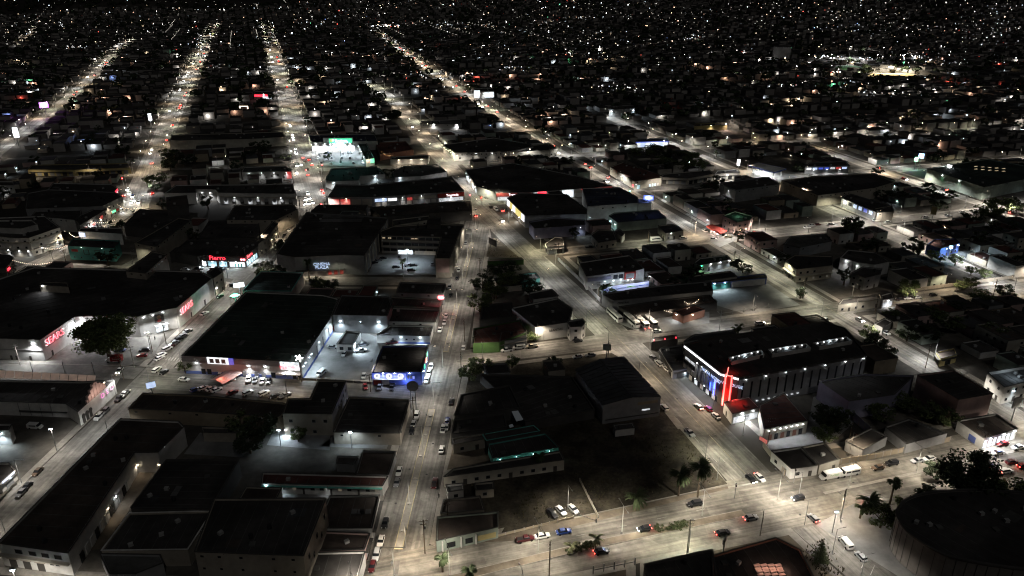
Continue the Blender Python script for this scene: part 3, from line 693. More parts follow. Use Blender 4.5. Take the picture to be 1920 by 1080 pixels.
b = building('kiosk', 'small white office with flat roof in the middle of the lit parking lot', [(648, 620), (676, 622), (662, 646), (631, 645)], 4, 'white')
i = edge(b, 646, 645); window(b, i, .28, 2, 1.8, 1.6); window(b, i, .78, 2, 1.8, 1.6)
i = edge(b, 669, 634); wlamp(b, i, .12, 3.8, 2600, COOL, 'lamp_cold', r=.35); wlamp(b, i, .05, 3.0, 500, COOL, 'lamp_cold', r=.3)
b = building('bluestore', 'black-roofed corner shop with blue lit cartoon-like round signs', [(718, 649), (803, 648), (790, 697), (697, 697)], 6, 'blue', 'tar')
b.root['label'] = 'black-roofed corner shop with blue lit fascia and round white signs'
i = edge(b, 744, 697)
panel(b, i, 0, .68, 3.2, 5.4, 'sign_blue', 'lit_fascia', .3, .3)
for k in range(3):
    p_, an_, L_, nr_ = on(b, i, .11 + k * .235, 4.4, .62); cyl('round_sign', 'sign_white', p_, 1.15, .18, b.root, 16, (math.pi / 2, 0, an_))
    for s_ in (-.35, .35): 
        p_, an_, L_, nr_ = on(b, i, .11 + k * .235 + s_ / 25, 4.55, .83); box('sign_print', 'wall_blue', p_, (.3, .1, .8), an_, b.root)
for f in (.23, .46, .76): wlamp(b, i, f, 5.6, 500, (.6, .7, 1), r=.22)
for k in range(3): panel(b, i, .71 + k * .055, .75 + k * .055, 3.0, 4.2, 'wall_dark' if k < 2 else 'sign_blue', 'sign', .2, .2)
panel(b, i, 0, .68, 2.9, 3.15, 'wall_white', 'canopy', .6, 1.2); panel(b, i, .02, .18, .3, 2.7, 'wall_red', 'shop_front', .05, .15); panel(b, i, .2, .34, .3, 2.9, 'wall_white', 'painted_wall', .3, .2)
panel(b, i, .36, .98, .2, 1.6, 'wall_blue', 'base_stripe', .05, .12)
lamp('POINT', on(b, i, .7, 2.2, 1.6)[0], 250, (.25, .35, 1), b.root)
i = edge(b, 797, 672)
for k, mm in enumerate(('sign_green', 'sign_red_soft', 'sign_amber', 'sign_green')): panel(b, i, .3 + k * .13, .37 + k * .13, 3.5 + k % 2, 5 + k % 2, mm, 'sign', .3, .3)
wlamp(b, i, .15, 4.5, 2000, COOL, 'lamp_cold'); wlamp(b, i, .5, 4.5, 1400, COOL, 'lamp_cold')
b = building('rearrow', 'low white row with two wall lamps behind the parking lot', [(732, 610), (812, 611), (806, 630), (706, 628)], 4, 'white', fac=None)
i = edge(b, 756, 629)
wlamp(b, i, .46, 3.4, 1700, COOL, 'lamp_cold'); wlamp(b, i, .82, 3.4, 1500, COOL, 'lamp_cold')
for f in (.3, .56, .7): window(b, i, f, 2.2, 1.0, .8)
panel(b, i, .2, 1, .1, .9, 'wall_blue', 'base_stripe', .05, .1)
building('dk_m', 'black flat roof with pale gable wall beside the avenue bend', [(736, 577), (823, 580), (816, 604), (727, 602)], 5, 'white', fac='blank')
b = building('dk_n', 'black roof with scalloped grey wall near the red pole sign', [(750, 529), (836, 532), (831, 551), (743, 548)], 6, 'grey', fac='blank')
building('dk_o', 'dim green-walled low roof between the hall and the avenue', [(732, 556), (828, 562), (824, 576), (738, 572)], 4.5, 'palegreen')
# ---- mall block
b = building('mall', 'large black box mall with skylit roof and grey front wall', [(518, 476), (575, 398), (728, 408), (682, 479), (645, 478), (552, 482)], 11, 'grey', 'tar')
i = edge(b, 598, 480)
panel(b, i, .15, .48, 4.6, 8.8, 'wall_palegreen', 'wall_panel', .04, .1)
text(b, i, .53, 6.4, 'CINEMA', 1.7, 'sign_bluewhite'); text(b, i, .53, 4.6, 'PLAZA', 1.7, 'sign_bluewhite')
for f in (.04, .2, .36): pass
panel(b, i, 0, 1, 3.2, 3.5, 'wall_dark', 'canopy', .9, 1.8)
for f in (.68, .8, .92): panel(b, i, f - .035, f + .035, .3, 2.8, 'wall_red', 'shop_front', .05, .15); wlamp(b, i, f, 3.2, 420, WARM, 'lamp_warm', r=.14)
for f in (.1, .25, .4): wlamp(b, i, f, 3.2, 420, WARM, 'lamp_warm', r=.14)
for k in range(6):
    for j in range(2):
        q = G(612 + k * 13 - j * 5, 404 + j * 8, 11); box('skylight', 'roof_white', (q[0] - b.c[0], q[1] - b.c[1], b.rz + .15), (4.2, 6, .2), .05, b.roof)
i = edge(b, 705, 444)
for k in range(8): panel(b, i, .06 + k * .12, .075 + k * .12, .2, 10.5, 'wall_cream', 'pilaster', .2, .4)
b = building('office', 'three-storey L-shaped gallery building round the lit car park', [(713, 433), (737, 424), (800, 420), (870, 421), (862, 434), (843, 484), (816, 484), (827, 444), (714, 441)], 11, 'beige', 'tar')
i = edge(b, 770, 443)
for s_ in range(3):
    z = .8 + s_ * 3.4
    panel(b, i, .01, .99, z + 1.0, z + 2.6, 'glass_dark', 'gallery_shade_panel', .03, .1); panel(b, i, 0, 1, z - .1, z + .9, 'wall_cream', 'gallery_rail', .5, .15)  # dark panels stand for the shade inside the open galleries
    for k in range(9): panel(b, i, .02 + k * .12, .028 + k * .12, z, z + 3.0, 'wall_cream', 'gallery_post', .5, .25)
for f in (.02, .12, .5, .56): panel(b, i, f, f + .05, 9.2, 9.8, 'win_warm', 'lit_window', .1, .1)
panel(b, i, .28, .52, .3, 2.6, 'win_bright', 'lit_shop', .6, .2); panel(b, i, .56, .9, .3, 2.4, 'win_dim', 'lit_shop', .6, .2)
i = edge(b, 829, 484); panel(b, i, .05, .95, 3.0, 10.4, 'wall_pink', 'painted_wall', .04, .1)
i = edge(b, 853, 459)
for k in range(8):
    for s_ in range(3): panel(b, i, .06 + k * .118, .12 + k * .118, 1.2 + s_ * 3.3, 3.4 + s_ * 3.3, 'glass_dark', 'window', .03, .12)
    panel(b, i, .03 + k * .118, .042 + k * .118, .1, 10.8, 'wall_cream', 'fin', .4, .8)
building('tower_s', 'dark stair tower rising above the gallery building', [(803, 409), (826, 408), (826, 420), (800, 420)], 13.5, 'dark')
building('mid_roofs', 'dim low roofs with a pale wall between the mall and the shop row', [(735, 412), (805, 404), (803, 412), (740, 422)], 7, 'cream', fac='win')
b = building('shoprow', 'long black-roofed row of small lit shops facing the hidden street', [(615, 370), (630, 346), (690, 347), (846, 331), (870, 357), (820, 361), (700, 369)], 7, 'grey', 'tar')
i = edge(b, 760, 365); j = edge(b, 657, 369); k_ = edge(b, 845, 359)
for f0, f1, z0_, z1_, mm in ((.02, .2, 3.4, 5.4, 'sign_bluewhite'), (.22, .36, 3.4, 5.2, 'sign_white'), (.38, .5, 3.2, 4.6, 'wall_white'), (.52, .6, 3, 4.8, 'sign_red_soft'), (.62, .98, 3.4, 5.2, 'wall_cream')): panel(b, i, f0, f1, z0_, z1_, mm, 'sign')
for k in range(10): panel(b, i, .03 + k * .097, .1 + k * .097, .3, 2.8, rnd.choice(['shutter', 'win_dim', 'wall_white']), 'shop_front', .05, .15)
for f in (.15, .45, .75): wlamp(b, i, f, 5.5, 420, WHITE, r=.15)
for k in range(4): panel(b, j, .03 + k * .24, .24 + k * .24, .5, 5.5, 'sign_red_soft' if k < 2 else 'wall_cream', 'lit_sign', .2, .3)
wlamp(b, j, .4, 6, 800, (1, .5, .4), 'lamp_warm', r=.2)
panel(b, k_, .0, 1, 3.2, 6.0, 'wall_red', 'red_fascia', .3, .4); text(b, k_, .55, 4.6, 'Trasmoda', 1.6, 'led_white', .7, wid=.95)
panel(b, k_, .05, .95, .4, 2.7, 'win_white', 'lit_shop', .1, .2); wlamp(b, k_, .5, 3.2, 700, WHITE, r=.2)
building('foreroof', 'black flat roofs in front of the small lit shops', [(694, 389), (882, 377), (885, 395), (715, 406)], 6.5, 'dark', 'brown')
building('forerooof2', 'black flat roof left of the mall skylights', [(598, 384), (690, 384), (686, 394), (583, 396)], 7, 'dark')
b = building('yardshop', 'flat-roofed shop with a floodlit white yard wall behind the shop row', [(610, 336), (622, 316), (706, 312), (722, 326), (675, 330), (672, 338), (620, 340)], 6, 'white', 'green')
i = edge(b, 700, 328); wlamp(b, i, .6, 5, 2200, COOL, 'lamp_cold'); j = edge(b, 646, 339); wlamp(b, j, .1, 5, 1500, COOL, 'lamp_cold')
b = building('yardshop2', 'low flat roof with bluish lit parapet beside the diagonal avenue', [(735, 322), (755, 312), (820, 308), (838, 322), (790, 330), (740, 332)], 5, 'white', 'pale')
wlamp(b, edge(b, 765, 331), .2, 4.5, 1100, COOL, 'lamp_cold')
# ---- supermarket with green sign
b = building('bodega', 'white floodlit supermarket with big green lit sign and striped dark roof', [(584, 266), (579, 253), (702, 251), (708, 264), (664, 265)], 8, 'white', 'blue')
i = edge(b, 624, 266)
panel(b, i, .28, .98, 6.6, 11.4, 'wall_white', 'sign_tower', .6, 1.2); panel(b, i, .42, .95, 7.0, 10.8, 'sign_green', 'lit_sign', 1.3, .3)
text(b, i, .70, 8.9, 'Bodega', 2.5, 'led_white', 1.6)
p_, an_, L_, nr_ = on(b, i, .47, 9.2, 1.6); cyl('sign_emblem', 'sign_yellow', p_, 1.2, .15, b.root, 12, (math.pi / 2, 0, an_)); cyl('sign_emblem', 'led_white', (p_[0] + 1.6, p_[1], p_[2] + .3), .9, .15, b.root, 12, (math.pi / 2, 0, an_))
panel(b, i, .0, 1, .2, 4.2, 'win_bright', 'lit_front', .1, .2); text(b, i, .68, 5.4, 'Super', 1.2, 'sign_red', .5)
for k in range(5): wlamp(b, i, .1 + k * .2, 6.4, 2600, WHITE, r=.3, size=160)
for k in range(6):
    q = G(600 + k * 17, 258, 8); box('skylight_strip', 'roof_white', (q[0] - b.c[0], q[1] - b.c[1], b.rz + .2), (.8, 9, .15), .2, b.roof)
b = building('bodega_wing', 'long dark-roofed wing with white lit wall beside the supermarket car park', [(670, 266), (684, 264), (702, 296), (686, 299)], 6, 'white', 'green')
j = edge(b, 678, 283)
for f in (.2, .5, .8): wlamp(b, j, f, 5, 1500, COOL, 'lamp_cold', r=.25)
j = edge(b, 694, 298); panel(b, j, .1, .45, 3, 5.4, 'sign_red_soft'); panel(b, j, .5, .95, 2.4, 5.6, 'sign_green')
building('bricklow', 'low brick-toned roof strung with lights right of the supermarket wing', [(704, 268), (760, 265), (775, 280), (712, 290)], 5, 'brick', 'red', fac='blank')
b = building('whitelow', 'low white workshop with three warm wall lamps by the crossing', [(734, 294), (805, 290), (803, 297), (732, 299)], 4.5, 'white')
i = edge(b, 768, 298)
for f in (.22, .55, .82): wlamp(b, i, f, 4, 1300, WARM, 'lamp_warm', r=.3)
b = building('warehall', 'long white-walled hall with small square windows beside the diagonal avenue', [(852, 286), (831, 271), (925, 258), (985, 268), (1000, 274), (953, 284)], 7, 'white', 'tar')
i = edge(b, 902, 285)
for k in range(11): window(b, i, .05 + k * .09, 5.2, 1.2, 1.0)
for k in range(4): window(b, i, .1 + k * .24, 2.2, 1.5, 1.4)
for f in (.05, .95): wlamp(b, i, f, 5, 900, WARM, 'lamp_warm', r=.2)
wlamp(b, i, .4, 6, 700, NEUT, r=.15); wlamp(b, i, .7, 6, 700, NEUT, r=.15)
i = edge(b, 841, 278)
for f in (.1, .3, .5, .7, .9): wlamp(b, i, f, 5, 600, WARM, 'lamp_warm', r=.22)
b = building('warehall2', 'lower cream continuation of the white hall with arched windows', [(955, 285), (960, 278), (1030, 268), (1045, 278), (1030, 281)], 6, 'cream', 'tar', fac='win')
wlamp(b, edge(b, 990, 284), .1, 5, 700, WARM, 'lamp_warm', r=.2)
b = building('palecourt', 'low pale-walled court with two bright floodlights near the diagonal avenue', [(788, 232), (792, 227), (862, 223), (866, 229), (860, 233)], 5, 'white', 'pale', fac='blank')
i = edge(b, 824, 233); wlamp(b, i, .35, 4.6, 2200, WHITE, r=.5, size=170); wlamp(b, i, .95, 4.6, 2200, WHITE, r=.5, size=170)
# ---- left of the tree-lined avenue
b = building('teal', 'teal-walled two-storey block with square wall frames', [(127, 461), (136, 447), (224, 451), (213, 465)], 8, 'teal', 'tar')
i = edge(b, 170, 463)
for f in (.38, .63, .84): 
    for z_, w_, h_ in ((6.0, .12, .15), (3.4, .12, .15)): panel(b, i, f - .055, f + .055, z_, z_ + .22, 'wall_dark', 'frame_bar', .06, .12)
    for s_ in (-.055, .055): panel(b, i, f + s_ - .006, f + s_ + .006, 3.4, 6.2, 'wall_dark', 'frame_bar', .06, .12)
wlamp(b, i, .3, 7.6, 1500, NEUT, r=.05, reach=7); wlamp(b, i, .75, 7.6, 1500, NEUT, r=.05, reach=7); panel(b, i, .06, .2, 4.8, 6.2, 'wall_red', 'faded_sign', .05, .12); panel(b, i, .8, .88, .3, 4, 'wall_palegreen', 'door', .05, .1)  # wall lamps added to brighten the teal front, beams set well out
for f in (.1, .25, .5, .6): window(b, i, f, 1.6, .8, .8)
b = building('grand', 'ornate white corner hotel with cornices and rows of windows at the left edge', [(-30, 439), (20, 446), (54, 446), (112, 426), (84, 405), (-30, 409)], 11, 'white', 'tar')
for e_ in ((-5, 442), (37, 446), (83, 436)):
    i = edge(b, *e_); facade(b, i, 'win', .12)
    panel(b, i, 0, 1, 8.2, 8.6, 'wall_cream', 'cornice', .4, .8); panel(b, i, 0, 1, 3.7, 4.0, 'wall_cream', 'cornice', .4, .8)
    wlamp(b, i, .3, 3.4, 900, NEUT, r=.2); wlamp(b, i, .8, 3.4, 900, WHITE, r=.2)
building('grand_up', 'set-back upper storey with curved front on the ornate corner hotel', [(-30, 425), (40, 428), (70, 420), (60, 412), (-30, 413)], 14, 'white', par=.8)
b = building('longwhite', 'long low white wall with small square vents behind the corner hotel', [(60, 404), (70, 391), (150, 386), (153, 405), (140, 412)], 8, 'white', fac='blank')
b = building('threest', 'three-storey block with grey stone front and green lit sign on the narrow street', [(52, 362), (90, 355), (215, 360), (229, 368), (192, 386), (48, 391)], 10, 'grey', 'tar')
i = edge(b, 210, 377)
facade(b, i, 'win', .1); panel(b, i, .3, .7, 2.6, 4.0, 'wall_red', 'fascia', .3, .4); panel(b, i, .32, .52, 2.8, 4.2, 'sign_green', 'lit_sign', .6, .2); wlamp(b, i, .8, 3, 1200, WHITE, r=.2)
b = building('streetshops', 'row of two-storey shops with red lit signs along the narrow street', [(140, 412), (153, 402), (190, 386), (200, 392), (150, 422)], 8, 'grey', fac='win')
i = edge(b, 175, 407); panel(b, i, .1, .2, 3, 5, 'sign_red_soft'); panel(b, i, .35, .5, 3, 4.6, 'sign_red_soft'); panel(b, i, .7, .8, 4, 6, 'sign_red_soft'); wlamp(b, i, .3, 4, 1500, WHITE); wlamp(b, i, .7, 4, 900, WARM, 'lamp_warm')
b = building('bluecorner', 'black-roofed building with blue lit corner sign above the teal block', [(147, 433), (150, 427), (228, 427), (228, 438)], 7, 'white', 'tar')
i = edge(b, 187, 436); panel(b, i, 0, .14, 3.5, 6.0, 'sign_bluewhite'); wlamp(b, i, .08, 5.5, 900, COOL, 'lamp_cold')
b.root['label'] = 'black-roofed building with blue lit corner sign above the teal block'
b = building('angled', 'long narrow black-roofed hall with dim bare side wall', [(252, 455), (335, 408), (359, 412), (291, 462)], 10, 'beige', 'tar', fac='blank')
b = building('fierro', 'corner shop with red lit script sign and bright cyan windows', [(326, 471), (352, 450), (478, 449), (483, 461), (459, 481), (370, 479)], 6.5, 'dark', 'tar')
i = edge(b, 414, 480); j = edge(b, 471, 471)
text(b, i, .42, 5.4, 'Fierro', 2.4, 'sign_red', .4, wid=1.1)
for f0, f1, mm in ((.08, .16, 'win_bright'), (.2, .38, 'win_cool'), (.44, .6, 'win_cool'), (.66, .98, 'win_bright')): panel(b, i, f0, f1, .5, 3.2, mm, 'lit_window', .05, .16)
for f in (.78, .84, .9): panel(b, i, f - .01, f + .02, .5, 2.4, 'wall_teal', 'display', .2, .1)
for f in (.1, .3, .52, .8): wlamp(b, i, f, 3.5, 1000, (.8, .93, 1), 'lamp_white', r=.15)
for f in (.93, .985): p_, an_, L_, nr_ = on(b, i, f, 4.9, .4); cyl('round_sign', 'sign_red', p_, .75, .2, b.root, 14, (math.pi / 2, 0, an_)); cyl('sign_core', 'led_white', on(b, i, f, 4.9, .62)[0], .45, .1, b.root, 12, (math.pi / 2, 0, an_))
text(b, j, .3, 5.4, 'Fierro', 2.0, 'sign_red', .4)
for k in range(5): panel(b, j, .06 + k * .17, .18 + k * .17, .5, 3.2, 'win_cool', 'lit_window', .05, .16)
for f in (.2, .6): wlamp(b, j, f, 3.5, 1100, (.8, .93, 1), 'lamp_white', r=.15)
b = building('fierro_l', 'dim glass-fronted shop with a small round white sign', [(318, 474), (330, 464), (345, 463), (326, 472)], 6, 'dark')
b = building('streetcream', 'cream balconied shops lit warmly along the left street', [(484, 457), (490, 440), (512, 414), (521, 419), (500, 445)], 8, 'cream', 'tar', fac='win')
i = edge(b, 505, 438); wlamp(b, i, .3, 4, 700, WARM, 'lamp_warm', r=.2); wlamp(b, i, .7, 4, 600, WARM, 'lamp_warm', r=.2)
b = building('streetcream2', 'narrow cream shop with striped awning below the balconied shops', [(483, 463), (480, 452), (488, 446), (496, 449)], 6, 'cream', fac='shop')
building('blk1', 'wide black flat roofs above the shop with the red script sign', [(372, 446), (392, 414), (486, 412), (484, 445)], 7, 'dark')
building('blk2', 'tall black-roofed block at the bend of the left street', [(425, 412), (440, 385), (548, 383), (558, 392), (518, 412)], 9, 'beige', fac='blank')
building('darktower', 'dark tower block above the flat black roofs', [(312, 370), (350, 366), (353, 383), (312, 387)], 13, 'dark', 'brown')
building('blk3', 'low black roof beside the dark tower block', [(232, 422), (262, 392), (310, 394), (370, 400), (335, 408), (290, 428)], 7, 'dark')
b = building('arches', 'long white building with arched doorways facing the black roofs', [(308, 362), (330, 347), (548, 345), (555, 363), (410, 361), (404, 355), (367, 354), (367, 361)], 8, 'white', 'tar')
i = edge(b, 482, 362)
for k in range(9):
    p_, an_, L_, nr_ = on(b, i, .08 + k * .105, 3.0, .06); panel(b, i, .08 + k * .105 - .025, .08 + k * .105 + .025, .2, 3, 'door_dark' if k % 3 else 'win_white', 'arched_door', .06, .15)
    cyl('door_arch', 'wall_grey', p_, 1.3, .2, b.root, 12, (math.pi / 2, 0, an_))
panel(b, i, 0, 1, 5.2, 5.5, 'wall_cream', 'cornice', .3, .6)
for f, pw in ((.2, 900), (.5, 700), (.8, 1100)): wlamp(b, i, f, 5, pw, WHITE, r=.15)
i = edge(b, 385, 355); wlamp(b, i, .7, 5.5, 2200, WHITE, r=.2); wlamp(b, i, .3, 5.5, 600, WHITE, r=.15); panel(b, i, .1, .3, .2, 5, 'door_dark', 'gate', .05, .15)
b = building('mural', 'low building with a lit white mural wall beside the tree-lined avenue', [(453, 322), (458, 313), (535, 311), (546, 321)], 6, 'white', 'tar')
i = edge(b, 500, 322)
for f in (.15, .4, .65, .9): wlamp(b, i, f, 5, 800, WHITE, r=.12)
for k in range(7): panel(b, i, .1 + k * .12, .14 + k * .12, 1.0 + (k % 3) * .8, 2.2 + (k % 3) * .8, 'wall_dark', 'mural_shape', .05, .08)
j = edge(b, 541, 316); panel(b, i, .9, 1.0, .5, 5.5, 'sign_red_soft', 'lit_sign', .3, .3)
building('palewall', 'very long pale windowless wall with stepped top in the upper left', [(318, 263), (322, 253), (528, 247), (535, 256), (480, 260)], 8, 'cream', 'tar')
building('yellowrow', 'row of low yellow-lit houses on the dim side street at the far left', [(52, 318), (60, 309), (240, 306), (244, 314), (140, 318)], 5, 'yellow', fac='shop')  # the yellow light is put into the wall colour
b = building('redfascia', 'low store with a bright red lit fascia on the left avenue', [(88, 357), (100, 343), (208, 345), (220, 352), (213, 361)], 5, 'white', 'tar')
i = edge(b, 150, 359); panel(b, i, .6, 1.0, 3.0, 4.4, 'sign_red', 'lit_fascia', .3, .3); panel(b, i, .72, .86, 3.1, 4.3, 'sign_white', 'lit_sign', .55, .2); panel(b, i, 0, .35, 2, 3, 'sign_bluewhite', 'lit_strip', .2, .2)
j = edge(b, 217, 357); panel(b, j, .1, .9, 3, 4.6, 'sign_red', 'lit_fascia', .3, .3)
b = building('leftwhite', 'white two-storey house with arched windows at the left edge', [(-20, 347), (-20, 340), (24, 340), (26, 347)], 8, 'white', fac='win'); wlamp(b, edge(b, 3, 347), .6, 5, 900, WHITE, r=.15)
b = building('redcorner', 'dark-roofed corner shop with a red glowing sign at the left edge', [(-40, 478), (-40, 505), (10, 502), (26, 486), (18, 478)], 6, 'dark', fac='shop')
i = edge(b, 18, 494); panel(b, i, .1, .35, 3.6, 4.8, 'sign_red', 'lit_sign', .3, .3)
# ---- between the median avenue and the diagonal avenue
b = building('greenwall', 'low green-painted wall and slab below the bare dirt lot', [(914, 490), (917, 486), (978, 483), (982, 487)], 3, 'mossgreen', 'brown', par=.1)
building('t3', 'small white-windowed house beside the diagonal avenue', [(992, 549), (1034, 541), (1047, 555), (1000, 561)], 5, 'white', fac='win')
b = building('t4', 'big black-roofed warehouse with a white lettered wall on the corner lot', [(960, 577), (1045, 559), (1074, 580), (1066, 604), (1004, 613)], 7, 'white', 'tar')
i = edge(b, 1035, 609); text(b, i, .62, 4.2, 'LLANTAS', 1.1, 'black', .1); panel(b, i, .25, .26, .2, 5, 'steel', 'downpipe', .05, .12)
building('t5', 'white angular corner office with small windows near the parked black car', [(1063, 602), (1092, 597), (1098, 604), (1090, 612), (1070, 613)], 7, 'white', 'tar', fac='win')
b = building('t6', 'maroon-roofed corner shop with bright green wall on the cross street', [(888, 616), (975, 600), (988, 622), (936, 641), (887, 643)], 5, 'mossgreen', 'red')
building('t7', 'low grey shop behind three parked white pickups', [(940, 623), (986, 619), (988, 632), (936, 641)], 4.5, 'grey', fac='shop')
building('t8', 'small dark roof among trees beside the median avenue', [(905, 572), (960, 566), (968, 592), (900, 600)], 5, 'dark')
building('t9', 'low lit shed with turquoise tarpaulin among the dark trees', [(975, 514), (1005, 511), (1012, 521), (980, 526)], 4, 'teal', 'pale')
# ---- below the cross street
building('s1', 'small hipped dark house by the cross street kerb', [(907, 683), (949, 681), (957, 697), (914, 700)], 4.5, 'grey')
building('s1b', 'flat dark canopy roof near the cross street kerb', [(1018, 676), (1048, 674), (1060, 692), (1028, 696)], 4.5, 'beige')
building('s2', 'black flat roof on the avenue side below the crossroads', [(864, 740), (955, 722), (975, 764), (852, 779)], 5, 'dark')
b = building('s2b', 'black flat roof with two pale bluish glowing patches', [(900, 702), (1000, 704), (1072, 706), (1115, 768), (985, 790), (970, 765)], 4, 'dark')
for a_ in [[(957, 764), (968, 762), (981, 784), (968, 787)], [(954, 795), (961, 793), (963, 797), (956, 799)]]:
    q = [G(x, y, 4.2) for x, y in a_]; slab('skylight', q, b.rz, b.rz + .3, 'skylight', b.roof, b.c)  # glowing slabs on the roof stand in for the lit courtyard
building('s2c', 'black-roofed shop by the row of motorcycles on the avenue', [(852, 786), (945, 775), (950, 800), (846, 812)], 5, 'dark', fac='shop')
b = gable('warehouse', 'dark gabled warehouse with lit strip window beside the diagonal avenue', (1080, 692), (1131, 760), (1239, 745), (1168, 668), 8, 1.6, 'grey')
i = edge(b, 1185, 752); panel(b, i, .68, .82, 3.4, 4.0, 'win_white', 'lit_window', .03, .1); panel(b, i, .6, .95, 6.0, 7.2, 'wall_tan', 'faded_sign', .04, .1); panel(b, i, .05, .98, 1.6, 1.9, 'wall_dark', 'ledge', .1, .3)
for k, w_ in enumerate(((832, 893, 850, 880, 1050, 846, 1057, 862),)): 
    b = building('courtA', 'long low pale motel wing with small windows behind the vacant lot', [(832, 894), (850, 879), (1050, 846), (1058, 862)], 4.2, 'cream', 'tar', fac='win')
b = building('courtB', 'black-roofed motel wing with turquoise lit eaves', [(915, 832), (1022, 812), (1048, 838), (924, 859)], 4.2, 'teal', 'tar')
for e_ in ((968, 822), (985, 850)):
    i = edge(b, *e_); 
    for k in range(8): panel(b, i, .08 + k * .11, .1 + k * .11, .2, 2.2, 'wall_white', 'door', .04, .1)
i = edge(b, 985, 850)
for f in (.1, .35, .6, .85): wlamp(b, i, f, 3.5, 90, (.5, 1, .9), 'lamp_cold', r=.1)
building('courtC', 'small beige gatehouse with two lit windows on the avenue', [(848, 822), (908, 812), (910, 822), (850, 833)], 4, 'beige', fac='win')
building('courtD', 'low black roof with a pale edge above the turquoise motel wing', [(905, 815), (1000, 798), (1012, 808), (912, 826)], 4, 'dark', cop='wall_teal')
building('hutred', 'tiny white gabled house with a red door beside the avenue', [(836, 909), (868, 906), (869, 918), (840, 922)], 3.6, 'white', 'pale', fac='win')
building('hutdim', 'dim small house right of the tiny white house', [(890, 906), (925, 903), (926, 916), (892, 919)], 3.4, 'beige', fac='win')
b = building('lowshop', 'low black-roofed shop with a pale windowed wall facing the boulevard', [(820, 969), (934, 959), (934, 988), (818, 1014)], 4.2, 'palegreen', 'brown')
i = edge(b, 876, 1001)
for f0, f1 in ((.16, .3), (.46, .58), (.66, .96)): panel(b, i, f0, f1, .8, 2.6, 'glass_dark' if f0 < .6 else 'wall_yellow', 'shop_front', .05, .14)
for f in (.08, .38, .62): panel(b, i, f, f + .02, .2, 3.6, 'wall_white', 'pillar', .3, .5)
building('s7', 'low black roof beside the small white house and the avenue', [(832, 937), (900, 930), (908, 955), (826, 962)], 3.8, 'beige', 'brown')
building('s8', 'pale container shed beside the dark warehouse', [(1150, 797), (1186, 793), (1190, 802), (1154, 806)], 3, 'white', 'pale', par=.05)
# ---- hotel block
b = building('hotel', 'tall dark hotel with white light lines, blue sign and red neon frame', [(1284, 646), (1330, 633), (1545, 604), (1585, 615), (1626, 665), (1386, 708), (1352, 699)], 13, 'dark', 'tar')
i = edge(b, 1318, 673)
for f0, f1 in ((.02, .4), (.42, 1.0)): panel(b, i, f0, f1, 12.2, 12.75, 'led_white', 'light_line', .5, .4)
for k in range(6): panel(b, i, .36 + k * .1, .43 + k * .1, 2.8, 9.4, 'wall_grey', 'panel', .25, .4); 
for k in range(3): wlamp(b, i, .4 + k * .13, 9.8, 300, WHITE, r=.12)
panel(b, i, .06, .2, 7.4, 8.4, 'win_white', 'lit_window', .1, .2); panel(b, i, .22, .34, 7.4, 8.4, 'win_white', 'lit_window', .1, .2); panel(b, i, .02, .34, 5.6, 6.6, 'glass_dark', 'window', .1, .2)
for k in range(3): panel(b, i, .04 + k * .11, .12 + k * .11, 3, 5, 'wall_grey', 'panel', .2, .3)
panel(b, i, .02, .98, .2, 2.4, 'glass_dark', 'glazed_lobby', .06, .15)
for k in range(6): panel(b, i, .05 + k * .16, .13 + k * .16, .3, 2.2, 'win_dim' if k % 2 else 'win_white', 'lobby_window', .16, .1)
for f in (.15, .4, .65, .9): wlamp(b, i, f, 2.9, 420, COOL, 'lamp_cold', r=.15)
text(b, i, .80, 9.5, 'NOVA HOTEL', 1.35, 'sign_bluewhite', .7); panel(b, i, .9, .93, 2.5, 8.8, 'neon_blue', 'neon_tube', .6, .25); panel(b, i, .80, .815, 3, 6.5, 'neon_blue', 'neon_tube', .6, .2)
lamp('POINT', on(b, i, .88, 6, 1.6)[0], 260, (.1, .2, 1), b.root)
j = edge(b, 1369, 704)
panel(b, j, 0, 1, 12.2, 12.75, 'led_white', 'light_line', .5, .4); text(b, j, .5, 9.5, 'NOVA ROUGE', 1.2, 'sign_bluewhite', .7)
for f in (.34, .66): panel(b, j, f - .028, f + .028, .5, 13.9, 'neon_core', 'neon_tube', 1.5, .3)
for f in (.29, .71): panel(b, j, f - .02, f + .012, .5, 13.5, 'neon_red', 'neon_tube', 1.4, .2)
panel(b, j, .36, .64, 13.35, 13.6, 'neon_core', 'neon_tube', 1.5, .3); panel(b, j, .38, .62, .4, 13.2, 'wall_red', 'neon_panel', 1.1, .3)
q0 = on(b, j, .38, 13.5, 1.4)[0]; q1 = on(b, j, .2, 13.5, -4.5)[0]
d_ = Vector(q1) - Vector(q0); box('neon_tube', 'neon_core', tuple((Vector(q0) + Vector(q1)) / 2), (d_.length, .3, .3), math.atan2(d_.y, d_.x), b.root)
lamp('POINT', on(b, j, .5, 6, 3.0)[0], 200, (1, .04, .03), b.root); lamp('POINT', on(b, j, .5, 13.9, -3)[0], 60, (1, .04, .03), b.root)
k_ = edge(b, 1505, 688)
panel(b, k_, .005, .995, .2, 12, 'wall_grey', 'cladding', .02, .06)
for n_ in range(15): panel(b, k_, .03 + n_ * .066, .043 + n_ * .066, 3.2, 10.4, 'glass_dark', 'slot_window', .06, .1)
for f in (.05, .2, .35, .5, .66, .82, .97): wlamp(b, k_, f, 11.9, 90, WHITE, r=.16, reach=1.2)
for n_ in range(10): panel(b, k_, .06 + n_ * .045, .075 + n_ * .045, 1.5, 1.9, 'win_white', 'lit_vent', .4, .4)
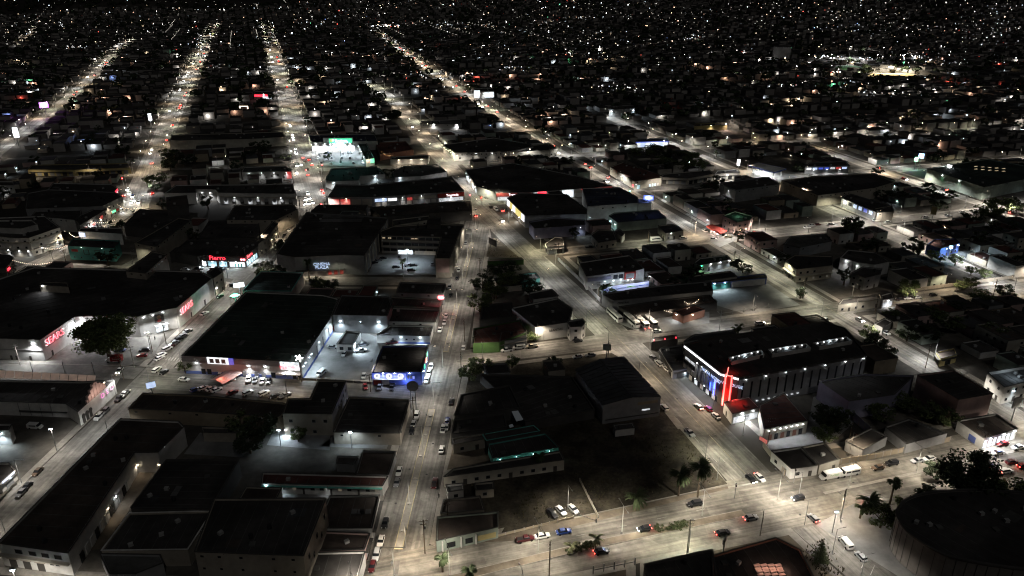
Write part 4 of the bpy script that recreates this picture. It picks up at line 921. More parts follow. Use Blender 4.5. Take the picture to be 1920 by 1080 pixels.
for (w0, w1, w2, w3) in [((1366, 674), (1427, 660), (1432, 668), (1372, 682)), ((1440, 659), (1511, 648), (1519, 656), (1448, 668)), ((1524, 647), (1586, 635), (1597, 643), (1536, 654))]:
    Q = [Vector(G(*w, 13)) for w in (w0, w1, w2, w3)]; cc = Vector(b.c)
    rim = empty('light_well', tuple((sum(Q, Vector((0, 0))) / 4 - cc)) + (b.rz,)); rim.parent = b.root; c2 = sum(Q, Vector((0, 0))) / 4
    for n_ in range(4):
        a_, e_ = Q[n_], Q[(n_ + 1) % 4]; m_ = (a_ + e_) / 2 - c2
        box('well_wall', 'wall_white', (m_.x, m_.y, .75), ((e_ - a_).length, .3, 1.5), math.atan2((e_ - a_).y, (e_ - a_).x), rim)
    for n_ in range(5):
        m_ = Q[0].lerp(Q[1], .12 + n_ * .19) - c2; dn = (c2 - (Q[0] + Q[1]) / 2).normalized()
        box('well_lamp', 'led_white', (m_.x + dn.x * .4, m_.y + dn.y * .4, 1.15), (.4, .4, .3), 0, rim)
        box('well_door', 'door_dark', (m_.x + dn.x * .25 + 1, m_.y + dn.y * .25, .6), (1.4, .2, 1.2), math.atan2((Q[1] - Q[0]).y, (Q[1] - Q[0]).x), rim)
    lamp('POINT', (0, 0, 1.2), 90, COOL, rim, rad=.2)
b = building('redlit', 'low shop with red-lit roof and bright white front below the neon frame', [(1358, 754), (1404, 744), (1424, 764), (1374, 776)], 4.5, 'white', 'red', par=.2)
i = edge(b, 1399, 770); panel(b, i, .05, .95, .3, 2.8, 'win_white', 'lit_front', .05, .15); wlamp(b, i, .35, 4.0, 2600, WHITE, r=.3); wlamp(b, i, .75, 4.0, 600, WHITE, r=.15)
lamp('SPOT', (-1.5, 2.5, 9), 1500, (1, .05, .04), b.root, (.15, -.25, -1), 75, .5); j = edge(b, 1366, 765); panel(b, j, .3, .42, .2, 2.4, 'door_dark', 'door', .04, .1)
b = building('tileroof', 'long red tiled roof with a row of eave lamps above the lit yard', [(1424, 760), (1470, 737), (1515, 788), (1433, 804)], 5.5, 'cream', 'red', par=.15)
i = edge(b, 1474, 796)
for n_ in range(7): wlamp(b, i, .1 + n_ * .13, 4.6, 170, WHITE, r=.22, out=.9)
for n_ in range(6): panel(b, i, .12 + n_ * .14, .2 + n_ * .14, .3, 2.6, 'glass_dark' if n_ % 2 else 'wall_brick', 'shop_front', .05, .12)
building('lowdark1', 'low dark canopy roofs left of the hotel on the diagonal avenue', [(1237, 653), (1279, 646), (1291, 690), (1262, 695)], 4, 'grey', 'metal', fac='shop')
b = building('redlamps', 'small station roof edged with red lamps at the crossroads', [(1222, 641), (1226, 633), (1268, 628), (1271, 635)], 4, 'dark', 'brown', par=.2)
i = edge(b, 1246, 638)
for f in (.08, .5, .92): p_, an_, L_, nr_ = on(b, i, f, 4.4, 0); cyl('red_lamp', 'sign_red', p_, .3, .5, b.root, 8)
building('fancanopy', 'curved dark canopy roof behind the hotel corner', [(1282, 640), (1300, 628), (1375, 618), (1380, 626), (1330, 633)], 6, 'grey', 'metal')
building('whiteside', 'dark flat roof with a tall white side wall lit faintly violet beside the parking yard', [(1536, 714), (1620, 701), (1714, 704), (1676, 740), (1592, 752)], 8, 'purple', 'tar')  # faint violet light on the white wall is put into its colour
building('pinkbox', 'big windowless pinkish box with black roof right of the hotel yard', [(1720, 703), (1787, 694), (1862, 738), (1798, 749)], 10, 'pink', 'tar')
building('hs1', 'black-roofed corner house with white lit porch on the boulevard', [(1447, 846), (1502, 838), (1534, 872), (1484, 879)], 4, 'white', fac='win')
building('hs2', 'dark house with boundary wall behind the two white minibuses', [(1504, 838), (1545, 830), (1575, 860), (1537, 871)], 4, 'cream', fac='win')
building('hs3', 'low black roof behind the left part of the boulevard wall', [(1586, 826), (1634, 802), (1664, 818), (1618, 842)], 4, 'grey')
building('hs3b', 'long low black roof behind the right part of the boulevard wall', [(1660, 800), (1704, 785), (1776, 812), (1700, 832)], 4, 'grey')
b = building('litlattice', 'corner store with white glowing lattice front on the boulevard', [(1796, 788), (1868, 776), (1908, 803), (1845, 822)], 4.5, 'white', 'brown')
i = edge(b, 1876, 813)
for n_ in range(7): panel(b, i, .04 + n_ * .135, .12 + n_ * .135, .4, 3.4, 'win_bright', 'lit_window', .05, .15)
j = edge(b, 1820, 806); panel(b, j, .5, .75, .4, 2.8, 'wall_blue', 'painted_wall', .05, .12)
for f in (.2, .6, .9): wlamp(b, i, f, 4, 1600, WHITE, r=.25)
b = building('whitehouse', 'white two-storey house with roof terrace at the right edge', [(1852, 698), (1925, 686), (1945, 710), (1884, 726)], 7.5, 'white', 'white', par=1.2, fac='win')
wlamp(b, edge(b, 1915, 718), .3, 5, 900, COOL, 'lamp_cold')
lamp('POINT', (0, 0, 9), 150, COOL, b.root)
building('kioskr', 'small yellowish shelter beside the second avenue', [(1756, 660), (1790, 652), (1795, 664), (1764, 672)], 4, 'yellow', 'brown', fac='shop')
building('corner_shack', 'low white-walled shack at the corner near the round tree', [(1640, 606), (1660, 596), (1672, 603), (1655, 614)], 3.5, 'white')
b = building('tileS', 'black tiled-roof restaurant with warm lit terrace at the bottom edge', [(1335, 1042), (1455, 1008), (1500, 1030), (1530, 1090), (1340, 1120)], 5, 'brick', 'tar')
i = edge(b, 1478, 1019)
b2 = building('tileS2', 'black flat roof at the bottom edge beside the boulevard', [(1208, 1058), (1336, 1030), (1345, 1090), (1230, 1130)], 5, 'dark', 'tar', fac='blank')
q0 = G(1450, 1062, 5.4)
tt = empty('lit_terrace', (q0[0], q0[1], 4.6), label='warmly lit tiled terrace at the bottom edge of the restaurant', cat='terrace')
for r_ in range(4):
    for c_ in range(4):
        box('roof_tile', 'wall_pink', (-4 + c_ * 1.9, -2.2 + r_ * 1.1, .15 + .12 * (r_ % 2)), (1.7, .8, .16), R(16), tt)
for c_ in range(3): lamp('POINT', (-3 + c_ * 3, -.5, 1.6), 70, (1, .62, .45), tt, rad=.15)
# round dark arena at the right bottom corner
def smooth(P, n=5):
    out = []; L = len(P)
    for i in range(L):
        a, b_, c_, d = [Vector(P[(i + k) % L]) for k in (-1, 0, 1, 2)]
        for k in range(n):
            t = k / n; out.append(tuple(.5 * ((2 * b_) + (c_ - a) * t + (2 * a - 5 * b_ + 4 * c_ - d) * t * t + (3 * b_ - a - 3 * c_ + d) * t ** 3)))
    return out
DR = smooth([G(x, y, 11) for x, y in [(1682, 958), (1690, 982), (1715, 1007), (1765, 1037), (1815, 1050), (1865, 1059), (1930, 1066), (2010, 1060), (2060, 1010), (2020, 950), (1930, 925), (1830, 918), (1750, 922), (1702, 935)]])
b = building('drum', 'huge rounded black-roofed arena with a dim curved wall at the bottom right', DR, 11, 'arena', 'tar', world=True, cop=None)
n_ = len(b.P)
for k in range(n_):
    a_, e_ = Vector(b.P[k]), Vector(b.P[(k + 1) % n_]); m_ = (a_ + e_) / 2
    if k % 2 == 0: box('wall_joint', 'wall_dark', (a_.x - b.c[0], a_.y - b.c[1], 5.2), (.12, .25, 10), math.atan2((e_ - a_).y, (e_ - a_).x), b.root)
    box('cornice', 'wall_dark', (m_.x - b.c[0], m_.y - b.c[1], 10.95), ((e_ - a_).length + .05, .7, .4), math.atan2((e_ - a_).y, (e_ - a_).x), b.root)
# ---------------------------------------------------------------- more named places farther off
def canopy(key, label, pts, h, m_top, m_edge, power, col=WHITE, nlamp=4):
    P = [G(x, y, h) for x, y in pts]
    if area2(P) < 0: P = P[::-1]
    FOOT.append(P); c = (sum(p[0] for p in P) / len(P), sum(p[1] for p in P) / len(P))
    o = empty('filling_station', (c[0], c[1], 0), label=label, cat='filling station')
    slab('canopy_roof', P, h - .5, h, m_top, o, c)
    I = inset(P, -.12); n = len(P)
    for k in range(n):
        a, e = Vector(I[k]), Vector(I[(k + 1) % n]); m_ = (a + e) / 2
        box('canopy_edge', m_edge, (m_.x - c[0], m_.y - c[1], h - .3), ((e - a).length, .12, .9), math.atan2((e - a).y, (e - a).x), o)
    J = inset(P, 2.2)
    for x, y in J: box('canopy_post', 'wall_white', (x - c[0], y - c[1], (h - .5) / 2), (.5, .5, h - .5), 0, o)
    for k in range(nlamp):
        f = (k + .5) / nlamp; q = Vector(J[0]).lerp(Vector(J[min(2, n - 1)]), f); lamp('SPOT', (q.x - c[0], q.y - c[1], h - .7), power, col, o, (0, 0, -1), 165, .5)
        box('canopy_lamp', 'lamp_white', (q.x - c[0], q.y - c[1], h - .6), (1.2, 1.2, .12), 0, o)
    for k in range(2):
        q = Vector(J[0]).lerp(Vector(J[min(2, n - 1)]), .3 + .4 * k); box('fuel_pump', 'wall_white', (q.x - c[0], q.y - c[1], .9), (.8, 1.4, 1.6), UA, o)
    g = sheet('forecourt', inset(P, -7), .15, 'lot_concrete', None, o); g.location = (-c[0], -c[1], 0)
    return o
canopy('gas', 'white floodlit filling station canopy with blue edge on the right', [(1404, 310), (1422, 305), (1474, 316), (1452, 323)], 6, 'wall_white', 'wall_blue', 4200)
canopy('gas2', 'small red-edged canopy kiosk by the second avenue', [(1325, 424), (1336, 421), (1362, 432), (1350, 437)], 4.5, 'wall_red', 'wall_red', 700, (1, .55, .45), 2)
b = building('lilac', 'long lilac-grey blank wall with dark roof beside the diagonal avenue', [(992, 416), (1040, 408), (1096, 412), (1098, 421), (1002, 428)], 7, 'purple', 'tar')
wlamp(b, edge(b, 1050, 425), .9, 5.5, 500, COOL, r=.12)
b = building('bigwhite', 'tall white-walled box lit from below behind the green-roofed hall', [(1102, 387), (1092, 353), (1160, 351), (1196, 370), (1196, 380)], 10, 'white', 'blue')
i = edge(b, 1149, 384)
for f in (.3, .5, .75): window(b, i, f, 8, 1.2, .8)
for f, pw in ((.95, 2600), (.75, 1500), (.5, 900), (.05, 1500)): wlamp(b, i, f, 3.0, pw, COOL, 'lamp_cold', out=.8, size=170, r=.12, aim=None)
b = building('bigwhite2', 'narrow white annex with steel brace beside the tall white box', [(1197, 381), (1197, 374), (1217, 373), (1222, 380)], 9, 'white', 'pale')
b = building('yellowsign', 'black-roofed store with yellow and white lit panels facing the diagonal avenue', [(951, 371), (974, 362), (1062, 364), (1100, 392), (1100, 401), (985, 404)], 8, 'grey', 'tar')
i = edge(b, 968, 388)
for k in range(6): panel(b, i, .02 + k * .16, .16 + k * .16, 3.4, 7.4, 'sign_yellow' if k in (1, 3, 4) else 'sign_white', 'lit_panel', .3, .3)
wlamp(b, i, .3, 3.2, 900, WHITE, r=.15); wlamp(b, i, .7, 3.2, 900, WHITE, r=.15)
i = edge(b, 1042, 402)
for k in range(7): panel(b, i, .1 + k * .12, .17 + k * .12, .4, 2.6, rnd.choice(['win_dim', 'glass_dark', 'shutter']), 'shop_front', .05, .14)
for f in (.3, .55, .62, .85): wlamp(b, i, f, 4, 380, COOL, 'lamp_cold', r=.15)
b = building('greenhall', 'long dark roof with cyan-lit end wall and green side wall', [(1141, 405), (1152, 399), (1232, 393), (1250, 409), (1158, 417)], 6, 'palegreen', 'blue')
wlamp(b, edge(b, 1148, 411), .3, 4, 1800, (.6, .95, 1), 'lamp_cold'); wlamp(b, edge(b, 1148, 411), .8, 4, 900, (.6, .95, 1), 'lamp_cold')
b = building('creamh', 'cream flat-roofed house with lit gable lamp near the second avenue', [(1234, 423), (1262, 420), (1282, 432), (1248, 437)], 5, 'cream', fac='win'); wlamp(b, edge(b, 1265, 435), .3, 4.5, 400, WHITE, r=.2)
building('smallw1', 'small white house with a bright side wall in the middle block', [(1150, 433), (1160, 429), (1172, 437), (1166, 443)], 4.5, 'white', fac='win')
building('smallw2', 'dark-roofed pair of low houses on the second cross street', [(1108, 440), (1122, 430), (1150, 432), (1156, 449), (1122, 455)], 4.5, 'beige', fac='win')
building('smallw3', 'low white corner shop on the second cross street', [(1022, 456), (1040, 444), (1055, 445), (1058, 460), (1026, 463)], 4.5, 'white', fac='shop')
b = building('pinkgreen', 'pink two-storey building with green-lit roof by the second avenue', [(1356, 404), (1378, 396), (1412, 405), (1404, 413), (1382, 417)], 8, 'pink', 'green', fac='win')
wlamp(b, edge(b, 1393, 416), .3, 3, 900, (1, .6, .5), 'lamp_warm'); lamp('POINT', (0, 3, 9), 160, (.4, 1, .6), b.root); wlamp(b, edge(b, 1393, 416), .8, 3, 900, (1, .6, .5), 'lamp_warm')
b = building('greybox', 'plain grey box building with a white lit corner panel', [(1350, 343), (1440, 331), (1462, 345), (1380, 356)], 9, 'grey', 'tar', fac='blank')
panel(b, edge(b, 1365, 350), .3, 1, .5, 8, 'wall_white', 'white_panel', .05, .1); wlamp(b, edge(b, 1365, 350), .6, 6.5, 700, WHITE, r=.15)
b = building('trow', 'long black roof with bright white and red shop fronts along the diagonal avenue', [(894, 349), (872, 318), (960, 305), (1085, 330), (1148, 349), (1000, 360), (930, 361)], 6, 'white', 'tar')
i = edge(b, 1074, 355); j = edge(b, 965, 360); k_ = edge(b, 883, 334)
panel(b, i, .0, .28, .4, 5.4, 'win_bright', 'lit_front', .2, .3); panel(b, i, .05, .16, 4.4, 5.8, 'sign_red', 'lit_sign', .5, .2); panel(b, i, .3, .62, 3, 4.8, 'wall_cream', 'fascia', .2, .3); panel(b, i, .36, .5, .4, 5.6, 'win_bright', 'lit_front', .4, .3)
panel(b, i, .64, .95, 3.2, 5.0, 'sign_white', 'lit_sign', .3, .3); panel(b, i, .6, 1, 5.0, 5.6, 'sign_red_soft', 'lit_edge', .3, .3)
for f in (.1, .4, .8): wlamp(b, i, f, 3, 1600, WHITE)
panel(b, j, .0, .95, 3.2, 5.6, 'wall_red', 'red_fascia', .3, .3); text(b, j, .5, 4.5, 'Trasmoda', 1.5, 'led_white', .6); panel(b, j, .05, .9, .4, 2.8, 'win_white', 'lit_shop', .1, .2); wlamp(b, j, .5, 3, 1300, WHITE)
for n_ in range(10): panel(b, k_, .04 + n_ * .095, .11 + n_ * .095, .4, 3.0, rnd.choice(['win_bright', 'win_white', 'shutter']), 'shop_front', .05, .15)
for n_ in range(5): wlamp(b, k_, .1 + n_ * .2, 4.2, 900, WHITE, r=.2)
b = building('creamcor', 'cream corner building with red and cyan lit doors on the second avenue', [(1144, 313), (1168, 304), (1235, 326), (1240, 333), (1190, 340)], 6, 'cream', 'red', fac='blank')
i = edge(b, 1215, 338); panel(b, i, .1, .2, .3, 2.6, 'win_cool', 'lit_door', .06, .15)
for f in (.55, .65, .75, .85): panel(b, i, f, f + .06, .4, 2.4, 'win_cool' if f < .8 else 'win_dim', 'lit_window', .06, .15)
panel(b, edge(b, 1167, 327), .93, .97, 1.5, 3, 'sign_red', 'lit_sign', .2, .2); wlamp(b, i, .05, 3.5, 700, WHITE, r=.15); wlamp(b, edge(b, 1167, 327), .5, 4, 600, NEUT, r=.12)
building('creamrow', 'row of cream fronts with blue doors right of the cream corner building', [(1238, 332), (1245, 326), (1330, 318), (1338, 326), (1290, 334)], 5, 'cream', fac='shop')
b = building('lightrow', 'pale one-storey row with lit yard near the filling station', [(1340, 326), (1345, 320), (1380, 317), (1388, 323)], 5, 'white', fac='shop'); wlamp(b, edge(b, 1364, 325), .5, 4, 1500, WHITE)
b = building('bluecube', 'cyan-blue glowing store front far up the second avenue', [(1192, 266), (1196, 260), (1252, 258), (1254, 264)], 5, 'white', 'blue')
i = edge(b, 1223, 265)
for n_ in range(7): panel(b, i, .03 + n_ * .135, .15 + n_ * .135, .3, 4.6, 'sign_bluewhite' if n_ % 2 else 'win_bright', 'lit_panel', .2, .3)
panel(b, i, 0, 1, 4.2, 4.9, 'sign_blue', 'lit_fascia', .4, .3); wlamp(b, i, .5, 4, 1500, COOL)
b = building('bluestrip', 'dark-roofed store with small blue lit signs right of the filling station', [(1510, 312), (1518, 305), (1585, 302), (1592, 310)], 6, 'grey', 'tar')
i = edge(b, 1551, 311)
for n_, mm in enumerate(('sign_white', 'sign_bluewhite', 'sign_blue', 'sign_blue', 'win_white', 'sign_red_soft', 'sign_bluewhite')): panel(b, i, .04 + n_ * .135, .14 + n_ * .135, 3.4, 4.8, mm, 'lit_sign', .2, .3)
for f in (.2, .5, .8): wlamp(b, i, f, 3.2, 900, WHITE, r=.2)
b = building('greenshed', 'huge dark green shed with rows of roof lights at the right edge', [(1738, 316), (1850, 298), (1990, 322), (1845, 351)], 9, 'palegreen', 'green')
i = edge(b, 1791, 334); wlamp(b, i, .3, 8, 300, (.35, 1, .5), r=.3); wlamp(b, i, .6, 8, 200, (.35, 1, .5), r=.3)  # green lamps added to tint the pale shed wall
for k in range(10):
    q = G(1830 + (k % 5) * 13, 311 + (k // 5) * 5 + (k % 5), 9); box('skylight', 'win_warm', (q[0] - b.c[0], q[1] - b.c[1], b.rz + .1), (2.6, 1.0, .15), .3, b.roof)
for k in range(6):
    a_, e_ = G(1790 + k * 9, 314 + k * 4, 9), G(1840 + k * 10, 321 + k * 4.4, 9); m_ = ((a_[0] + e_[0]) / 2 - b.c[0], (a_[1] + e_[1]) / 2 - b.c[1]); box('roof_rib', 'roof_pale', (m_[0], m_[1], b.rz + .1), (math.hypot(e_[0] - a_[0], e_[1] - a_[1]), .4, .2), math.atan2(e_[1] - a_[1], e_[0] - a_[0]), b.roof)
b = building('longshed', 'long black-roofed hall with a floodlit inner yard on the right', [(1465, 338), (1520, 331), (1640, 325), (1676, 341), (1640, 352), (1534, 366)], 8, 'beige', 'tar', fac='blank')
q = G(1650, 350, 0); yl = building('yardwall', 'floodlit white yard wall behind a dark hedge on the right', [(1612, 351), (1613, 347), (1668, 342), (1672, 347)], 6, 'white', 'pale')
wlamp(yl, edge(yl, 1640, 350), .1, 5.4, 2200, WHITE); wlamp(yl, edge(yl, 1640, 350), .6, 5.4, 1400, WHITE)
b = building('bluewin', 'low row with square blue-lit windows on the third avenue', [(1578, 371), (1590, 362), (1668, 385), (1642, 397)], 6, 'grey', 'tar')
i = edge(b, 1610, 384)
for n_ in range(6): panel(b, i, .08 + n_ * .15, .17 + n_ * .15, 3, 5.2, 'sign_bluewhite' if n_ in (0, 2, 3, 5) else 'sign_blue' if n_ == 4 else 'glass_dark', 'lit_window', .1, .2)
building('bluewin_end', 'plain beige end house next to the blue-lit window row', [(1645, 399), (1640, 391), (1672, 385), (1676, 396)], 6, 'beige', fac='blank')
b = building('balcony', 'two-storey house with long balconies beside the second avenue', [(1472, 489), (1490, 478), (1560, 480), (1562, 497), (1494, 505)], 7.5, 'beige', 'tar')
for e_ in ((1483, 497), (1528, 501)):
    i = edge(b, *e_); facade(b, i, 'win', .1); panel(b, i, 0, 1, 3.6, 3.9, 'wall_cream', 'balcony', .6, 1.2)
b = building('villa', 'white villa with columns and lit curved front in the dark block', [(1576, 482), (1590, 468), (1640, 473), (1668, 490), (1640, 496), (1600, 490)], 7, 'white', 'tar')
i = edge(b, 1620, 493); wlamp(b, i, .2, 5, 600, WHITE); wlamp(b, i, .7, 3, 900, WHITE, r=.3)
for k in range(4): panel(b, i, .05 + k * .12, .075 + k * .12, .2, 6, 'wall_white', 'column', .5, .5)
wlamp(b, edge(b, 1588, 486), .5, 6, 900, WHITE, r=.35)
building('villa2', 'small two-storey grey house in front of the white villa', [(1596, 512), (1618, 500), (1654, 504), (1650, 514), (1622, 521)], 7, 'grey', fac='win')
building('row570', 'low pale row along the cross street with one lit doorway', [(1572, 571), (1580, 560), (1650, 551), (1654, 560)], 4.5, 'cream', fac='win')
b = building('row570b', 'short white lit garage on the cross street beside parked cars', [(1655, 562), (1652, 553), (1672, 548), (1676, 558)], 4.5, 'white'); i = edge(b, 1665, 560); panel(b, i, .1, .9, .3, 2.8, 'win_white', 'lit_gate', .05, .12); wlamp(b, i, .5, 3.6, 900, WHITE, r=.2)
b = building('bluehouse', 'house with blue-white floodlight and pale blue wall on the third avenue', [(1738, 458), (1752, 448), (1790, 447), (1800, 455), (1764, 466)], 6, 'blue', 'red', fac='win')
i = edge(b, 1782, 461); wlamp(b, i, .9, 5, 3200, (.55, .75, 1), 'lamp_cold', r=.4); wlamp(b, i, .3, 5, 900, (.55, .75, 1), 'lamp_cold', r=.2)
building('palehall', 'pale grey flat-topped hall in the block right of the second avenue', [(1470, 458), (1482, 443), (1548, 438), (1560, 452), (1500, 464)], 6, 'grey', 'pale', fac='blank')
building('strip1', 'long narrow dim motel strip with a row of small windows', [(1312, 528), (1290, 518), (1370, 508), (1382, 518)], 5, 'cream', 'tar', fac='blank')
b = building('bluemural', 'low wall painted with a blue and white mural under lamps', [(1300, 534), (1298, 529), (1434, 513), (1438, 520)], 4, 'blue', 'tar', par=.2)
i = edge(b, 1369, 527)
panel(b, i, .02, .5, .2, 3.2, 'wall_teal', 'mural', .05, .08); panel(b, i, .52, .98, .2, 3.4, 'wall_white', 'mural', .05, .08)
for f in (.12, .28, .42): wlamp(b, i, f, 3.7, 1100, (.7, .9, 1), 'lamp_cold', r=.3)
b = building('greenmotel', 'small motel lit by green and white lamps near the second avenue', [(1302, 492), (1312, 484), (1362, 478), (1370, 486), (1312, 497)], 4.5, 'white', 'green', fac='win')
i = edge(b, 1340, 492); wlamp(b, i, .05, 4, 900, (.4, 1, .5), 'signal_green', r=.2)
for f in (.35, .65, .95): wlamp(b, i, f, 4, 500, COOL, r=.2)
b = building('twostoreyshop', 'two-storey shop with a red-framed panel and lit green windows', [(1100, 518), (1086, 492), (1180, 478), (1208, 503), (1191, 507)], 7.5, 'white', 'tar')
i = edge(b, 1146, 513)
panel(b, i, .02, .5, 4.6, 6.4, 'wall_purple', 'fascia', .3, .5); panel(b, i, .77, 1.0, 3.4, 7.4, 'wall_red', 'red_frame', .5, .9); panel(b, i, .8, .97, 3.9, 6.6, 'wall_grey', 'panel', .97, .1)
for f in (.55, .66): panel(b, i, f, f + .09, 4.2, 6.4, 'glass_dark', 'window', .05, .15)
panel(b, i, .5, .77, .4, 3.0, 'win_dim', 'glazed_front', .1, .2)
for f in (.38, .55, .7): wlamp(b, i, f, 3.6, 480, (.7, .95, 1), 'lamp_cold', r=.2)
for f in (.85, .95): wlamp(b, i, f, 3.0, 400, WHITE, r=.2)
b = building('busdepot', 'long low black-roofed bus depot with a grey lettered wall', [(1129, 551), (1232, 536), (1332, 527), (1337, 545), (1150, 563)], 6, 'grey', 'tar')
text(b, edge(b, 1243, 554), .1, 4.2, 'CENTRAL', 1.0, 'black', .1)
sw = empty('lettered_wall', G(1170, 545) + (0,), label='free-standing blue-white wall with painted lettering beside the bus depot', cat='wall')
a_, e_ = Vector(G(1128, 552)), Vector(G(1216, 540)); m_ = (a_ + e_) / 2; an = math.atan2((e_ - a_).y, (e_ - a_).x)
sw.location = (m_.x, m_.y, 0); box('wall_panel', 'wall_purple', (0, 0, 1.9), ((e_ - a_).length, .3, 3.8), an, sw)
nn = Vector((math.sin(an), -math.cos(an)))
text_at(sw, 'BIENVENIDOS a Territorio', (nn.x * .25 - 6 * math.cos(an), nn.y * .25 - 6 * math.sin(an), 2.1), an, .85, 'wall_blue', 'CENTER', .95)
text_at(sw, 'ZORROS', (nn.x * .25 + 3.0 * math.cos(an), nn.y * .25 + 3.0 * math.sin(an), 2.2), an, .9, 'wall_green', 'CENTER', .95)
text_at(sw, 'engrandece tu pasión', (nn.x * .25 + 9.5 * math.cos(an), nn.y * .25 + 9.5 * math.sin(an), 2.2), an, .7, 'wall_blue', 'CENTER', .95)
for k in range(4):
    q = a_.lerp(e_, .15 + k * .24) - m_; lamp('SPOT', (q.x + nn.x * 3, q.y + nn.y * 3, 4.6), 600, (.7, .82, 1), sw, (-nn.x, -nn.y, -.8), 140, .6)
building('depotfront', 'dark low roof between the lettered wall and the parked coaches', [(1160, 575), (1240, 563), (1330, 553), (1345, 566), (1190, 590)], 4, 'dark', 'brown')
b = building('fiesta', 'low red-walled eatery strung with lights behind the coaches', [(1262, 583), (1300, 572), (1322, 580), (1282, 592)], 4, 'brick', 'red'); wlamp(b, edge(b, 1300, 588), .4, 3.4, 300, WARM, 'lamp_warm'); wlamp(b, edge(b, 1273, 590), .4, 3.2, 500, WHITE, r=.25)
b = building('gymwhite', 'bright white two-part pavilion where the second avenue narrows', [(888, 172), (890, 166), (924, 165), (926, 171)], 8, 'white'); i = edge(b, 907, 172)
panel(b, i, .02, .3, 1, 9.5, 'win_bright', 'lit_front', .3, .3); panel(b, i, .55, 1, 1, 7, 'win_bright', 'lit_front', .3, .3); wlamp(b, i, .5, 6, 2500, WHITE)
b = building('neonchapel', 'small chapel outlined in warm string lights in the upper left', [(448, 200), (449, 196), (464, 196), (466, 200)], 6, 'pink'); i = edge(b, 457, 200); panel(b, i, .05, .15, .3, 6.4, 'string_light', 'light_outline', .2, .3); panel(b, i, .85, .95, .3, 6.4, 'string_light', 'light_outline', .2, .3); panel(b, i, .05, .95, 6.2, 6.8, 'string_light', 'light_outline', .2, .3)
b = building('pinkshop', 'shop with pink-red lit fascia left of the tree-lined avenue', [(476, 176), (478, 171), (510, 171), (512, 176)], 6, 'white'); i = edge(b, 494, 176); panel(b, i, .02, .7, 3, 5, 'sign_red', 'lit_fascia', .3, .3); panel(b, i, .45, 1, .5, 3, 'win_bright', 'lit_front', .1, .2); wlamp(b, i, .5, 5.5, 1500, (1, .6, .6))
b = building('floodbox', 'grey box with three floodlights on its wall on the right', [(1142, 205), (1146, 199), (1188, 197), (1190, 203)], 8, 'grey'); i = edge(b, 1166, 205); wlamp(b, i, .1, 6, 3000, COOL, 'lamp_cold', r=.6); wlamp(b, i, .95, 6, 3000, COOL, 'lamp_cold', r=.6)
b = building('tenements', 'cluster of tall dim apartment slabs in the far right', [(1450, 88), (1450, 85), (1484, 85), (1484, 88)], 22, 'grey', fac='blank', det=False)
b = building('parkwall', 'long low yellow-lit wall beside the floodlit court on the right', [(1302, 236), (1303, 232), (1362, 230), (1364, 234)], 5, 'yellow'); i = edge(b, 1333, 236); wlamp(b, i, .5, 5, 2200, WARM, 'lamp_warm', r=.3); wlamp(b, i, .95, 6, 3000, (1, .75, .7), r=.6)
pf = sheet('sports_court', [G(1330, 245), G(1345, 239), G(1395, 250), G(1420, 258), G(1352, 259)], .16, 'dirt', None); FOOT.append([G(1330, 245), G(1345, 239), G(1395, 250), G(1420, 258), G(1352, 259)])
tag(pf, 'dimly lit bare court beside the yellow wall on the right', 'sports court')
def field(name, label, cx, cy, rx, ry, m):
    P = [G(cx + rx * math.cos(k * math.pi / 12), cy + ry * math.sin(k * math.pi / 12)) for k in range(24)]
    z = max(TZ(*p) for p in P) + .5; o = slab(name, P, z - 3, z, m); FOOT.append(P); tag(o, label, 'sports field'); return o, z
fo, fz = field('sports_field', 'floodlit green playing field in the far right', 1590, 128, 26, 4.5, 'turf'); fo2, fz2 = field('sports_field', 'floodlit sandy baseball field in the far right', 1670, 143, 50, 5.5, 'sand')
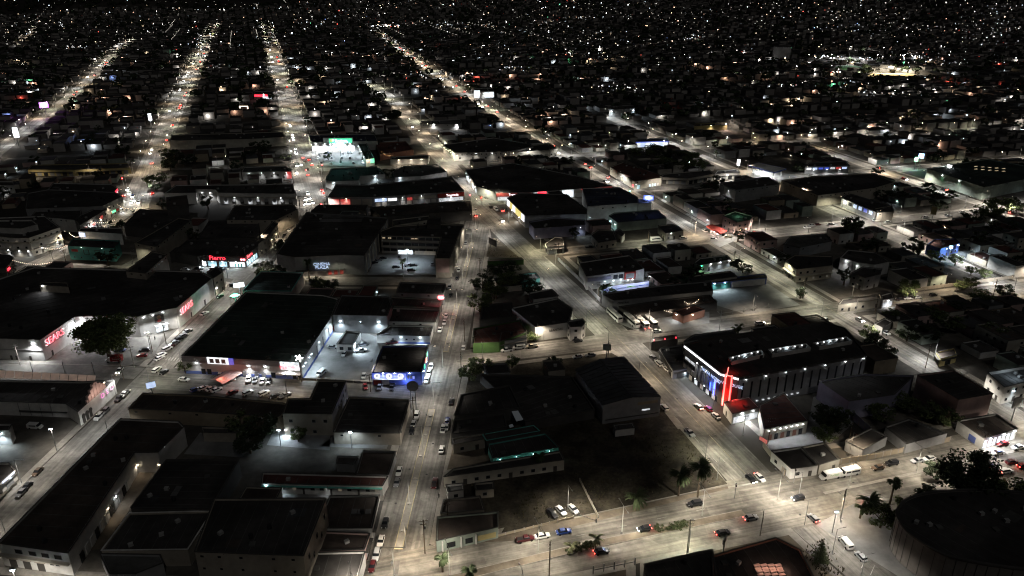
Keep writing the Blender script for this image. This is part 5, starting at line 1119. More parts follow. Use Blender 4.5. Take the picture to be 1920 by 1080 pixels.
# ---------------------------------------------------------------- filler houses: every lot the photo leaves dark
BBOX = [(min(p[0] for p in P) - 1.5, min(p[1] for p in P) - 1.5, max(p[0] for p in P) + 1.5, max(p[1] for p in P) + 1.5) for P in FOOT]
def free(Q):
    c = (sum(p[0] for p in Q) / 4, sum(p[1] for p in Q) / 4); T = list(Q) + [c] + [((Q[k][0] + Q[(k + 1) % 4][0]) / 2, (Q[k][1] + Q[(k + 1) % 4][1]) / 2) for k in range(4)]
    x0, y0, x1, y1 = min(p[0] for p in Q), min(p[1] for p in Q), max(p[0] for p in Q), max(p[1] for p in Q)
    for P, (a, b_, c_, d) in zip(FOOT, BBOX):
        if x1 < a or x0 > c_ or y1 < b_ or y0 > d: continue
        if any(pip(p, P) for p in T) or any(pip(p, Q) for p in P): return False
    return True
OPEN = [[G(*p) for p in P] for P in (   # open ground the photo shows: car parks, yards, lots
    [(425, 700), (560, 600), (640, 595), (730, 600), (705, 720), (560, 712)], [(690, 520), (700, 470), (815, 480), (812, 520)],
    [(80, 685), (150, 615), (260, 610), (320, 590), (300, 650), (230, 690)], [(583, 312), (590, 280), (690, 280), (690, 310)],
    [(935, 1000), (1020, 900), (1060, 870), (1180, 800), (1270, 800), (1365, 910)], [(905, 500), (915, 440), (985, 495)],
    [(1420, 850), (1400, 800), (1520, 790), (1560, 700), (1610, 760), (1600, 830), (1480, 850)], [(180, 1010), (250, 850), (330, 870), (240, 1010)],
    [(1140, 600), (1180, 575), (1330, 575), (1340, 620), (1200, 640)], [(1330, 590), (1320, 560), (1440, 540), (1500, 580)],
    [(530, 900), (480, 830), (520, 790), (730, 800), (680, 900)], [(640, 1100), (700, 930), (800, 900), (880, 1100)],
    [(130, 500), (130, 470), (330, 480), (330, 505)], [(1430, 340), (1400, 300), (1500, 300), (1520, 330)], [(1540, 1000), (1640, 920), (1930, 900), (1930, 1090), (1600, 1090)],
    [(0, 1000), (0, 700), (250, 700), (130, 860)], [(335, 800), (460, 800), (460, 860), (340, 860)], [(1660, 320), (1740, 310), (1840, 350), (1760, 365)])]
FAR = []       # (dist, footprint, h, wall)
def lots(org, du, dv, n_u, n_v, su, sv, test):
    for a in range(n_u):
        for c_ in range(n_v):
            w = rnd.uniform(.55, .96) * su; d = rnd.uniform(.55, .96) * sv
            o = Vector(org) + du * (a * su) + dv * (c_ * sv)
            Q = [tuple(o), tuple(o + du * w), tuple(o + du * w + dv * d), tuple(o + dv * d)]
            if rnd.random() < .12: continue
            cx, cy_ = (Q[0][0] + Q[2][0]) / 2, (Q[0][1] + Q[2][1]) / 2
            if not test(cx, cy_) or not inview(cx, cy_, TZ(cx, cy_) + 3, 60): continue
            D = math.hypot(cx, cy_)
            if D < 1500 and min(rdist(q) for q in Q + [(cx, cy_)]) < 2.6: continue
            if D < 1000 and any(pip((cx, cy_), P) or any(pip(q, P) for q in Q) for P in OPEN): continue
            if not free(Q): continue
            FAR.append((D, Q, rnd.choice([3.2, 3.4, 3.6, 4, 4.5, 5, 6.2, 6.6, 7]), (cx, cy_)))
g2 = [G(-200, 1150), G(740, 1090), G(905, 398), G(600, 388), G(255, 392), G(-200, 392)]
isg2 = lambda x, y: pip((x, y), g2) or (y < 480 and x < -10 and y > 120)
lots(S(140, -700), U, V, 66, 150, 17, 13, lambda x, y: not isg2(x, y) and math.hypot(x, y) < 1250)
d0 = Vector((math.sin(R(3)), math.cos(R(3)))); d1 = Vector((d0.y, -d0.x))
lots((-320, 130), d0, d1, 22, 24, 16, 13, lambda x, y: isg2(x, y))
lots(S(640, -1500), U, V, 88, 250, 20, 15, lambda x, y: math.hypot(x, y) >= 1250 and y < 2700)
FAR.sort(key=lambda t: t[0])
WCOL = ['white', 'cream', 'beige', 'grey', 'tan', 'pink', 'palegreen', 'white', 'cream']
PORCH = []
def where_of(x, y):
    px, py = PX(x, y, 3)
    row = 'bottom' if py > 800 else 'lower middle' if py > 600 else 'middle' if py > 420 else 'upper middle' if py > 280 else 'far'
    col = 'far left' if px < 260 else 'left' if px < 560 else 'left centre' if px < 900 else 'right centre' if px < 1250 else 'right' if px < 1560 else 'far right'
    return f'at the {col}, {row} distance' if row in ('middle', 'far') else f'at the {col}, {row}'
IND = FAR[:290]; MASS = FAR[290:]
for D, Q, h, c_ in IND:
    wc = rnd.choice(WCOL); rf = rnd.choice(['tar', 'tar', 'brown', 'red', 'metal', 'tar'])
    b = building('f%d' % len(BL), None, Q, h, wc, rf, fac=('win' if D < 520 and rnd.random() < .6 else None), name='house', cat='house', world=True, det=D < 620, par=.35)
    pend(b.root, f"{'two-storey' if h > 5.5 else 'low'} {'pale green' if wc == 'palegreen' else wc} house with {'dark' if rf in ('tar', 'brown') else 'dull red' if rf == 'red' else 'sheet metal'} roof", where_of(*c_))
    if rnd.random() < (.16 if D < 450 else .3):
        for e_ in range(4):
            if facing(b.P[e_], b.P[(e_ + 1) % 4]):
                cold = rnd.random(); wlamp(b, e_, rnd.uniform(.15, .85), 2.7, rnd.uniform(90, 420), COOL if cold < .45 else WHITE if cold < .75 else WARM, 'lamp_cold' if cold < .45 else 'lamp_white' if cold < .75 else 'lamp_warm', r=.22); break
# the mass of houses beyond
mv, mf, mi = [], [], []
lv, lf, lc = [], [], []
def bulb(x, y, z, r, col, s):
    n0 = len(lv); lv.extend([(x + r, y, z), (x - r, y, z), (x, y + r, z), (x, y - r, z), (x, y, z + r), (x, y, z - r)])
    for t in ((0, 2, 4), (2, 1, 4), (1, 3, 4), (3, 0, 4), (2, 0, 5), (1, 2, 5), (3, 1, 5), (0, 3, 5)): lf.append(tuple(n0 + k for k in t))
    lc.extend([(col[0] * s, col[1] * s, col[2] * s, 1)] * 6)
def rcol():
    r = rnd.random()
    return (1, .97, .92) if r < .34 else (.72, .86, 1) if r < .56 else (1, .78, .52) if r < .78 else (1, .58, .40) if r < .93 else (1, .12, .08) if r < .975 else (.2, 1, .5) if r < .985 else (.25, .4, 1)
for D, Q, h, c_ in MASS:
    z = TZ(*c_); n0 = len(mv)
    mv += [(x, y, z - 3) for x, y in Q] + [(x, y, z + h) for x, y in Q]
    ccw = area2(Q) > 0
    for k in range(4):
        f = (n0 + k, n0 + (k + 1) % 4, n0 + 4 + (k + 1) % 4, n0 + 4 + k); mf.append(f if ccw else f[::-1]); mi.append(0)
    f = (n0 + 4, n0 + 5, n0 + 6, n0 + 7); mf.append(f if ccw else f[::-1]); mi.append(1)
    pr = (.40 if D < 800 else .40 if D < 1300 else .34) * (.35 + 1.1 * (.5 + .5 * math.sin(c_[0] * .011 + 2 * math.sin(c_[1] * .006)) * math.cos(c_[1] * .009)))
    if rnd.random() < pr:
        # a porch lamp on the wall towards us, or a street lamp at the corner
        k = min(range(4), key=lambda n: (Q[n][0] + Q[(n + 1) % 4][0]) ** 2 + (Q[n][1] + Q[(n + 1) % 4][1]) ** 2); t = rnd.uniform(.1, .9)
        x = Q[k][0] + (Q[(k + 1) % 4][0] - Q[k][0]) * t; y = Q[k][1] + (Q[(k + 1) % 4][1] - Q[k][1]) * t
        r = math.hypot(x, y) or 1; x -= x / r * .9; y -= y / r * .9
        cc = rcol(); q = rnd.random() ** 4
        bulb(x, y, z + rnd.uniform(2.4, h + 1.5), (.13 + .27 * q) * (.6 + D / 1500), cc, .7 + 12 * q)
        if rnd.random() < .035: bulb(x, y, z + h + 2, .34 * (.5 + D / 1500), (.92, .96, 1), rnd.uniform(12, 26))
        if D < 1500 and rnd.random() < .5: PORCH.append((x - x / r * .8, y - y / r * .8, z + 3.2, cc, rnd.uniform(150, 900)))
o = mesh('distant_houses', mv, mf, ['far_wall', 'far_roof']); o.data.polygons.foreach_set('material_index', mi)
tag(o, 'countless small dark houses covering the far city and hillside', 'houses', kind='stuff')
# extra lights of the hillside streets
for _ in range(1500):
    x, y = rnd.uniform(-1800, 1900), rnd.uniform(1250, 2700)
    if not inview(x, y, TZ(x, y) + 6, 5): continue
    q = rnd.random() ** 4; bulb(x, y, TZ(x, y) + rnd.uniform(4, 8), (.16 + .3 * q) * (.5 + y / 1700), rcol(), .8 + 11 * q)
for k in range(120):      # lit strings along hillside streets
    x, y = rnd.uniform(-1300, 1900), rnd.uniform(1400, 2500); a = R(rnd.choice([-18, -18, 72, 40])); n = rnd.randint(5, 14)
    for j in range(n):
        xx, yy = x + math.sin(a) * j * 26, y + math.cos(a) * j * 26; bulb(xx, yy, TZ(xx, yy) + 7, .42, (1, .93, .8), rnd.uniform(1.5, 6))
def cluster(px, py, n, sx, sy, s, col=(.95, .97, 1)):
    for _ in range(n):
        a, b_ = px + rnd.gauss(0, sx), py + rnd.gauss(0, sy)
        if b_ < -20: continue
        x, y = G(a, max(b_, 12), 8)
        if TZ(x, y) > 0:                      # walk down the sight line to the hill
            for k in range(200):
                t = .4 + k * .004; zz = CH + (8 - CH) * t
                if zz - TZ(x * t, y * t) < 8: x, y = x * t, y * t; break
        bulb(x, y, TZ(x, y) + 8, rnd.uniform(.25, .6) * (.4 + math.hypot(x, y) / 1500), rcol() if rnd.random() < .6 else col, s * (.55 if s < 12 else 1.5) * rnd.random() ** 1.5)
for c_ in [(730, 48, 34, 16, 1.2, 14), (600, 41, 20, 22, 1, 7), (835, 45, 16, 12, 2, 9), (910, 46, 18, 18, 1.5, 6), (1025, 42, 24, 30, 3, 6), (1115, 33, 20, 26, 1, 7), (1110, 62, 18, 20, 3, 8), (1300, 70, 26, 14, 3, 9), (1540, 107, 14, 10, 2, 16), (1565, 107, 12, 8, 2, 16),
           (1620, 110, 14, 8, 2, 16), (1725, 108, 24, 22, 3, 14), (1760, 118, 26, 45, 2, 10), (1570, 135, 10, 3, 1, 18), (1650, 175, 26, 34, 3, 8), (1600, 158, 16, 20, 4, 7), (1480, 158, 12, 14, 3, 7), (140, 88, 18, 12, 1.5, 8), (118, 48, 10, 6, 3, 6), (785, 140, 14, 12, 4, 9), (830, 145, 16, 12, 5, 10), (960, 128, 24, 16, 4, 8),
           (400, 125, 20, 14, 4, 6), (370, 75, 30, 10, 10, 7), (1140, 165, 24, 20, 4, 8), (1190, 166, 18, 14, 3, 8), (1700, 100, 30, 40, 6, 6), (1820, 60, 60, 60, 20, 4), (1880, 40, 60, 40, 20, 4), (1660, 45, 50, 60, 18, 4)]: cluster(*c_)
me = bpy.data.meshes.new('city_lights'); me.from_pydata(lv, [], lf)
at = me.color_attributes.new('glow', 'FLOAT_COLOR', 'POINT'); at.data.foreach_set('color', [v for c_ in lc for v in c_])
gm = bpy.data.materials.new('city_glow'); gm.use_nodes = True; gn = gm.node_tree.nodes; glk = gm.node_tree.links
gn.remove(gn['Principled BSDF']); ge = gn.new('ShaderNodeEmission'); ga = gn.new('ShaderNodeVertexColor'); ga.layer_name = 'glow'
ge.inputs[1].default_value = 1.0; glk.new(ga.outputs[0], ge.inputs[0]); glk.new(ge.outputs[0], gn['Material Output'].inputs[0]); gm.cycles.emission_sampling = 'NONE'
me.materials.append(gm); o = bpy.data.objects.new('city_lights', me); link(o); tag(o, 'thousands of tiny lamps scattered over the far city and hillside', 'lights', kind='stuff')
for k, (x, y, z, cc, pw) in enumerate(rnd.sample(PORCH, min(380, len(PORCH)))): lamp('POINT', (x, y, z), pw, cc, None, rad=.25)
# ---------------------------------------------------------------- open paved grounds
def ground_patch(name, pts, m, z=.145):
    return sheet(name, [G(*p) for p in pts], z, m)
ground_patch('car_park', [(432, 698), (560, 606), (622, 600), (706, 632), (720, 690), (697, 714), (560, 706)], 'lot_concrete')
ground_patch('car_park', [(690, 516), (706, 478), (815, 476), (840, 490), (838, 514)], 'lot_concrete')
ground_patch('forecourt', [(86, 682), (148, 620), (250, 628), (312, 612), (290, 670), (240, 686)], 'asphalt')
ground_patch('car_park', [(586, 310), (584, 284), (672, 282), (690, 300), (688, 312)], 'lot_concrete')
ground_patch('motel_court', [(150, 1035), (250, 868), (300, 865), (248, 950), (190, 1030)], 'dirt')
ground_patch('motel_court', [(488, 935), (494, 914), (712, 918), (706, 938)], 'lot_concrete')
ground_patch('yard', [(838, 882), (850, 838), (918, 832), (925, 862)], 'dirt')
ground_patch('hotel_yard', [(1440, 845), (1437, 812), (1515, 795), (1525, 745), (1560, 735), (1605, 790), (1560, 830)], 'lot_concrete')
ground_patch('dirt_lot', [(912, 482), (918, 450), (930, 446), (975, 484)], 'dirt')
ground_patch('vacant_lot', [(940, 1000), (980, 930), (1060, 890), (1150, 820), (1275, 805), (1364, 908)], 'scrub')
ground_patch('dirt_shoulder', [(905, 1018), (935, 1004), (1150, 957), (1364, 912), (1366, 917), (1150, 970), (960, 1015)], 'dirt', .15)
ground_patch('yard', [(500, 835), (520, 795), (620, 800), (618, 845)], 'lot_concrete')
ground_patch('yard', [(600, 838), (625, 818), (735, 818), (725, 842)], 'lot_concrete')
ground_patch('back_yard', [(345, 852), (375, 812), (462, 815), (455, 858)], 'lot_concrete')
ground_patch('bus_yard', [(1150, 602), (1170, 590), (1230, 588), (1330, 585), (1330, 606), (1215, 630)], 'lot_concrete')
ground_patch('yard', [(1320, 566), (1312, 550), (1440, 532), (1500, 572), (1400, 590)], 'lot_concrete')
ground_patch('plaza', [(1530, 985), (1600, 945), (1690, 960), (1720, 1010), (1800, 1080), (1760, 1110), (1690, 1085)], 'lot_concrete')
ground_patch('white_yard', [(1612, 356), (1616, 350), (1670, 349), (1666, 356)], 'lot_concrete')
wv, wf = [], []
VL = [G(*p) for p in [(945, 990), (985, 930), (1060, 892), (1150, 822), (1275, 808), (1355, 902), (1150, 945)]]
VB = [[G(*p) for p in P] for P in ([(1548, 972), (1640, 955), (1700, 930), (1920, 900), (1920, 925), (1700, 950)], [(912, 482), (918, 450), (930, 446), (975, 484)], [(1500, 1035), (1545, 1010), (1590, 1075), (1540, 1085)], [(1610, 660), (1700, 720), (1640, 700), (1600, 690)])]
for Q, n_ in [(VL, 2600)] + [(q, 350) for q in VB]:
    x0, x1, y0, y1 = min(p[0] for p in Q), max(p[0] for p in Q), min(p[1] for p in Q), max(p[1] for p in Q)
    for _ in range(n_):
        x, y = rnd.uniform(x0, x1), rnd.uniform(y0, y1)
        if not pip((x, y), Q) or math.sin(x * .31) + math.sin(y * .27 + x * .1) + rnd.uniform(-1, 1) < -.2: continue
        for b_ in range(3):
            a, l, w = rnd.uniform(0, 6.28), rnd.uniform(.25, .8), rnd.uniform(.08, .2); i = len(wv)
            wv += [(x - math.cos(a) * w, y - math.sin(a) * w, .1), (x + math.cos(a) * w, y + math.sin(a) * w, .1), (x + math.sin(a) * l * .6, y - math.cos(a) * l * .6, .15 + l)]; wf.append((i, i + 1, i + 2))
tag(mesh('weeds', wv, wf, 'weed'), 'dry weeds growing over the vacant lots', 'weeds', kind='stuff')
# ---------------------------------------------------------------- vehicles
def loft(st, name, m):
    """stations (x, half width, z bottom, z top) lofted into a closed shell"""
    v, f = [], []
    for x, w, zb, zt in st:
        zm = zb + (zt - zb) * .45
        v += [(x, -w * .9, zb), (x, -w, zm), (x, -w * .93, zt), (x, w * .93, zt), (x, w, zm), (x, w * .9, zb)]
    n = len(st)
    for i in range(n - 1):
        for k in range(6): f.append((i * 6 + k, i * 6 + (k + 1) % 6, (i + 1) * 6 + (k + 1) % 6, (i + 1) * 6 + k))
    f.append(tuple(range(6))[::-1]); f.append(tuple((n - 1) * 6 + k for k in range(6)))
    me = bpy.data.meshes.new(name); me.from_pydata(v, [], [t[::-1] for t in f]); me.materials.append(MATS[m])
    bm = bmesh.new(); bm.from_mesh(me); bmesh.ops.recalc_face_normals(bm, faces=bm.faces); bm.to_mesh(me); bm.free(); return me
def green(x0, x1, t0, t1, zb, zt, wb, wt, name, m):
    v = [(x0, -wb, zb), (x1, -wb, zb), (x1, wb, zb), (x0, wb, zb), (t0, -wt, zt), (t1, -wt, zt), (t1, wt, zt), (t0, wt, zt)]
    me = bpy.data.meshes.new(name); me.from_pydata(v, [], [(0, 3, 2, 1), (0, 1, 5, 4), (1, 2, 6, 5), (2, 3, 7, 6), (3, 0, 4, 7), (4, 5, 6, 7)]); me.materials.append(MATS[m]); return me
def plate(x0, x1, w, z, th, name, m): return green(x0, x1, x0 + .05, x1 - .05, z, z + th, w, w - .05, name, m)
def wheelmesh(r, w):
    n = 12; v = [(math.cos(2 * math.pi * k / n) * r, s * w / 2, math.sin(2 * math.pi * k / n) * r) for s in (-1, 1) for k in range(n)]
    me = bpy.data.meshes.new('wheel'); me.from_pydata(v, [], [tuple(range(n)), tuple(range(2 * n - 1, n - 1, -1))] + [(k, n + k, n + (k + 1) % n, (k + 1) % n) for k in range(n)]); me.materials.append(MATS['tyre']); return me
def boxmesh(x0, x1, y0, y1, z0, z1, name, m): 
    v = [(x, y, z) for x in (x0, x1) for y in (y0, y1) for z in (z0, z1)]
    me = bpy.data.meshes.new(name); me.from_pydata(v, [], [(0, 1, 3, 2), (4, 6, 7, 5), (0, 4, 5, 1), (2, 3, 7, 6), (0, 2, 6, 4), (1, 5, 7, 3)]); me.materials.append(MATS[m]); return me
K = {}
def kind(name, body, parts, wheels, wr, head, tail):
    K[name] = dict(body=body, parts=parts, wheels=wheels, wm=wheelmesh(wr, .24), wr=wr, head=head, tail=tail)
PW = 'paint_white_car'
kind('sedan', loft([(-2.28, .68, .38, .78), (-2.2, .8, .3, .92), (-1.5, .88, .25, .96), (.9, .88, .25, .93), (1.75, .86, .25, .82), (2.15, .78, .3, .70), (2.28, .62, .36, .58)], 'body', PW),
     [('window_glass', green(-1.75, 1.05, -1.15, .3, .93, 1.40, .82, .62, 'window_glass', 'car_glass'), None), ('car_roof', plate(-1.15, .35, .64, 1.40, .05, 'car_roof', PW), 1)], [(-1.38, .78), (1.4, .78)], .32, (2.2, .58, .62), (-2.26, .6, .78))
kind('hatchback', loft([(-2.0, .7, .36, .95), (-1.9, .82, .28, 1.02), (-1.2, .87, .25, 1.02), (.8, .87, .25, .98), (1.5, .84, .25, .86), (1.9, .76, .3, .72), (2.0, .6, .36, .6)], 'body', PW),
     [('window_glass', green(-1.85, 1.0, -1.6, .25, 1.0, 1.5, .82, .66, 'window_glass', 'car_glass'), None), ('car_roof', plate(-1.62, .3, .68, 1.5, .05, 'car_roof', PW), 1)], [(-1.2, .76), (1.22, .76)], .31, (1.92, .56, .66), (-1.98, .62, .9))
kind('suv', loft([(-2.3, .75, .42, 1.05), (-2.2, .88, .34, 1.12), (-1.2, .92, .32, 1.12), (1.0, .92, .32, 1.08), (1.9, .9, .34, 1.0), (2.25, .8, .38, .85), (2.35, .66, .44, .7)], 'body', PW),
     [('window_glass', green(-2.15, 1.1, -2.0, .5, 1.1, 1.66, .86, .72, 'window_glass', 'car_glass'), None), ('car_roof', plate(-2.02, .55, .74, 1.66, .06, 'car_roof', PW), 1)], [(-1.45, .8), (1.45, .8)], .37, (2.28, .62, .82), (-2.28, .7, 1.0))
kind('pickup', loft([(-2.65, .86, .42, .98), (-2.6, .9, .38, 1.02), (-.6, .9, .36, 1.02), (-.55, .9, .36, 1.08), (1.3, .9, .36, 1.06), (2.3, .86, .38, .98), (2.6, .78, .42, .8)], 'body', PW),
     [('window_glass', green(-.62, 1.35, -.45, .75, 1.05, 1.66, .84, .68, 'window_glass', 'car_glass'), None), ('car_roof', plate(-.47, .8, .7, 1.66, .06, 'car_roof', PW), 1), ('cargo_bed', boxmesh(-2.5, -.75, -.74, .74, .98, 1.035, 'cargo_bed', 'black'), None)], [(-1.65, .8), (1.65, .8)], .38, (2.5, .62, .82), (-2.63, .76, .9))
kind('van', loft([(-2.6, .92, .42, 1.95), (-2.5, .96, .36, 2.05), (1.0, .96, .36, 2.05), (1.4, .95, .36, 1.9), (2.0, .93, .38, 1.25), (2.5, .86, .4, 1.05), (2.62, .74, .46, .8)], 'body', PW),
     [('window_glass', green(1.35, 1.95, 1.2, 1.45, 1.35, 1.96, .98, .94, 'window_glass', 'car_glass'), None), ('rear_window', boxmesh(-2.63, -2.5, -.75, .75, 1.25, 1.8, 'rear_window', 'car_glass'), None), ('side_window', boxmesh(-1.6, .9, -.975, .975, 1.3, 1.75, 'side_window', 'car_glass'), None)], [(-1.6, .84), (1.65, .84)], .36, (2.52, .66, .82), (-2.62, .84, 1.0))
kind('minibus', loft([(-3.5, 1.08, .5, 2.6), (-3.4, 1.12, .42, 2.72), (2.0, 1.12, .42, 2.72), (2.5, 1.1, .42, 2.45), (2.9, 1.05, .44, 1.6), (3.6, .95, .46, 1.3), (3.75, .8, .5, .9)], 'body', PW),
     [('window_glass', green(2.5, 2.95, 2.2, 2.5, 1.6, 2.5, 1.12, 1.06, 'window_glass', 'car_glass'), None), ('side_window', boxmesh(-3.0, 2.0, -1.135, 1.135, 1.55, 2.2, 'side_window', 'car_glass'), None)], [(-2.3, .95), (2.4, .95)], .42, (3.65, .7, .9), (-3.52, .95, 1.0))
kind('coach', loft([(-6.1, 1.2, .55, 3.2), (-6.0, 1.26, .45, 3.35), (5.6, 1.26, .45, 3.35), (5.95, 1.24, .45, 3.0), (6.15, 1.18, .5, 1.6)], 'body', PW),
     [('side_window', boxmesh(-5.5, 5.4, -1.275, 1.275, 1.75, 2.75, 'side_window', 'car_glass'), None), ('rear_window', boxmesh(-6.14, -6.0, -1.0, 1.0, 2.1, 2.9, 'rear_window', 'car_glass'), None), ('window_glass', boxmesh(5.85, 6.12, -1.1, 1.1, 1.5, 2.8, 'window_glass', 'car_glass'), None),
      ('air_conditioner', boxmesh(-3.4, -1.2, -.8, .8, 3.35, 3.6, 'air_conditioner', 'unit'), None)], [(-3.6, 1.1), (4.2, 1.1)], .5, (6.1, .9, .9), (-6.12, 1.0, 1.0))
kind('box_truck', loft([(1.3, .98, .45, 1.9), (1.4, 1.0, .42, 2.15), (2.3, 1.0, .42, 2.1), (2.8, .96, .42, 1.4), (3.4, .9, .44, 1.2), (3.55, .78, .5, .8)], 'body', PW),
     [('cargo_box', boxmesh(-3.2, 1.25, -1.1, 1.1, .75, 3.0, 'cargo_box', 'paint_red_car'), None), ('chassis', boxmesh(-3.2, 1.4, -.5, .5, .45, .72, 'chassis', 'black'), None), ('window_glass', green(2.3, 2.85, 2.1, 2.35, 1.35, 2.05, .98, .9, 'window_glass', 'car_glass'), None)], [(-2.0, .85), (2.4, .85)], .42, (3.5, .68, .85), (-3.2, .9, .8))
LMESH = {m: boxmesh(-.06, .06, -.16, .16, -.09, .09, m, m) for m in ('head_light', 'head_off', 'tail_light', 'tail_off')}
BIGL = {m: boxmesh(-.1, .1, -.28, .28, -.2, .2, m, m) for m in ('head_light', 'tail_light')}
def setmat(o, m):
    o.material_slots[0].link = 'OBJECT'; o.material_slots[0].material = MATS[m]
NCAR = [0]
def car(px, py, hd, col, kd='sedan', where='', lights='', world=None, state='parked', beam=False, z=0.03, far=False, phrase=None):
    x, y = world or G(px, py, .7); k = K[kd]
    nm = {'sedan': 'car', 'hatchback': 'car', 'suv': 'car', 'pickup': 'pickup_truck', 'van': 'van', 'minibus': 'minibus', 'coach': 'coach', 'box_truck': 'box_truck'}[kd]
    o = empty(nm, (x, y, z + TZ(x, y)), math.pi / 2 - R(hd), cat=nm.replace('_', ' '))
    bd = bpy.data.objects.new('body', k['body']); link(bd, o); setmat(bd, f'paint_{col}_car')
    for pn, me, rc in k['parts']:
        p = bpy.data.objects.new(pn, me); link(p, o)
        if rc: setmat(p, f'paint_{col}_car')
    if not far:
        for wx, wy in k['wheels']:
            for s in (-1, 1):
                w = bpy.data.objects.new('wheel', k['wm']); link(w, o); w.location = (wx, s * wy, k['wr'])
    hx, hy, hz = k['head']; tx, ty, tz = k['tail']
    hm, tm = ('head_light' if 'h' in lights else 'head_off'), ('tail_light' if 't' in lights else 'tail_off')
    for s in (-1, 1):
        if not far or 'h' in lights:
            q = bpy.data.objects.new('headlight', (BIGL if far else LMESH)[hm] if hm in BIGL and far else LMESH[hm]); link(q, o); q.location = (hx + .05, s * hy, hz)
        if not far or 't' in lights:
            q = bpy.data.objects.new('taillight', (BIGL if far else LMESH)[tm] if tm in BIGL and far else LMESH[tm]); link(q, o); q.location = (tx - .03, s * ty, tz)
    if beam:
        lamp('SPOT', (hx + .2, 0, .7), 900, (1, .94, .82), o, (1, 0, -.16), 50, .8, .15)
        if 't' in lights: lamp('POINT', (tx - .6, 0, .6), 14, (1, .05, .03), o, rad=.15)
    ph = phrase or f"{col} {kd.replace('_', ' ').replace('suv', 'sport utility car')} {state}"
    pend(o, ph, where); NCAR[0] += 1
    return o
AW, TO = 0, 180
W_ = 'at the left kerb of the median avenue'
for px, py, c, kd in [(698, 1061, 'maroon', 'sedan'), (706, 1040, 'silver', 'suv'), (714, 1014, 'white', 'sedan'), (722, 980, 'black', 'sedan'), (744, 904, 'grey', 'sedan'), (748, 883, 'white', 'sedan'), (772, 808, 'black', 'hatchback'), (775, 795, 'silver', 'sedan'), (781, 779, 'white', 'suv'),
                      (800, 712, 'white', 'sedan'), (804, 699, 'white', 'sedan'), (808, 687, 'white', 'hatchback'), (825, 618, 'white', 'pickup'), (833, 604, 'white', 'sedan'), (836, 592, 'white', 'sedan'), (845, 553, 'black', 'sedan'), (843, 538, 'grey', 'suv'), (857, 521, 'black', 'sedan'), (860, 506, 'white', 'sedan'), (873, 455, 'grey', 'sedan')]: car(px, py, 182, c, kd, W_)
W_ = 'at the right kerb of the median avenue'
for px, py, c, kd in [(815, 905, 'maroon', 'pickup'), (828, 842, 'white', 'sedan'), (831, 803, 'white', 'pickup'), (839, 788, 'blue', 'hatchback'), (837, 799, 'silver', 'sedan'), (846, 752, 'black', 'sedan'), (869, 651, 'white', 'hatchback'), (893, 537, 'white', 'suv')]: car(px, py, 2, c, kd, W_)
W_ = 'on the diagonal avenue'
car(1425, 895, 161, 'white', 'sedan', 'at the lower mouth of the diagonal avenue', 't', state='waiting', beam=False); car(1408, 897, 161, 'black', 'sedan', 'at the lower mouth of the diagonal avenue', 'h', state='with headlights', beam=True)
for px, py, c, kd, l in [(1310, 762, 'white', 'sedan', 't'), (1328, 766, 'red', 'hatchback', ''), (1342, 779, 'silver', 'sedan', '')]: car(px, py, -19, c, kd, 'at the kerb below the neon frame', l)
car(1245, 764, -19, 'white', 'suv', 'beside the gabled warehouse'); car(1293, 811, 161, 'silver', 'pickup', 'beside the vacant lot')
for px, py, c, kd in [(1225, 670, 'grey', 'sedan'), (1235, 681, 'white', 'suv'), (1250, 691, 'white', 'sedan')]: car(px, py, -19, c, kd, 'left of the dark hotel on the diagonal avenue')
for px, py, ph in [(1152, 594, 'white coach parked alone at the kerb'), (1184, 604, 'white coach with dark windows, left of three'), (1201, 606, 'white coach with red tail lamps, middle of three'), (1217, 604, 'grey-white coach, right of three')]: car(px, py, -19, 'white' if px < 1210 else 'silver', 'coach', 'at the bus depot', 't' if px == 1201 else '', phrase=ph)
car(1231, 620, 75, 'white', 'sedan', 'by the coaches on the cross street')
W_ = 'on the near cross street'
for px, py, c, kd in [(950, 656, 'white', 'pickup'), (973, 651, 'white', 'van'), (997, 649, 'beige', 'pickup')]: car(px, py, 255, c, kd, 'in front of the grey shop')
for px, py, c, kd, hd, l in [(1083, 638, 'black', 'sedan', 75, ''), (1083, 668, 'silver', 'sedan', 255, ''), (1107, 665, 'grey', 'sedan', 255, ''), (1425, 606, 'white', 'suv', 75, 'h'), (1338, 634, 'white', 'sedan', 75, ''), (1365, 635, 'grey', 'sedan', 75, ''), (1503, 603, 'green', 'sedan', 255, 't'), (1530, 600, 'white', 'sedan', 255, 't'), (1543, 600, 'silver', 'suv', 255, ''),
                             (1640, 567, 'silver', 'sedan', 75, ''), (1688, 560, 'black', 'sedan', 75, ''), (1702, 559, 'silver', 'sedan', 75, ''), (1720, 557, 'silver', 'hatchback', 75, ''), (1750, 552, 'black', 'sedan', 75, '')]: car(px, py, hd, c, kd, W_, l, state='parked' if 'h' not in l else 'driving', beam='h' in l)
car(1612, 599, 161, 'white', 'sedan', 'on the second avenue at the crossing', 'h', state='driving', beam=True); car(1660, 623, 161, 'silver', 'pickup', 'beside the second avenue')
W_ = 'on the boulevard'
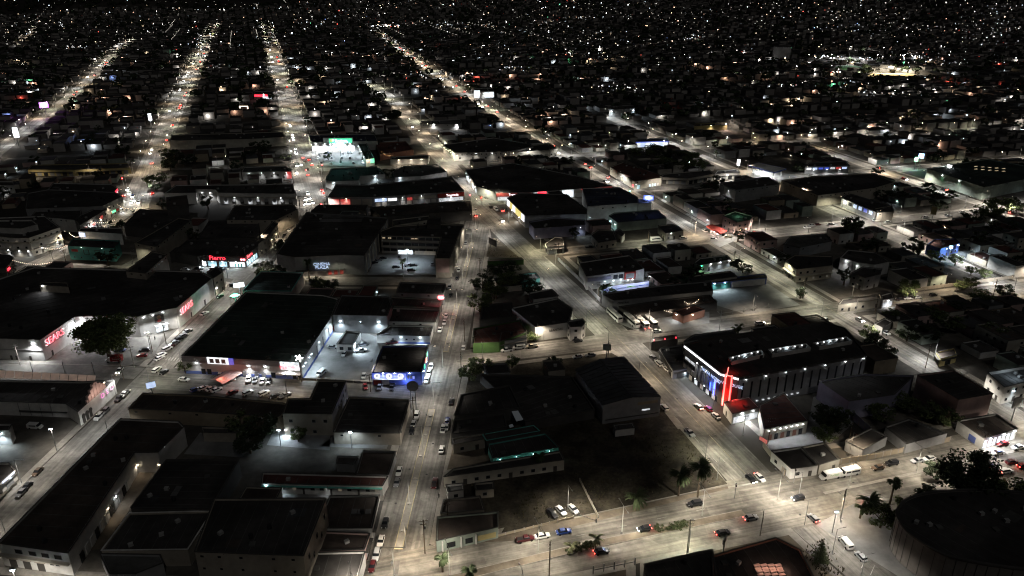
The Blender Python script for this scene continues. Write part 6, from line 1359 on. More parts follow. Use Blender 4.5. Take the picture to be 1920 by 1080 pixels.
for px, py, c, kd, hd, l, st in [(985, 1010, 'maroon', 'pickup', 75, '', 'parked'), (1017, 1004, 'white', 'sedan', 75, '', 'parked'), (1057, 996, 'blue', 'sedan', 75, '', 'parked'), (1128, 1033, 'black', 'sedan', 75, 't', 'with red tail lamps'), (1208, 991, 'black', 'hatchback', 255, 'ht', 'with headlights'), (1303, 944, 'black', 'suv', 255, '', 'parked'), (1408, 970, 'grey', 'sedan', 75, 't', 'braking'),
                                 (1355, 998, 'black', 'sedan', 75, 't', 'with tail lamps lit'), (1497, 933, 'black', 'hatchback', 255, 'h', 'crossing the junction'), (1525, 971, 'grey', 'hatchback', -19, 't', 'turning with tail lamps'), (1646, 876, 'brown', 'sedan', 255, '', 'parked'), (1672, 868, 'black', 'suv', 255, '', 'parked'), (1720, 863, 'silver', 'sedan', 255, '', 'parked'), (1742, 859, 'white', 'sedan', 255, '', 'parked'),
                                 (1855, 875, 'black', 'sedan', 75, 't', 'with red brake lamps'), (1886, 883, 'white', 'suv', 75, 't', 'waiting'), (1897, 865, 'maroon', 'sedan', 75, '', 'driving'), (1880, 831, 'red', 'sedan', 255, '', 'parked'), (1908, 838, 'white', 'sedan', 255, '', 'parked'), (1632, 936, 'grey', 'sedan', 75, 't', 'half hidden by the palm'), (1918, 873, 'red', 'hatchback', 75, 't', 'leaving at the right edge')]:
    car(px, py, hd, c, kd, W_, l, state=st, beam=('h' in l or (l == 't' and st != 'waiting')))
pc = car(1870, 848, 255, 'white', 'sedan', W_, '', state='with blue and red roof beacons'); box('beacon', 'neon_blue', (-.2, .3, 1.52), (.3, .5, .14), 0, pc); box('beacon', 'neon_red', (-.2, -.3, 1.52), (.3, .5, .14), 0, pc); lamp('POINT', (-.2, .2, 2.2), 60, (.2, .3, 1), pc); lamp('POINT', (-.2, -.6, 2.2), 40, (1, .2, .1), pc)
mb = car(1557, 893, 255, 'white', 'minibus', W_, phrase='white minibus with green lettering parked'); mb2 = car(1592, 887, 255, 'white', 'minibus', W_, phrase='white minibus with dark side windows parked')
for s, an in ((1.16, math.pi), (-1.16, 0)):
    box('side_panel', 'paint_white_car', (-.6, s, 1.85), (5, .03, .9), 0, mb)
    text_at(mb, 'FLORES', (-.6, s * 1.03, 1.85), an, .7, 'wall_green', ext=.02)
car(1585, 1018, -19 + 180, 'white', 'van', 'at the bottom right kerb').rotation_euler[2] = math.pi / 2 - R(-12); car(1614, 1043, -14, 'silver', 'hatchback', 'behind the white van at the bottom right')
for px, py, c, kd in [(1036, 962, 'black', 'sedan'), (1052, 957, 'white', 'sedan'), (1075, 954, 'silver', 'sedan')]: car(px, py, 150, c, kd, 'in the dark lot above the boulevard')
W_ = 'along the department store kerb on the left street'
for px, py, c, kd in [(299, 671, 'white', 'sedan'), (303, 665, 'white', 'suv'), (313, 654, 'white', 'suv'), (319, 649, 'maroon', 'sedan'), (328, 642, 'grey', 'sedan'), (335, 635, 'black', 'sedan'), (343, 629, 'grey', 'sedan'), (352, 620, 'silver', 'sedan')]: car(px, py, 30, c, kd, W_)
W_ = 'on the left street'
for px, py, c, kd, hd, l in [(383, 587, 'white', 'sedan', 25, ''), (412, 555, 'green', 'sedan', 20, ''), (294, 693, 'white', 'suv', 15, ''), (307, 697, 'black', 'sedan', 15, ''), (234, 738, 'white', 'pickup', 183, ''), (224, 746, 'black', 'pickup', 183, ''), (197, 770, 'grey', 'hatchback', 183, ''), (185, 781, 'white', 'suv', 183, ''), (40, 923, 'grey', 'sedan', 183, ''), (50, 912, 'black', 'sedan', 183, ''),
                             (543, 431, 'white', 'sedan', 183, ''), (533, 441, 'black', 'sedan', 183, ''), (438, 534, 'black', 'suv', 60, ''), (70, 884, 'brown', 'sedan', 183, '')]: car(px, py, hd, c, kd, W_, l)
car(224, 694, 178, 'white', 'sedan', 'at the mouth of the side street by the lit canopy', 'h', state='waiting'); car(345, 711, 100, 'white', 'sedan', 'at the corner by the small street tree')
W_ = 'in the department store forecourt'
for px, py, c, kd in [(271, 656, 'black', 'suv'), (266, 666, 'red', 'sedan'), (225, 656, 'blue', 'sedan')]: car(px, py, 262, c, kd, W_)
bt = car(215, 676, 268, 'white', 'box_truck', W_, phrase='red and white box truck parked')
for s, an in ((1.13, math.pi), (-1.13, 0)): text_at(bt, 'Entregas', (-1, s, 1.9), an, .6, 'wall_white', ext=.02)
car(66, 800, 95, 'white', 'van', 'in the dim yard at the left edge')
W_ = 'in the bays in front of the supermarket'
for px, py, c, kd in [(412, 704, 'white', 'hatchback'), (426, 707, 'white', 'sedan'), (439, 707, 'white', 'sedan'), (466, 711, 'white', 'suv'), (478, 712, 'grey', 'sedan'), (492, 714, 'white', 'sedan'), (504, 714, 'black', 'sedan')]: car(px, py, 170, c, kd, W_)
W_ = 'along the lower side of the market street'
for px, py, c, kd in [(366, 730, 'blue', 'hatchback'), (381, 727, 'white', 'sedan'), (396, 728, 'white', 'sedan'), (406, 730, 'white', 'sedan'), (436, 735, 'maroon', 'sedan'), (465, 736, 'silver', 'suv'), (495, 737, 'white', 'suv'), (515, 742, 'black', 'sedan'), (534, 741, 'grey', 'pickup')]: car(px, py, 40, c, kd, W_)
car(685, 724, 165, 'red', 'sedan', 'below the blue-fronted shop', state='taxi with white roof parked'); car(712, 725, 180, 'grey', 'pickup', 'below the blue-fronted shop'); car(735, 726, 180, 'black', 'pickup', 'below the blue-fronted shop')
W_ = 'in the lit supermarket side lot'
for px, py, c, kd, hd in [(682, 705, 'silver', 'hatchback', 178), (602, 700, 'white', 'van', 200), (645, 663, 'white', 'sedan', 185), (624, 650, 'grey', 'sedan', 95), (676, 657, 'white', 'pickup', 75), (681, 646, 'grey', 'suv', 60), (735, 642, 'maroon', 'pickup', 70), (627, 618, 'black', 'box_truck', 100)]: car(px, py, hd, c, kd, W_)
W_ = 'in the gallery car park'
for px, py, c, kd, hd in [(702, 492, 'black', 'sedan', 50), (709, 488, 'grey', 'sedan', 50), (718, 484, 'black', 'sedan', 50), (749, 480, 'black', 'hatchback', 0), (742, 500, 'black', 'sedan', 70), (766, 497, 'grey', 'pickup', 80), (775, 497, 'black', 'sedan', 80), (771, 506, 'black', 'suv', 80), (811, 494, 'silver', 'sedan', 0)]: car(px, py, hd, c, kd, W_)
W_ = 'before the shop with the red script sign'
for px, py, c in [(373, 502, 'black'), (402, 503, 'maroon'), (415, 503, 'black'), (347, 505, 'white')]: car(px, py, 95, c, 'sedan', W_)
W_ = 'in the car park with the green sign'
for k in range(15): car(598 + (k % 5) * 20 + rnd.uniform(-5, 5), 288 + (k // 5) * 8 + rnd.uniform(-2, 2), rnd.choice([-10, 80, 170]), rnd.choice(['white', 'silver', 'grey', 'blue', 'black', 'white']), rnd.choice(['sedan', 'suv', 'hatchback']), W_)
W_ = 'queuing on the tree-lined avenue'
for px, py, l, c in [(577, 362, 'h', 'white'), (580, 371, 'h', 'silver'), (573, 374, 'h', 'white'), (578, 381, 'h', 'grey'), (586, 379, 'h', 'white'), (571, 382, 'h', 'black'), (603, 356, 't', 'red'), (606, 361, 't', 'grey'), (577, 327, 't', 'red'), (585, 309, 't', 'white'), (568, 295, 't', 'silver'), (570, 303, '', 'white'), (557, 310, 'h', 'white'), (564, 309, 'h', 'silver'), (556, 287, 'h', 'white'), (579, 299, 't', 'red'), (556, 323, 'h', 'white'), (577, 317, '', 'black')]:
    car(px, py, 163 if l == 'h' else -17, c, rnd.choice(['sedan', 'suv', 'hatchback']), W_, l, state='with headlights' if l == 'h' else 'with tail lamps', far=True, beam=l == 'h' and rnd.random() < .5)
W_ = 'queuing on the left avenue'
for px, py, l, c in [(240, 355, 'h', 'white'), (243, 362, 'h', 'white'), (249, 368, 'h', 'blue'), (252, 376, 'h', 'white'), (260, 379, 'h', 'silver'), (246, 379, 'h', 'white'), (286, 362, 't', 'red'), (285, 306, 't', 'white'), (233, 366, 't', 'grey'), (250, 397, '', 'white')]:
    car(px, py, 163 if l == 'h' else -17, c, rnd.choice(['sedan', 'suv']), W_, l, state='with headlights' if l == 'h' else 'with tail lamps', far=True, beam=l == 'h')
for px, py, hd, c, kd, l, w in [(870, 387, 161, 'blue', 'sedan', 't', 0), (919, 388, -19, 'black', 'sedan', '', 0), (930, 392, 161, 'white', 'van', '', 0), (941, 394, -19, 'red', 'sedan', 't', 0), (891, 404, -19, 'red', 'sedan', 't', 0), (941, 413, 161, 'white', 'sedan', 'h', 0), (892, 393, 0, 'grey', 'sedan', '', 0)]: car(px, py, hd, c, kd, 'where the two avenues meet', l, far=True, beam=bool(l))
for px, py, hd, c, kd in [(1338, 448, 75, 'white', 'sedan'), (1365, 444, 75, 'beige', 'suv'), (1321, 432, -19, 'white', 'sedan'), (1357, 440, 75, 'black', 'sedan'), (1230, 450, 75, 'white', 'minibus'), (1281, 446, 75, 'white', 'sedan'), (1106, 463, 75, 'black', 'pickup'), (1400, 435, 75, 'grey', 'sedan'), (1415, 436, 75, 'red', 'sedan'), (1643, 413, 75, 'white', 'suv'), (1665, 416, 75, 'white', 'sedan'), (1735, 408, 75, 'white', 'pickup'), (1778, 404, 75, 'silver', 'sedan'), (1805, 397, 75, 'white', 'sedan'), (1513, 426, 75, 'white', 'sedan'), (1523, 422, 75, 'silver', 'sedan'), (1533, 420, 75, 'maroon', 'sedan'), (1558, 420, 75, 'silver', 'sedan'), (1697, 466, 161, 'grey', 'sedan')]: car(px, py, hd, c, kd, 'near the second cross street', far=True)
def traffic(Q, n, d0_, d1_, off, where, red=.6):
    for _ in range(n):
        k = rnd.randrange(len(Q) - 1); a, b_ = Vector(Q[k]), Vector(Q[k + 1]); p = a.lerp(b_, rnd.random())
        if not (d0_ < p.y < d1_) or not inview(p.x, p.y): continue
        d = (b_ - a).normalized(); 
        if d.y < 0: d = -d
        r = rnd.random() < red; s = 1 if r else -1; nn_ = Vector((d.y, -d.x)) * (off * s); hd = math.degrees(math.atan2(d.x, d.y)) + (0 if r else 180)
        car(0, 0, hd, rnd.choice(['white', 'silver', 'grey', 'black', 'red']), rnd.choice(['sedan', 'suv']), where, 't' if r else 'h', (p.x + nn_.x, p.y + nn_.y), 'with red tail lamps' if r else 'with headlights', far=True)
traffic(Bv, 30, 620, 1750, 4.5, 'far up the tree-lined avenue', .4); traffic(Av, 44, 650, 1900, 4.5, 'far up the left avenue', .6); traffic(R2, 60, 560, 1800, 3, 'far up the second avenue', .65); traffic(A3, 12, 700, 1300, 3, 'on the far left avenue'); traffic(R1, 8, 550, 850, 4, 'far up the diagonal avenue'); traffic(R4, 8, 450, 650, 3, 'on the fourth avenue')
# ---------------------------------------------------------------- street lamps
NL = [0]; FLV, FLF, FLM = [], [], []
def streetlamp(x, y, ang, power, col, where, double=False, hgt=9.0, arm=2.2, far=False, size=150):
    """ang: compass direction of the arm over the road"""
    z = TZ(x, y) + .1
    if y > 760:                       # too far off to tell apart: joined into one mass, the light still real
        ax, ay = math.sin(R(ang)), math.cos(R(ang)); i = len(FLV)
        for (bx, by, bz, hx, hy, hz) in ((x, y, z + hgt / 2, .1, .1, hgt / 2), (x + ax * arm / 2, y + ay * arm / 2, z + hgt, abs(ax) * arm / 2 + .06, abs(ay) * arm / 2 + .06, .06), (x + ax * arm, y + ay * arm, z + hgt - .15, .22, .22, .14)):
            i = len(FLV); FLV.extend([(bx + sx * hx, by + sy * hy, bz + sz * hz) for sx in (-1, 1) for sy in (-1, 1) for sz in (-1, 1)])
            FLF.extend([tuple(i + q for q in f) for f in ((0, 1, 3, 2), (4, 6, 7, 5), (0, 4, 5, 1), (2, 3, 7, 6), (0, 2, 6, 4), (1, 5, 7, 3))]); FLM.extend([1 if hz == .14 else 0] * 6)
        lamp('SPOT', (x + ax * (arm + .3), y + ay * (arm + .3), z + hgt - .4), power, col, None, (ax * .1, ay * .1, -1), size, .55, .3); return
    o = empty('street_lamp', (x, y, z), math.pi / 2 - R(ang), cat='street lamp')
    cyl('pole', 'pole_white' if double else 'steel', (0, 0, 0), .11, hgt, o, 6, top=.6)
    for s in ((1, -1) if double else (1,)):
        box('arm', 'steel', (s * arm / 2, 0, hgt - .05), (arm, .09, .09), 0, o)
        hd = box('lamp_head', 'steel', (s * (arm + .3), 0, hgt), (.75, .32, .16), 0, o)
        box('lens', 'lamp_warm', (0, 0, -.55), (.8, .8, .2), 0, hd)
        lamp('SPOT', (s * (arm + .3), 0, hgt - .3), power, col, o, (s * .10, 0, -1), size, .55, .3)
    if far: cyl('lamp_globe', 'lamp_warm', (arm + .3, 0, hgt - .6), .15, .3, o, 8)
    pend(o, 'double-armed street lamp' if double else 'street lamp', where); NL[0] += 1
def along(Q, sp, start=0):
    out = []; rest = start
    for i in range(len(Q) - 1):
        a, b_ = Vector(Q[i]), Vector(Q[i + 1]); L = (b_ - a).length; d = (b_ - a) / L
        while rest < L: out.append((a + d * rest, d)); rest += sp
        rest -= L
    return out
def row(Q, sp, off, power, col, where, start=0, ymax=1e9, far=None, size=150, jit=.28, ymin=0, both=False):
    for k, (p, d) in enumerate(along(Q, sp, start)):
        if p.y > ymax or p.y < ymin or not inview(p.x, p.y, 5, 160): continue
        for s in ((1, -1) if both else (1 if k % 2 == 0 else -1,)):
            for k_o in (1, .86, .72, 0):
                n = Vector((d.y, -d.x)) * (s * off * k_o)
                if not any(pip((p.x + n.x, p.y + n.y), P) for P in FOOT): break
            if k_o == 0: continue
            a = math.degrees(math.atan2(-n.x, -n.y))
            pw = power * rnd.uniform(1 - jit, 1 + jit)
            tint = rnd.choice([col, col, (1, .80, .56), (.96, .95, .72), (.95, .96, .95)])
            streetlamp(p.x + n.x, p.y + n.y, a, pw, tint, where, far=p.y > 620, size=size)
for k, (p, d) in enumerate(along(Mc, 29, 8)):
    if p.y < 470: streetlamp(p.x, p.y, 92, 1450 * rnd.uniform(.8, 1.2), NEUT, 'on the median of the avenue', True, 9.5, 2.6)
row(R1, 26, 8.9, 3600, NEUT, 'along the diagonal avenue', 6, ymax=395, size=155)
row(R1, 27, 8.9, 3600, GREENISH, 'along the middle of the diagonal avenue', 20, ymin=395, ymax=520, size=155)
row(R1, 28, 8.9, 9000, WARM, 'along the far diagonal avenue', 10, ymin=520)
for px, py in ((1508, 985), (1560, 1040), (1612, 1090)): x, y = G(px, py); streetlamp(x, y, 71, 1900, NEUT, 'below the boulevard')
row(R2, 24, 7.2, 5000, NEUT, 'along the second avenue', 8, ymax=620)
row(R2, 27, 7.2, 9500, WARM, 'along the far second avenue', 8, ymin=620, ymax=1800)
row(R3, 26, 7, 7500, NEUT, 'along the third avenue', 8); row(R4, 28, 6.5, 7500, NEUT, 'along the fourth avenue', 8)
row(Lc, 27, 6.6, 2300, NEUT, 'along the left street', 12)
row(Bv, 20, 11, 6200, (1, .90, .80), 'along the tree-lined avenue', 8, ymax=1000); row(Bv, 28, 11, 10500, (1, .90, .78), 'along the far tree-lined avenue', 8, ymin=1000)
row(Av, 20, 10.4, 6200, (1, .90, .80), 'along the left avenue', 8, ymax=1000); row(Av, 28, 10.4, 10500, (1, .90, .78), 'along the far left avenue', 8, ymin=1000)
row(A2, 24, 6.4, 2200, (1, .86, .70), 'along the narrow street', 5); row(A3, 26, 8.4, 7000, (1, .89, .76), 'along the outermost left avenue', 4); row(A4, 40, 7, 5000, WARM, 'on the hill street', 4)
row(X0, 25, 14, 3900, (1, .90, .74), 'along the boulevard', 6, both=False, size=142)
for k, (p, d) in enumerate(along(X0, 26, 14)):
    if inview(p.x, p.y, 5, 160): streetlamp(p.x, p.y, math.degrees(math.atan2(-d.y, d.x)) + 180 + 0, 2300 * rnd.uniform(.8, 1.2), (1, .90, .75), 'on the boulevard median', True, 9.5, 2.8)
row(X1, 27, 7.6, 3600, WARM, 'along the near cross street', 10); row(X2, 26, 6.6, 4600, NEUT, 'along the second cross street', 12); row(X4, 30, 6, 4200, NEUT, 'along the fourth cross street', 12); row(X3, 30, 6, 4200, NEUT, 'along the third cross street', 12)
row(Y1, 28, 9.4, 1500, NEUT, 'along the market street', 10); row(Y2, 36, 6.5, 500, NEUT, 'along the mall street', 10); row(Y2b, 30, 10.5, 1300, (.9, .96, 1), 'along the shop street', 8); row(Y5, 40, 5, 1500, WARM, 'along the dim side street', 8); row(Y6, 40, 5, 1100, NEUT, 'along the left side street', 8); row(Y7, 34, 6, 2600, WARM, 'by the lit crossing', 8)
for px, py, pw, col, hg, lb in [(765, 497, 6500, COOL, 9, 'cold-white floodlight pole in the gallery car park'), (653, 292, 9000, COOL, 12, 'tall floodlight pole in the car park with the green sign'), (622, 297, 9000, COOL, 12, 'second floodlight pole in the car park with the green sign'), (1560, 1000, 450, COOL, 8, 'white lamp pole on the plaza beside the arena'), (107, 846, 2600, NEUT, 9, 'pale lamp pole on the sandy kerb of the left street'),
                                (527, 838, 1300, COOL, 7, 'yard floodlight above the dark yard'), (660, 842, 1300, COOL, 7, 'yard floodlight behind the plain black roof'), (1590, 118, 160000, WHITE, 25, 'stadium floodlight left of the green field'), (1640, 136, 160000, (1, .9, .7), 25, 'stadium floodlight left of the sandy field'), (1690, 136, 160000, (1, .9, .7), 25, 'stadium floodlight over the sandy field'), (1370, 240, 7000, (1, .85, .7), 12, 'floodlight pole over the bare court'), (40, 1118, 5200, NEUT, 9, 'lamp pole on the pavement below the white arched front'), (115, 1135, 5200, NEUT, 9, 'second lamp pole on the pavement below the white arched front')]:
    if not pw: continue
    x, y = G(px, py); o = empty('floodlight_pole', (x, y, TZ(x, y)), label=lb, cat='floodlight'); cyl('pole', 'steel', (0, 0, 0), .14, hg, o, 6); box('lamp_head', 'steel', (0, 0, hg + .2), (1.2, .5, .3), 0, o); box('lens', 'lamp_cold', (0, -.1, hg - .02), (1.0, .5, .16), 0, o)
    lamp('SPOT', (0, 0, hg - .3), pw, col, o, (0, -.05, -1), 150, .6, .4)
x, y = G(284, 664); o = empty('floodlight_pole', (x, y, .14), label='double floodlight pole in the department store forecourt beside the kerb', cat='floodlight'); cyl('pole', 'steel', (0, 0, 0), .14, 10, o, 6)
for s in (-.6, .6): box('lamp_head', 'steel', (s, 0, 10.1), (.7, .5, .3), 0, o); lamp('POINT', (s * 1.3, -.3, 10.2), 420, NEUT, o)
for k, (px, py) in enumerate([(770, 945), (742, 944), (800, 890), (768, 880), (786, 838), (812, 832), (800, 778), (845, 690), (822, 742), (860, 600), (870, 540), (1180, 700), (1270, 748), (1330, 860), (1165, 1000), (1500, 965), (1300, 975), (1600, 905)]):
    x, y = G(px, py); o = cyl('manhole_cover', 'black', (x, y, .05), .38, .03, None, 12); o['category'] = 'manhole cover'; pend(o, 'round dark manhole cover', 'in the avenue surface')
# ---------------------------------------------------------------- utility poles
def upole(px, py, h=11, tr=False, wood=True, ang=0):
    x, y = G(px, py); m = 'wood_pole' if wood else 'concrete_pole'
    o = empty('utility_pole', (x, y, 0), R(ang), cat='utility pole')
    cyl('pole', m, (0, 0, 0), .17, h, o, 8, top=.7)
    for z, w in ((h - .5, 2.6), (h - 1.6, 2.0)):
        box('crossarm', m, (0, 0, z), (w, .12, .14), 0, o)
        for s in (-.45, -.15, .15, .45): cyl('insulator', 'pole_white', (s * w, 0, z + .07), .05, .18, o, 6)
    if tr: cyl('transformer', 'unit', (.42, 0, h - 3.2), .3, .9, o, 10)
    pend(o, ('wooden' if wood else 'pale concrete') + ' utility pole' + (' with transformer' if tr else ''), where_of(x, y)); return o
for a in [(797, 1038, 12, True), (1030, 1080, 12), (1288, 1037, 12, False), (1575, 972, 11, True), (776, 788, 10), (865, 705, 11, True), (871, 640, 11, True), (900, 520, 11, True), (840, 985, 9), (1425, 1005, 9), (252, 690, 10), (312, 646, 11, True), (286, 660, 9), (38, 685, 10), (232, 712, 11, True), (508, 708, 10), (566, 716, 11), (695, 735, 8), (1140, 672, 8), (1223, 640, 9), (1440, 830, 10), (1590, 835, 9), (1505, 560, 10), (1432, 455, 11, True), (1303, 440, 12, True), (1215, 455, 9), (1046, 486, 10), (1122, 560, 9), (1375, 500, 9), (126, 500, 10, True), (462, 495, 10), (540, 420, 10), (563, 395, 10), (610, 400, 8), (890, 660, 8), (1190, 500, 9), (1862, 555, 9), (1640, 590, 9), (1735, 690, 11), (1855, 905, 12), (1320, 905, 8), (1393, 815, 8), (965, 330, 10), (1100, 335, 10), (1175, 310, 10), (1030, 300, 10)]: upole(a[0], a[1], a[2], a[3] if len(a) > 3 else False, (a[0] * 7 + a[1]) % 3 > 0, (a[0] * 13) % 90)
# ---------------------------------------------------------------- signs on poles
def polesign(px, py, h, w, hh, m, label, ang=None, txt=None, tm='led_white', frame='steel', light=None):
    x, y = G(px, py); an = ang if ang is not None else math.atan2(-x, y) * -1.0
    an = R(ang) if ang is not None else -math.atan2(x, y)
    o = empty('pole_sign', (x, y, 0), an, label=label, cat='sign'); cyl('pole', frame, (0, 0, 0), .2, h, o, 8)
    box('sign_frame', frame, (0, 0, h + hh / 2), (w + .2, .4, hh + .2), 0, o); box('sign_face', m, (0, -.22, h + hh / 2), (w, .1, hh), 0, o); box('sign_face', m, (0, .22, h + hh / 2), (w, .1, hh), 0, o)
    if txt: text_at(o, txt, (0, -.32, h + hh / 2), 0, hh * .5, tm)
    if light: lamp('POINT', (0, -1.2, h + hh / 2), light[0], light[1], o)
    return o
polesign(444, 578, 6.0, 2.6, 1.7, 'sign_green', 'bright green lit sign over the left street', txt='ABIERTO', light=(500, (.1, 1, .5)))
polesign(452, 562, 6.8, 5.0, 2.2, 'sign_white', 'white oval lit sign by the left street', light=(900, COOL))
polesign(828, 585, 6.5, 2.4, 2.2, 'sign_red', 'red and white lit pole sign beside the avenue', txt='Pollo', light=(400, (1, .1, .1)))
polesign(287, 742, 3.6, 3.2, 2.4, 'sign_bluewhite', 'small bluish lit panel at the market street corner')
polesign(1214, 400, 9, 6.5, 3.2, 'sign_blue', 'blue and white lit box sign on a post by the white annex', txt='Hotel', light=(500, (.2, .3, 1)))
polesign(88, 222, 11, 8, 5.5, 'sign_purple', 'purple lit billboard on the far left avenue', light=(2500, (.7, .2, 1)))
polesign(36, 275, 8, 4, 9, 'win_bright', 'tall white lit sign at the far left', light=(2500, WHITE)); polesign(285, 242, 8, 3, 7, 'win_bright', 'narrow white lit sign on the left avenue', light=(2000, WHITE))
polesign(1137, 672, 4, 3.2, 2.6, 'wall_palegreen', 'pale square sign on the cross street corner'); polesign(879, 447, 3, 3.0, 3.0, 'wall_white', 'white square sign at the tip of the wedge block')
polesign(1896, 790, 6, 3.6, 4, 'wall_white', 'blank white billboard at the right edge', 20); polesign(1430, 838, 2.2, 3.4, 1.4, 'sign_red_soft', 'small red lit sign on the wall below the hotel', -60)
polesign(1745, 422, 7, 3, 5, 'wall_yellow', 'pale double-post billboard on the second cross street'); polesign(640, 305, 12, 8, 5, 'sign_cyan', 'turquoise lit pylon sign in the car park', txt='Bodega', light=(2500, (.3, 1, .9)))
polesign(1722, 318, 9, 4, 4, 'sign_blue', 'blue lit pylon sign by the green shed', light=(1200, (.3, .5, 1))); polesign(1714, 318, 7, 2.4, 3, 'sign_green', 'green lit sign beside the blue pylon', light=(1500, (.3, 1, .5))); polesign(1775, 334, 7, 3.2, 3.2, 'win_bright', 'white round-topped lit sign by the green shed', light=(1500, WHITE)); polesign(1382, 330, 8, 2, 5, 'win_bright', 'white pylon by the filling station', light=(1500, WHITE))
polesign(716, 372, 4, 2.4, 1.8, 'sign_white', 'tiny white lit sign above the shop row'); polesign(1778, 485, 6, 1.6, 1.6, 'sign_cyan', 'cyan lit pole sign by the pale blue house', light=(900, (.4, .8, 1)))
polesign(1355, 1040, 4.5, 2.2, 1.4, 'wall_dark', 'dark framed sign beside the boulevard at the bottom', 60)
o = empty('pole_sign', G(776, 768) + (0,), label='grey octagonal sign on two tall posts by the avenue', cat='sign')
for s in (-.9, .9): cyl('pole', 'steel', (s, 0, 0), .16, 8.5, o, 8)
cyl('sign_face', 'wall_grey', (0, .15, 10), 2.3, .3, o, 8, (math.pi / 2, R(22), 0))
bb = empty('billboard', G(924, 468) + (0,), R(-55), label='dark tilted billboard on the tip of the wedge block', cat='billboard'); box('panel', 'wall_dark', (0, 0, 4.6), (8, .4, 3.6), 0, bb)
for s in (-2.5, 2.5): cyl('post', 'steel', (s, 0, 0), .2, 3.2, bb, 6)
# traffic signals
for px, py, red in [(1377, 935, False), (1488, 905, False), (604, 398, True), (605, 322, True), (576, 332, True), (232, 348, True), (882, 380, True), (903, 385, True), (1180, 372, False)]:
    x, y = G(px, py); o = empty('traffic_signal', (x, y, 0), cat='traffic signal'); cyl('pole', 'steel', (0, 0, 0), .1, 5, o, 6); box('signal_box', 'black', (0, 0, 5.2), (.4, .4, 1.1), 0, o)
    box('signal_lamp', 'signal_red' if red else 'signal_green' if px == 1180 else 'tail_off', (0, -.25, 5.5), (.3 if y < 350 else .6, .1, .3 if y < 350 else .6), 0, o); pend(o, 'traffic signal' + (' showing red' if red else ''), where_of(x, y))
# strings of lights across the narrow street and round the eatery
def stringlights(p0, p1, h, n, label, m='string_light'):
    a, b_ = Vector(G(*p0, h)), Vector(G(*p1, h)); c_ = (a + b_) / 2; o = empty('string_lights', (c_.x, c_.y, h), label=label, cat='string lights')
    for k in range(n):
        f = k / (n - 1); q = a.lerp(b_, f) - c_; s = -1.6 * (1 - (2 * f - 1) ** 2); box('bulb', m, (q.x, q.y, s), (.2, .2, .2), 0, o)
        if k < n - 1:
            f2 = (k + 1) / (n - 1); q2 = a.lerp(b_, f2) - c_; d = q2 - q; box('wire', 'black', ((q.x + q2.x) / 2, (q.y + q2.y) / 2, s + .2), (d.length, .04, .04), math.atan2(d.y, d.x), o)
    for k in range(2): q = a.lerp(b_, .25 + .5 * k) - c_; lamp('POINT', (q.x, q.y, -.9), 60, (1, .85, .65), o)
for p0, p1, n, l in [((24, 488), (96, 492), 22, 'lowest'), ((75, 463), (123, 461), 16, 'second'), ((130, 437), (150, 442), 10, 'third'), ((160, 413), (215, 413), 16, 'fourth'), ((220, 384), (258, 390), 14, 'highest'), ((-5, 530), (24, 523), 10, 'bottom left')]: stringlights(p0, p1, 7, n, f'{l} string of warm bulbs hung across the narrow street')
stringlights((1284, 566), (1310, 562), 5, 10, 'upper string of bulbs over the eatery behind the coaches'); stringlights((1246, 582), (1292, 577), 4, 14, 'lower string of bulbs over the eatery behind the coaches'); stringlights((716, 285), (735, 291), 6, 9, 'string of warm bulbs by the brick-toned roof', 'sign_amber'); stringlights((676, 197), (694, 197), 6, 9, 'row of orange bulbs in the dark upper left', 'sign_amber')
# ---------------------------------------------------------------- trees
def crownmesh(name, n, rx, rz, leaf, seed, m, clumps=26, shell=.55):
    r_ = random.Random(seed); v, f = [], []; C = []
    for k in range(clumps):
        while True:
            p = Vector((r_.uniform(-1, 1), r_.uniform(-1, 1), r_.uniform(-.75, 1)))
            if shell < p.length < 1: break
        C.append((p, r_.uniform(.22, .42)))
    for k in range(n):
        c_, cr = r_.choice(C); d = Vector((r_.gauss(0, 1), r_.gauss(0, 1), r_.gauss(0, 1))).normalized() * cr * r_.random() ** .35
        p = c_ + d; q = Vector((p.x * rx, p.y * rx, p.z * rz)); a = Vector((r_.gauss(0, 1), r_.gauss(0, 1), r_.gauss(0, .6))).normalized(); b_ = a.cross(Vector((r_.gauss(0, 1), r_.gauss(0, 1), r_.gauss(0, 1)))).normalized(); s = leaf * r_.uniform(.6, 1.4)
        i = len(v); v += [tuple(q + a * s), tuple(q + b_ * s * .6), tuple(q - a * s), tuple(q - b_ * s * .6)]; f.append((i, i + 1, i + 2, i + 3))
    me = bpy.data.meshes.new(name); me.from_pydata(v, [], f); me.materials.append(MATS[m]); return me
def trunkmesh(name, h, r0, seed, limbs=5, spread=.6):
    r_ = random.Random(seed); v, f = [], []
    def tube(a, b_, ra, rb, n=6):
        d = (b_ - a).normalized(); u = d.orthogonal().normalized(); w = d.cross(u); i = len(v)
        for p, r in ((a, ra), (b_, rb)):
            for k in range(n): v.append(tuple(p + (u * math.cos(2 * math.pi * k / n) + w * math.sin(2 * math.pi * k / n)) * r))
        for k in range(n): f.append((i + k, i + (k + 1) % n, i + n + (k + 1) % n, i + n + k))
    t = Vector((0, 0, h * .45)); tube(Vector((0, 0, 0)), t, r0, r0 * .7)
    for k in range(limbs):
        a = 2 * math.pi * k / limbs + r_.random(); tube(t, Vector((math.cos(a) * h * spread * .6, math.sin(a) * h * spread * .6, h * r_.uniform(.75, 1))), r0 * .55, r0 * .12)
    me = bpy.data.meshes.new(name); me.from_pydata(v, [], f); me.materials.append(MATS['bark']); return me
CR = [crownmesh('crown', 1500, 1, .85, .085, s, 'leaf' if s % 2 else 'leaf_dark') for s in range(1, 6)]
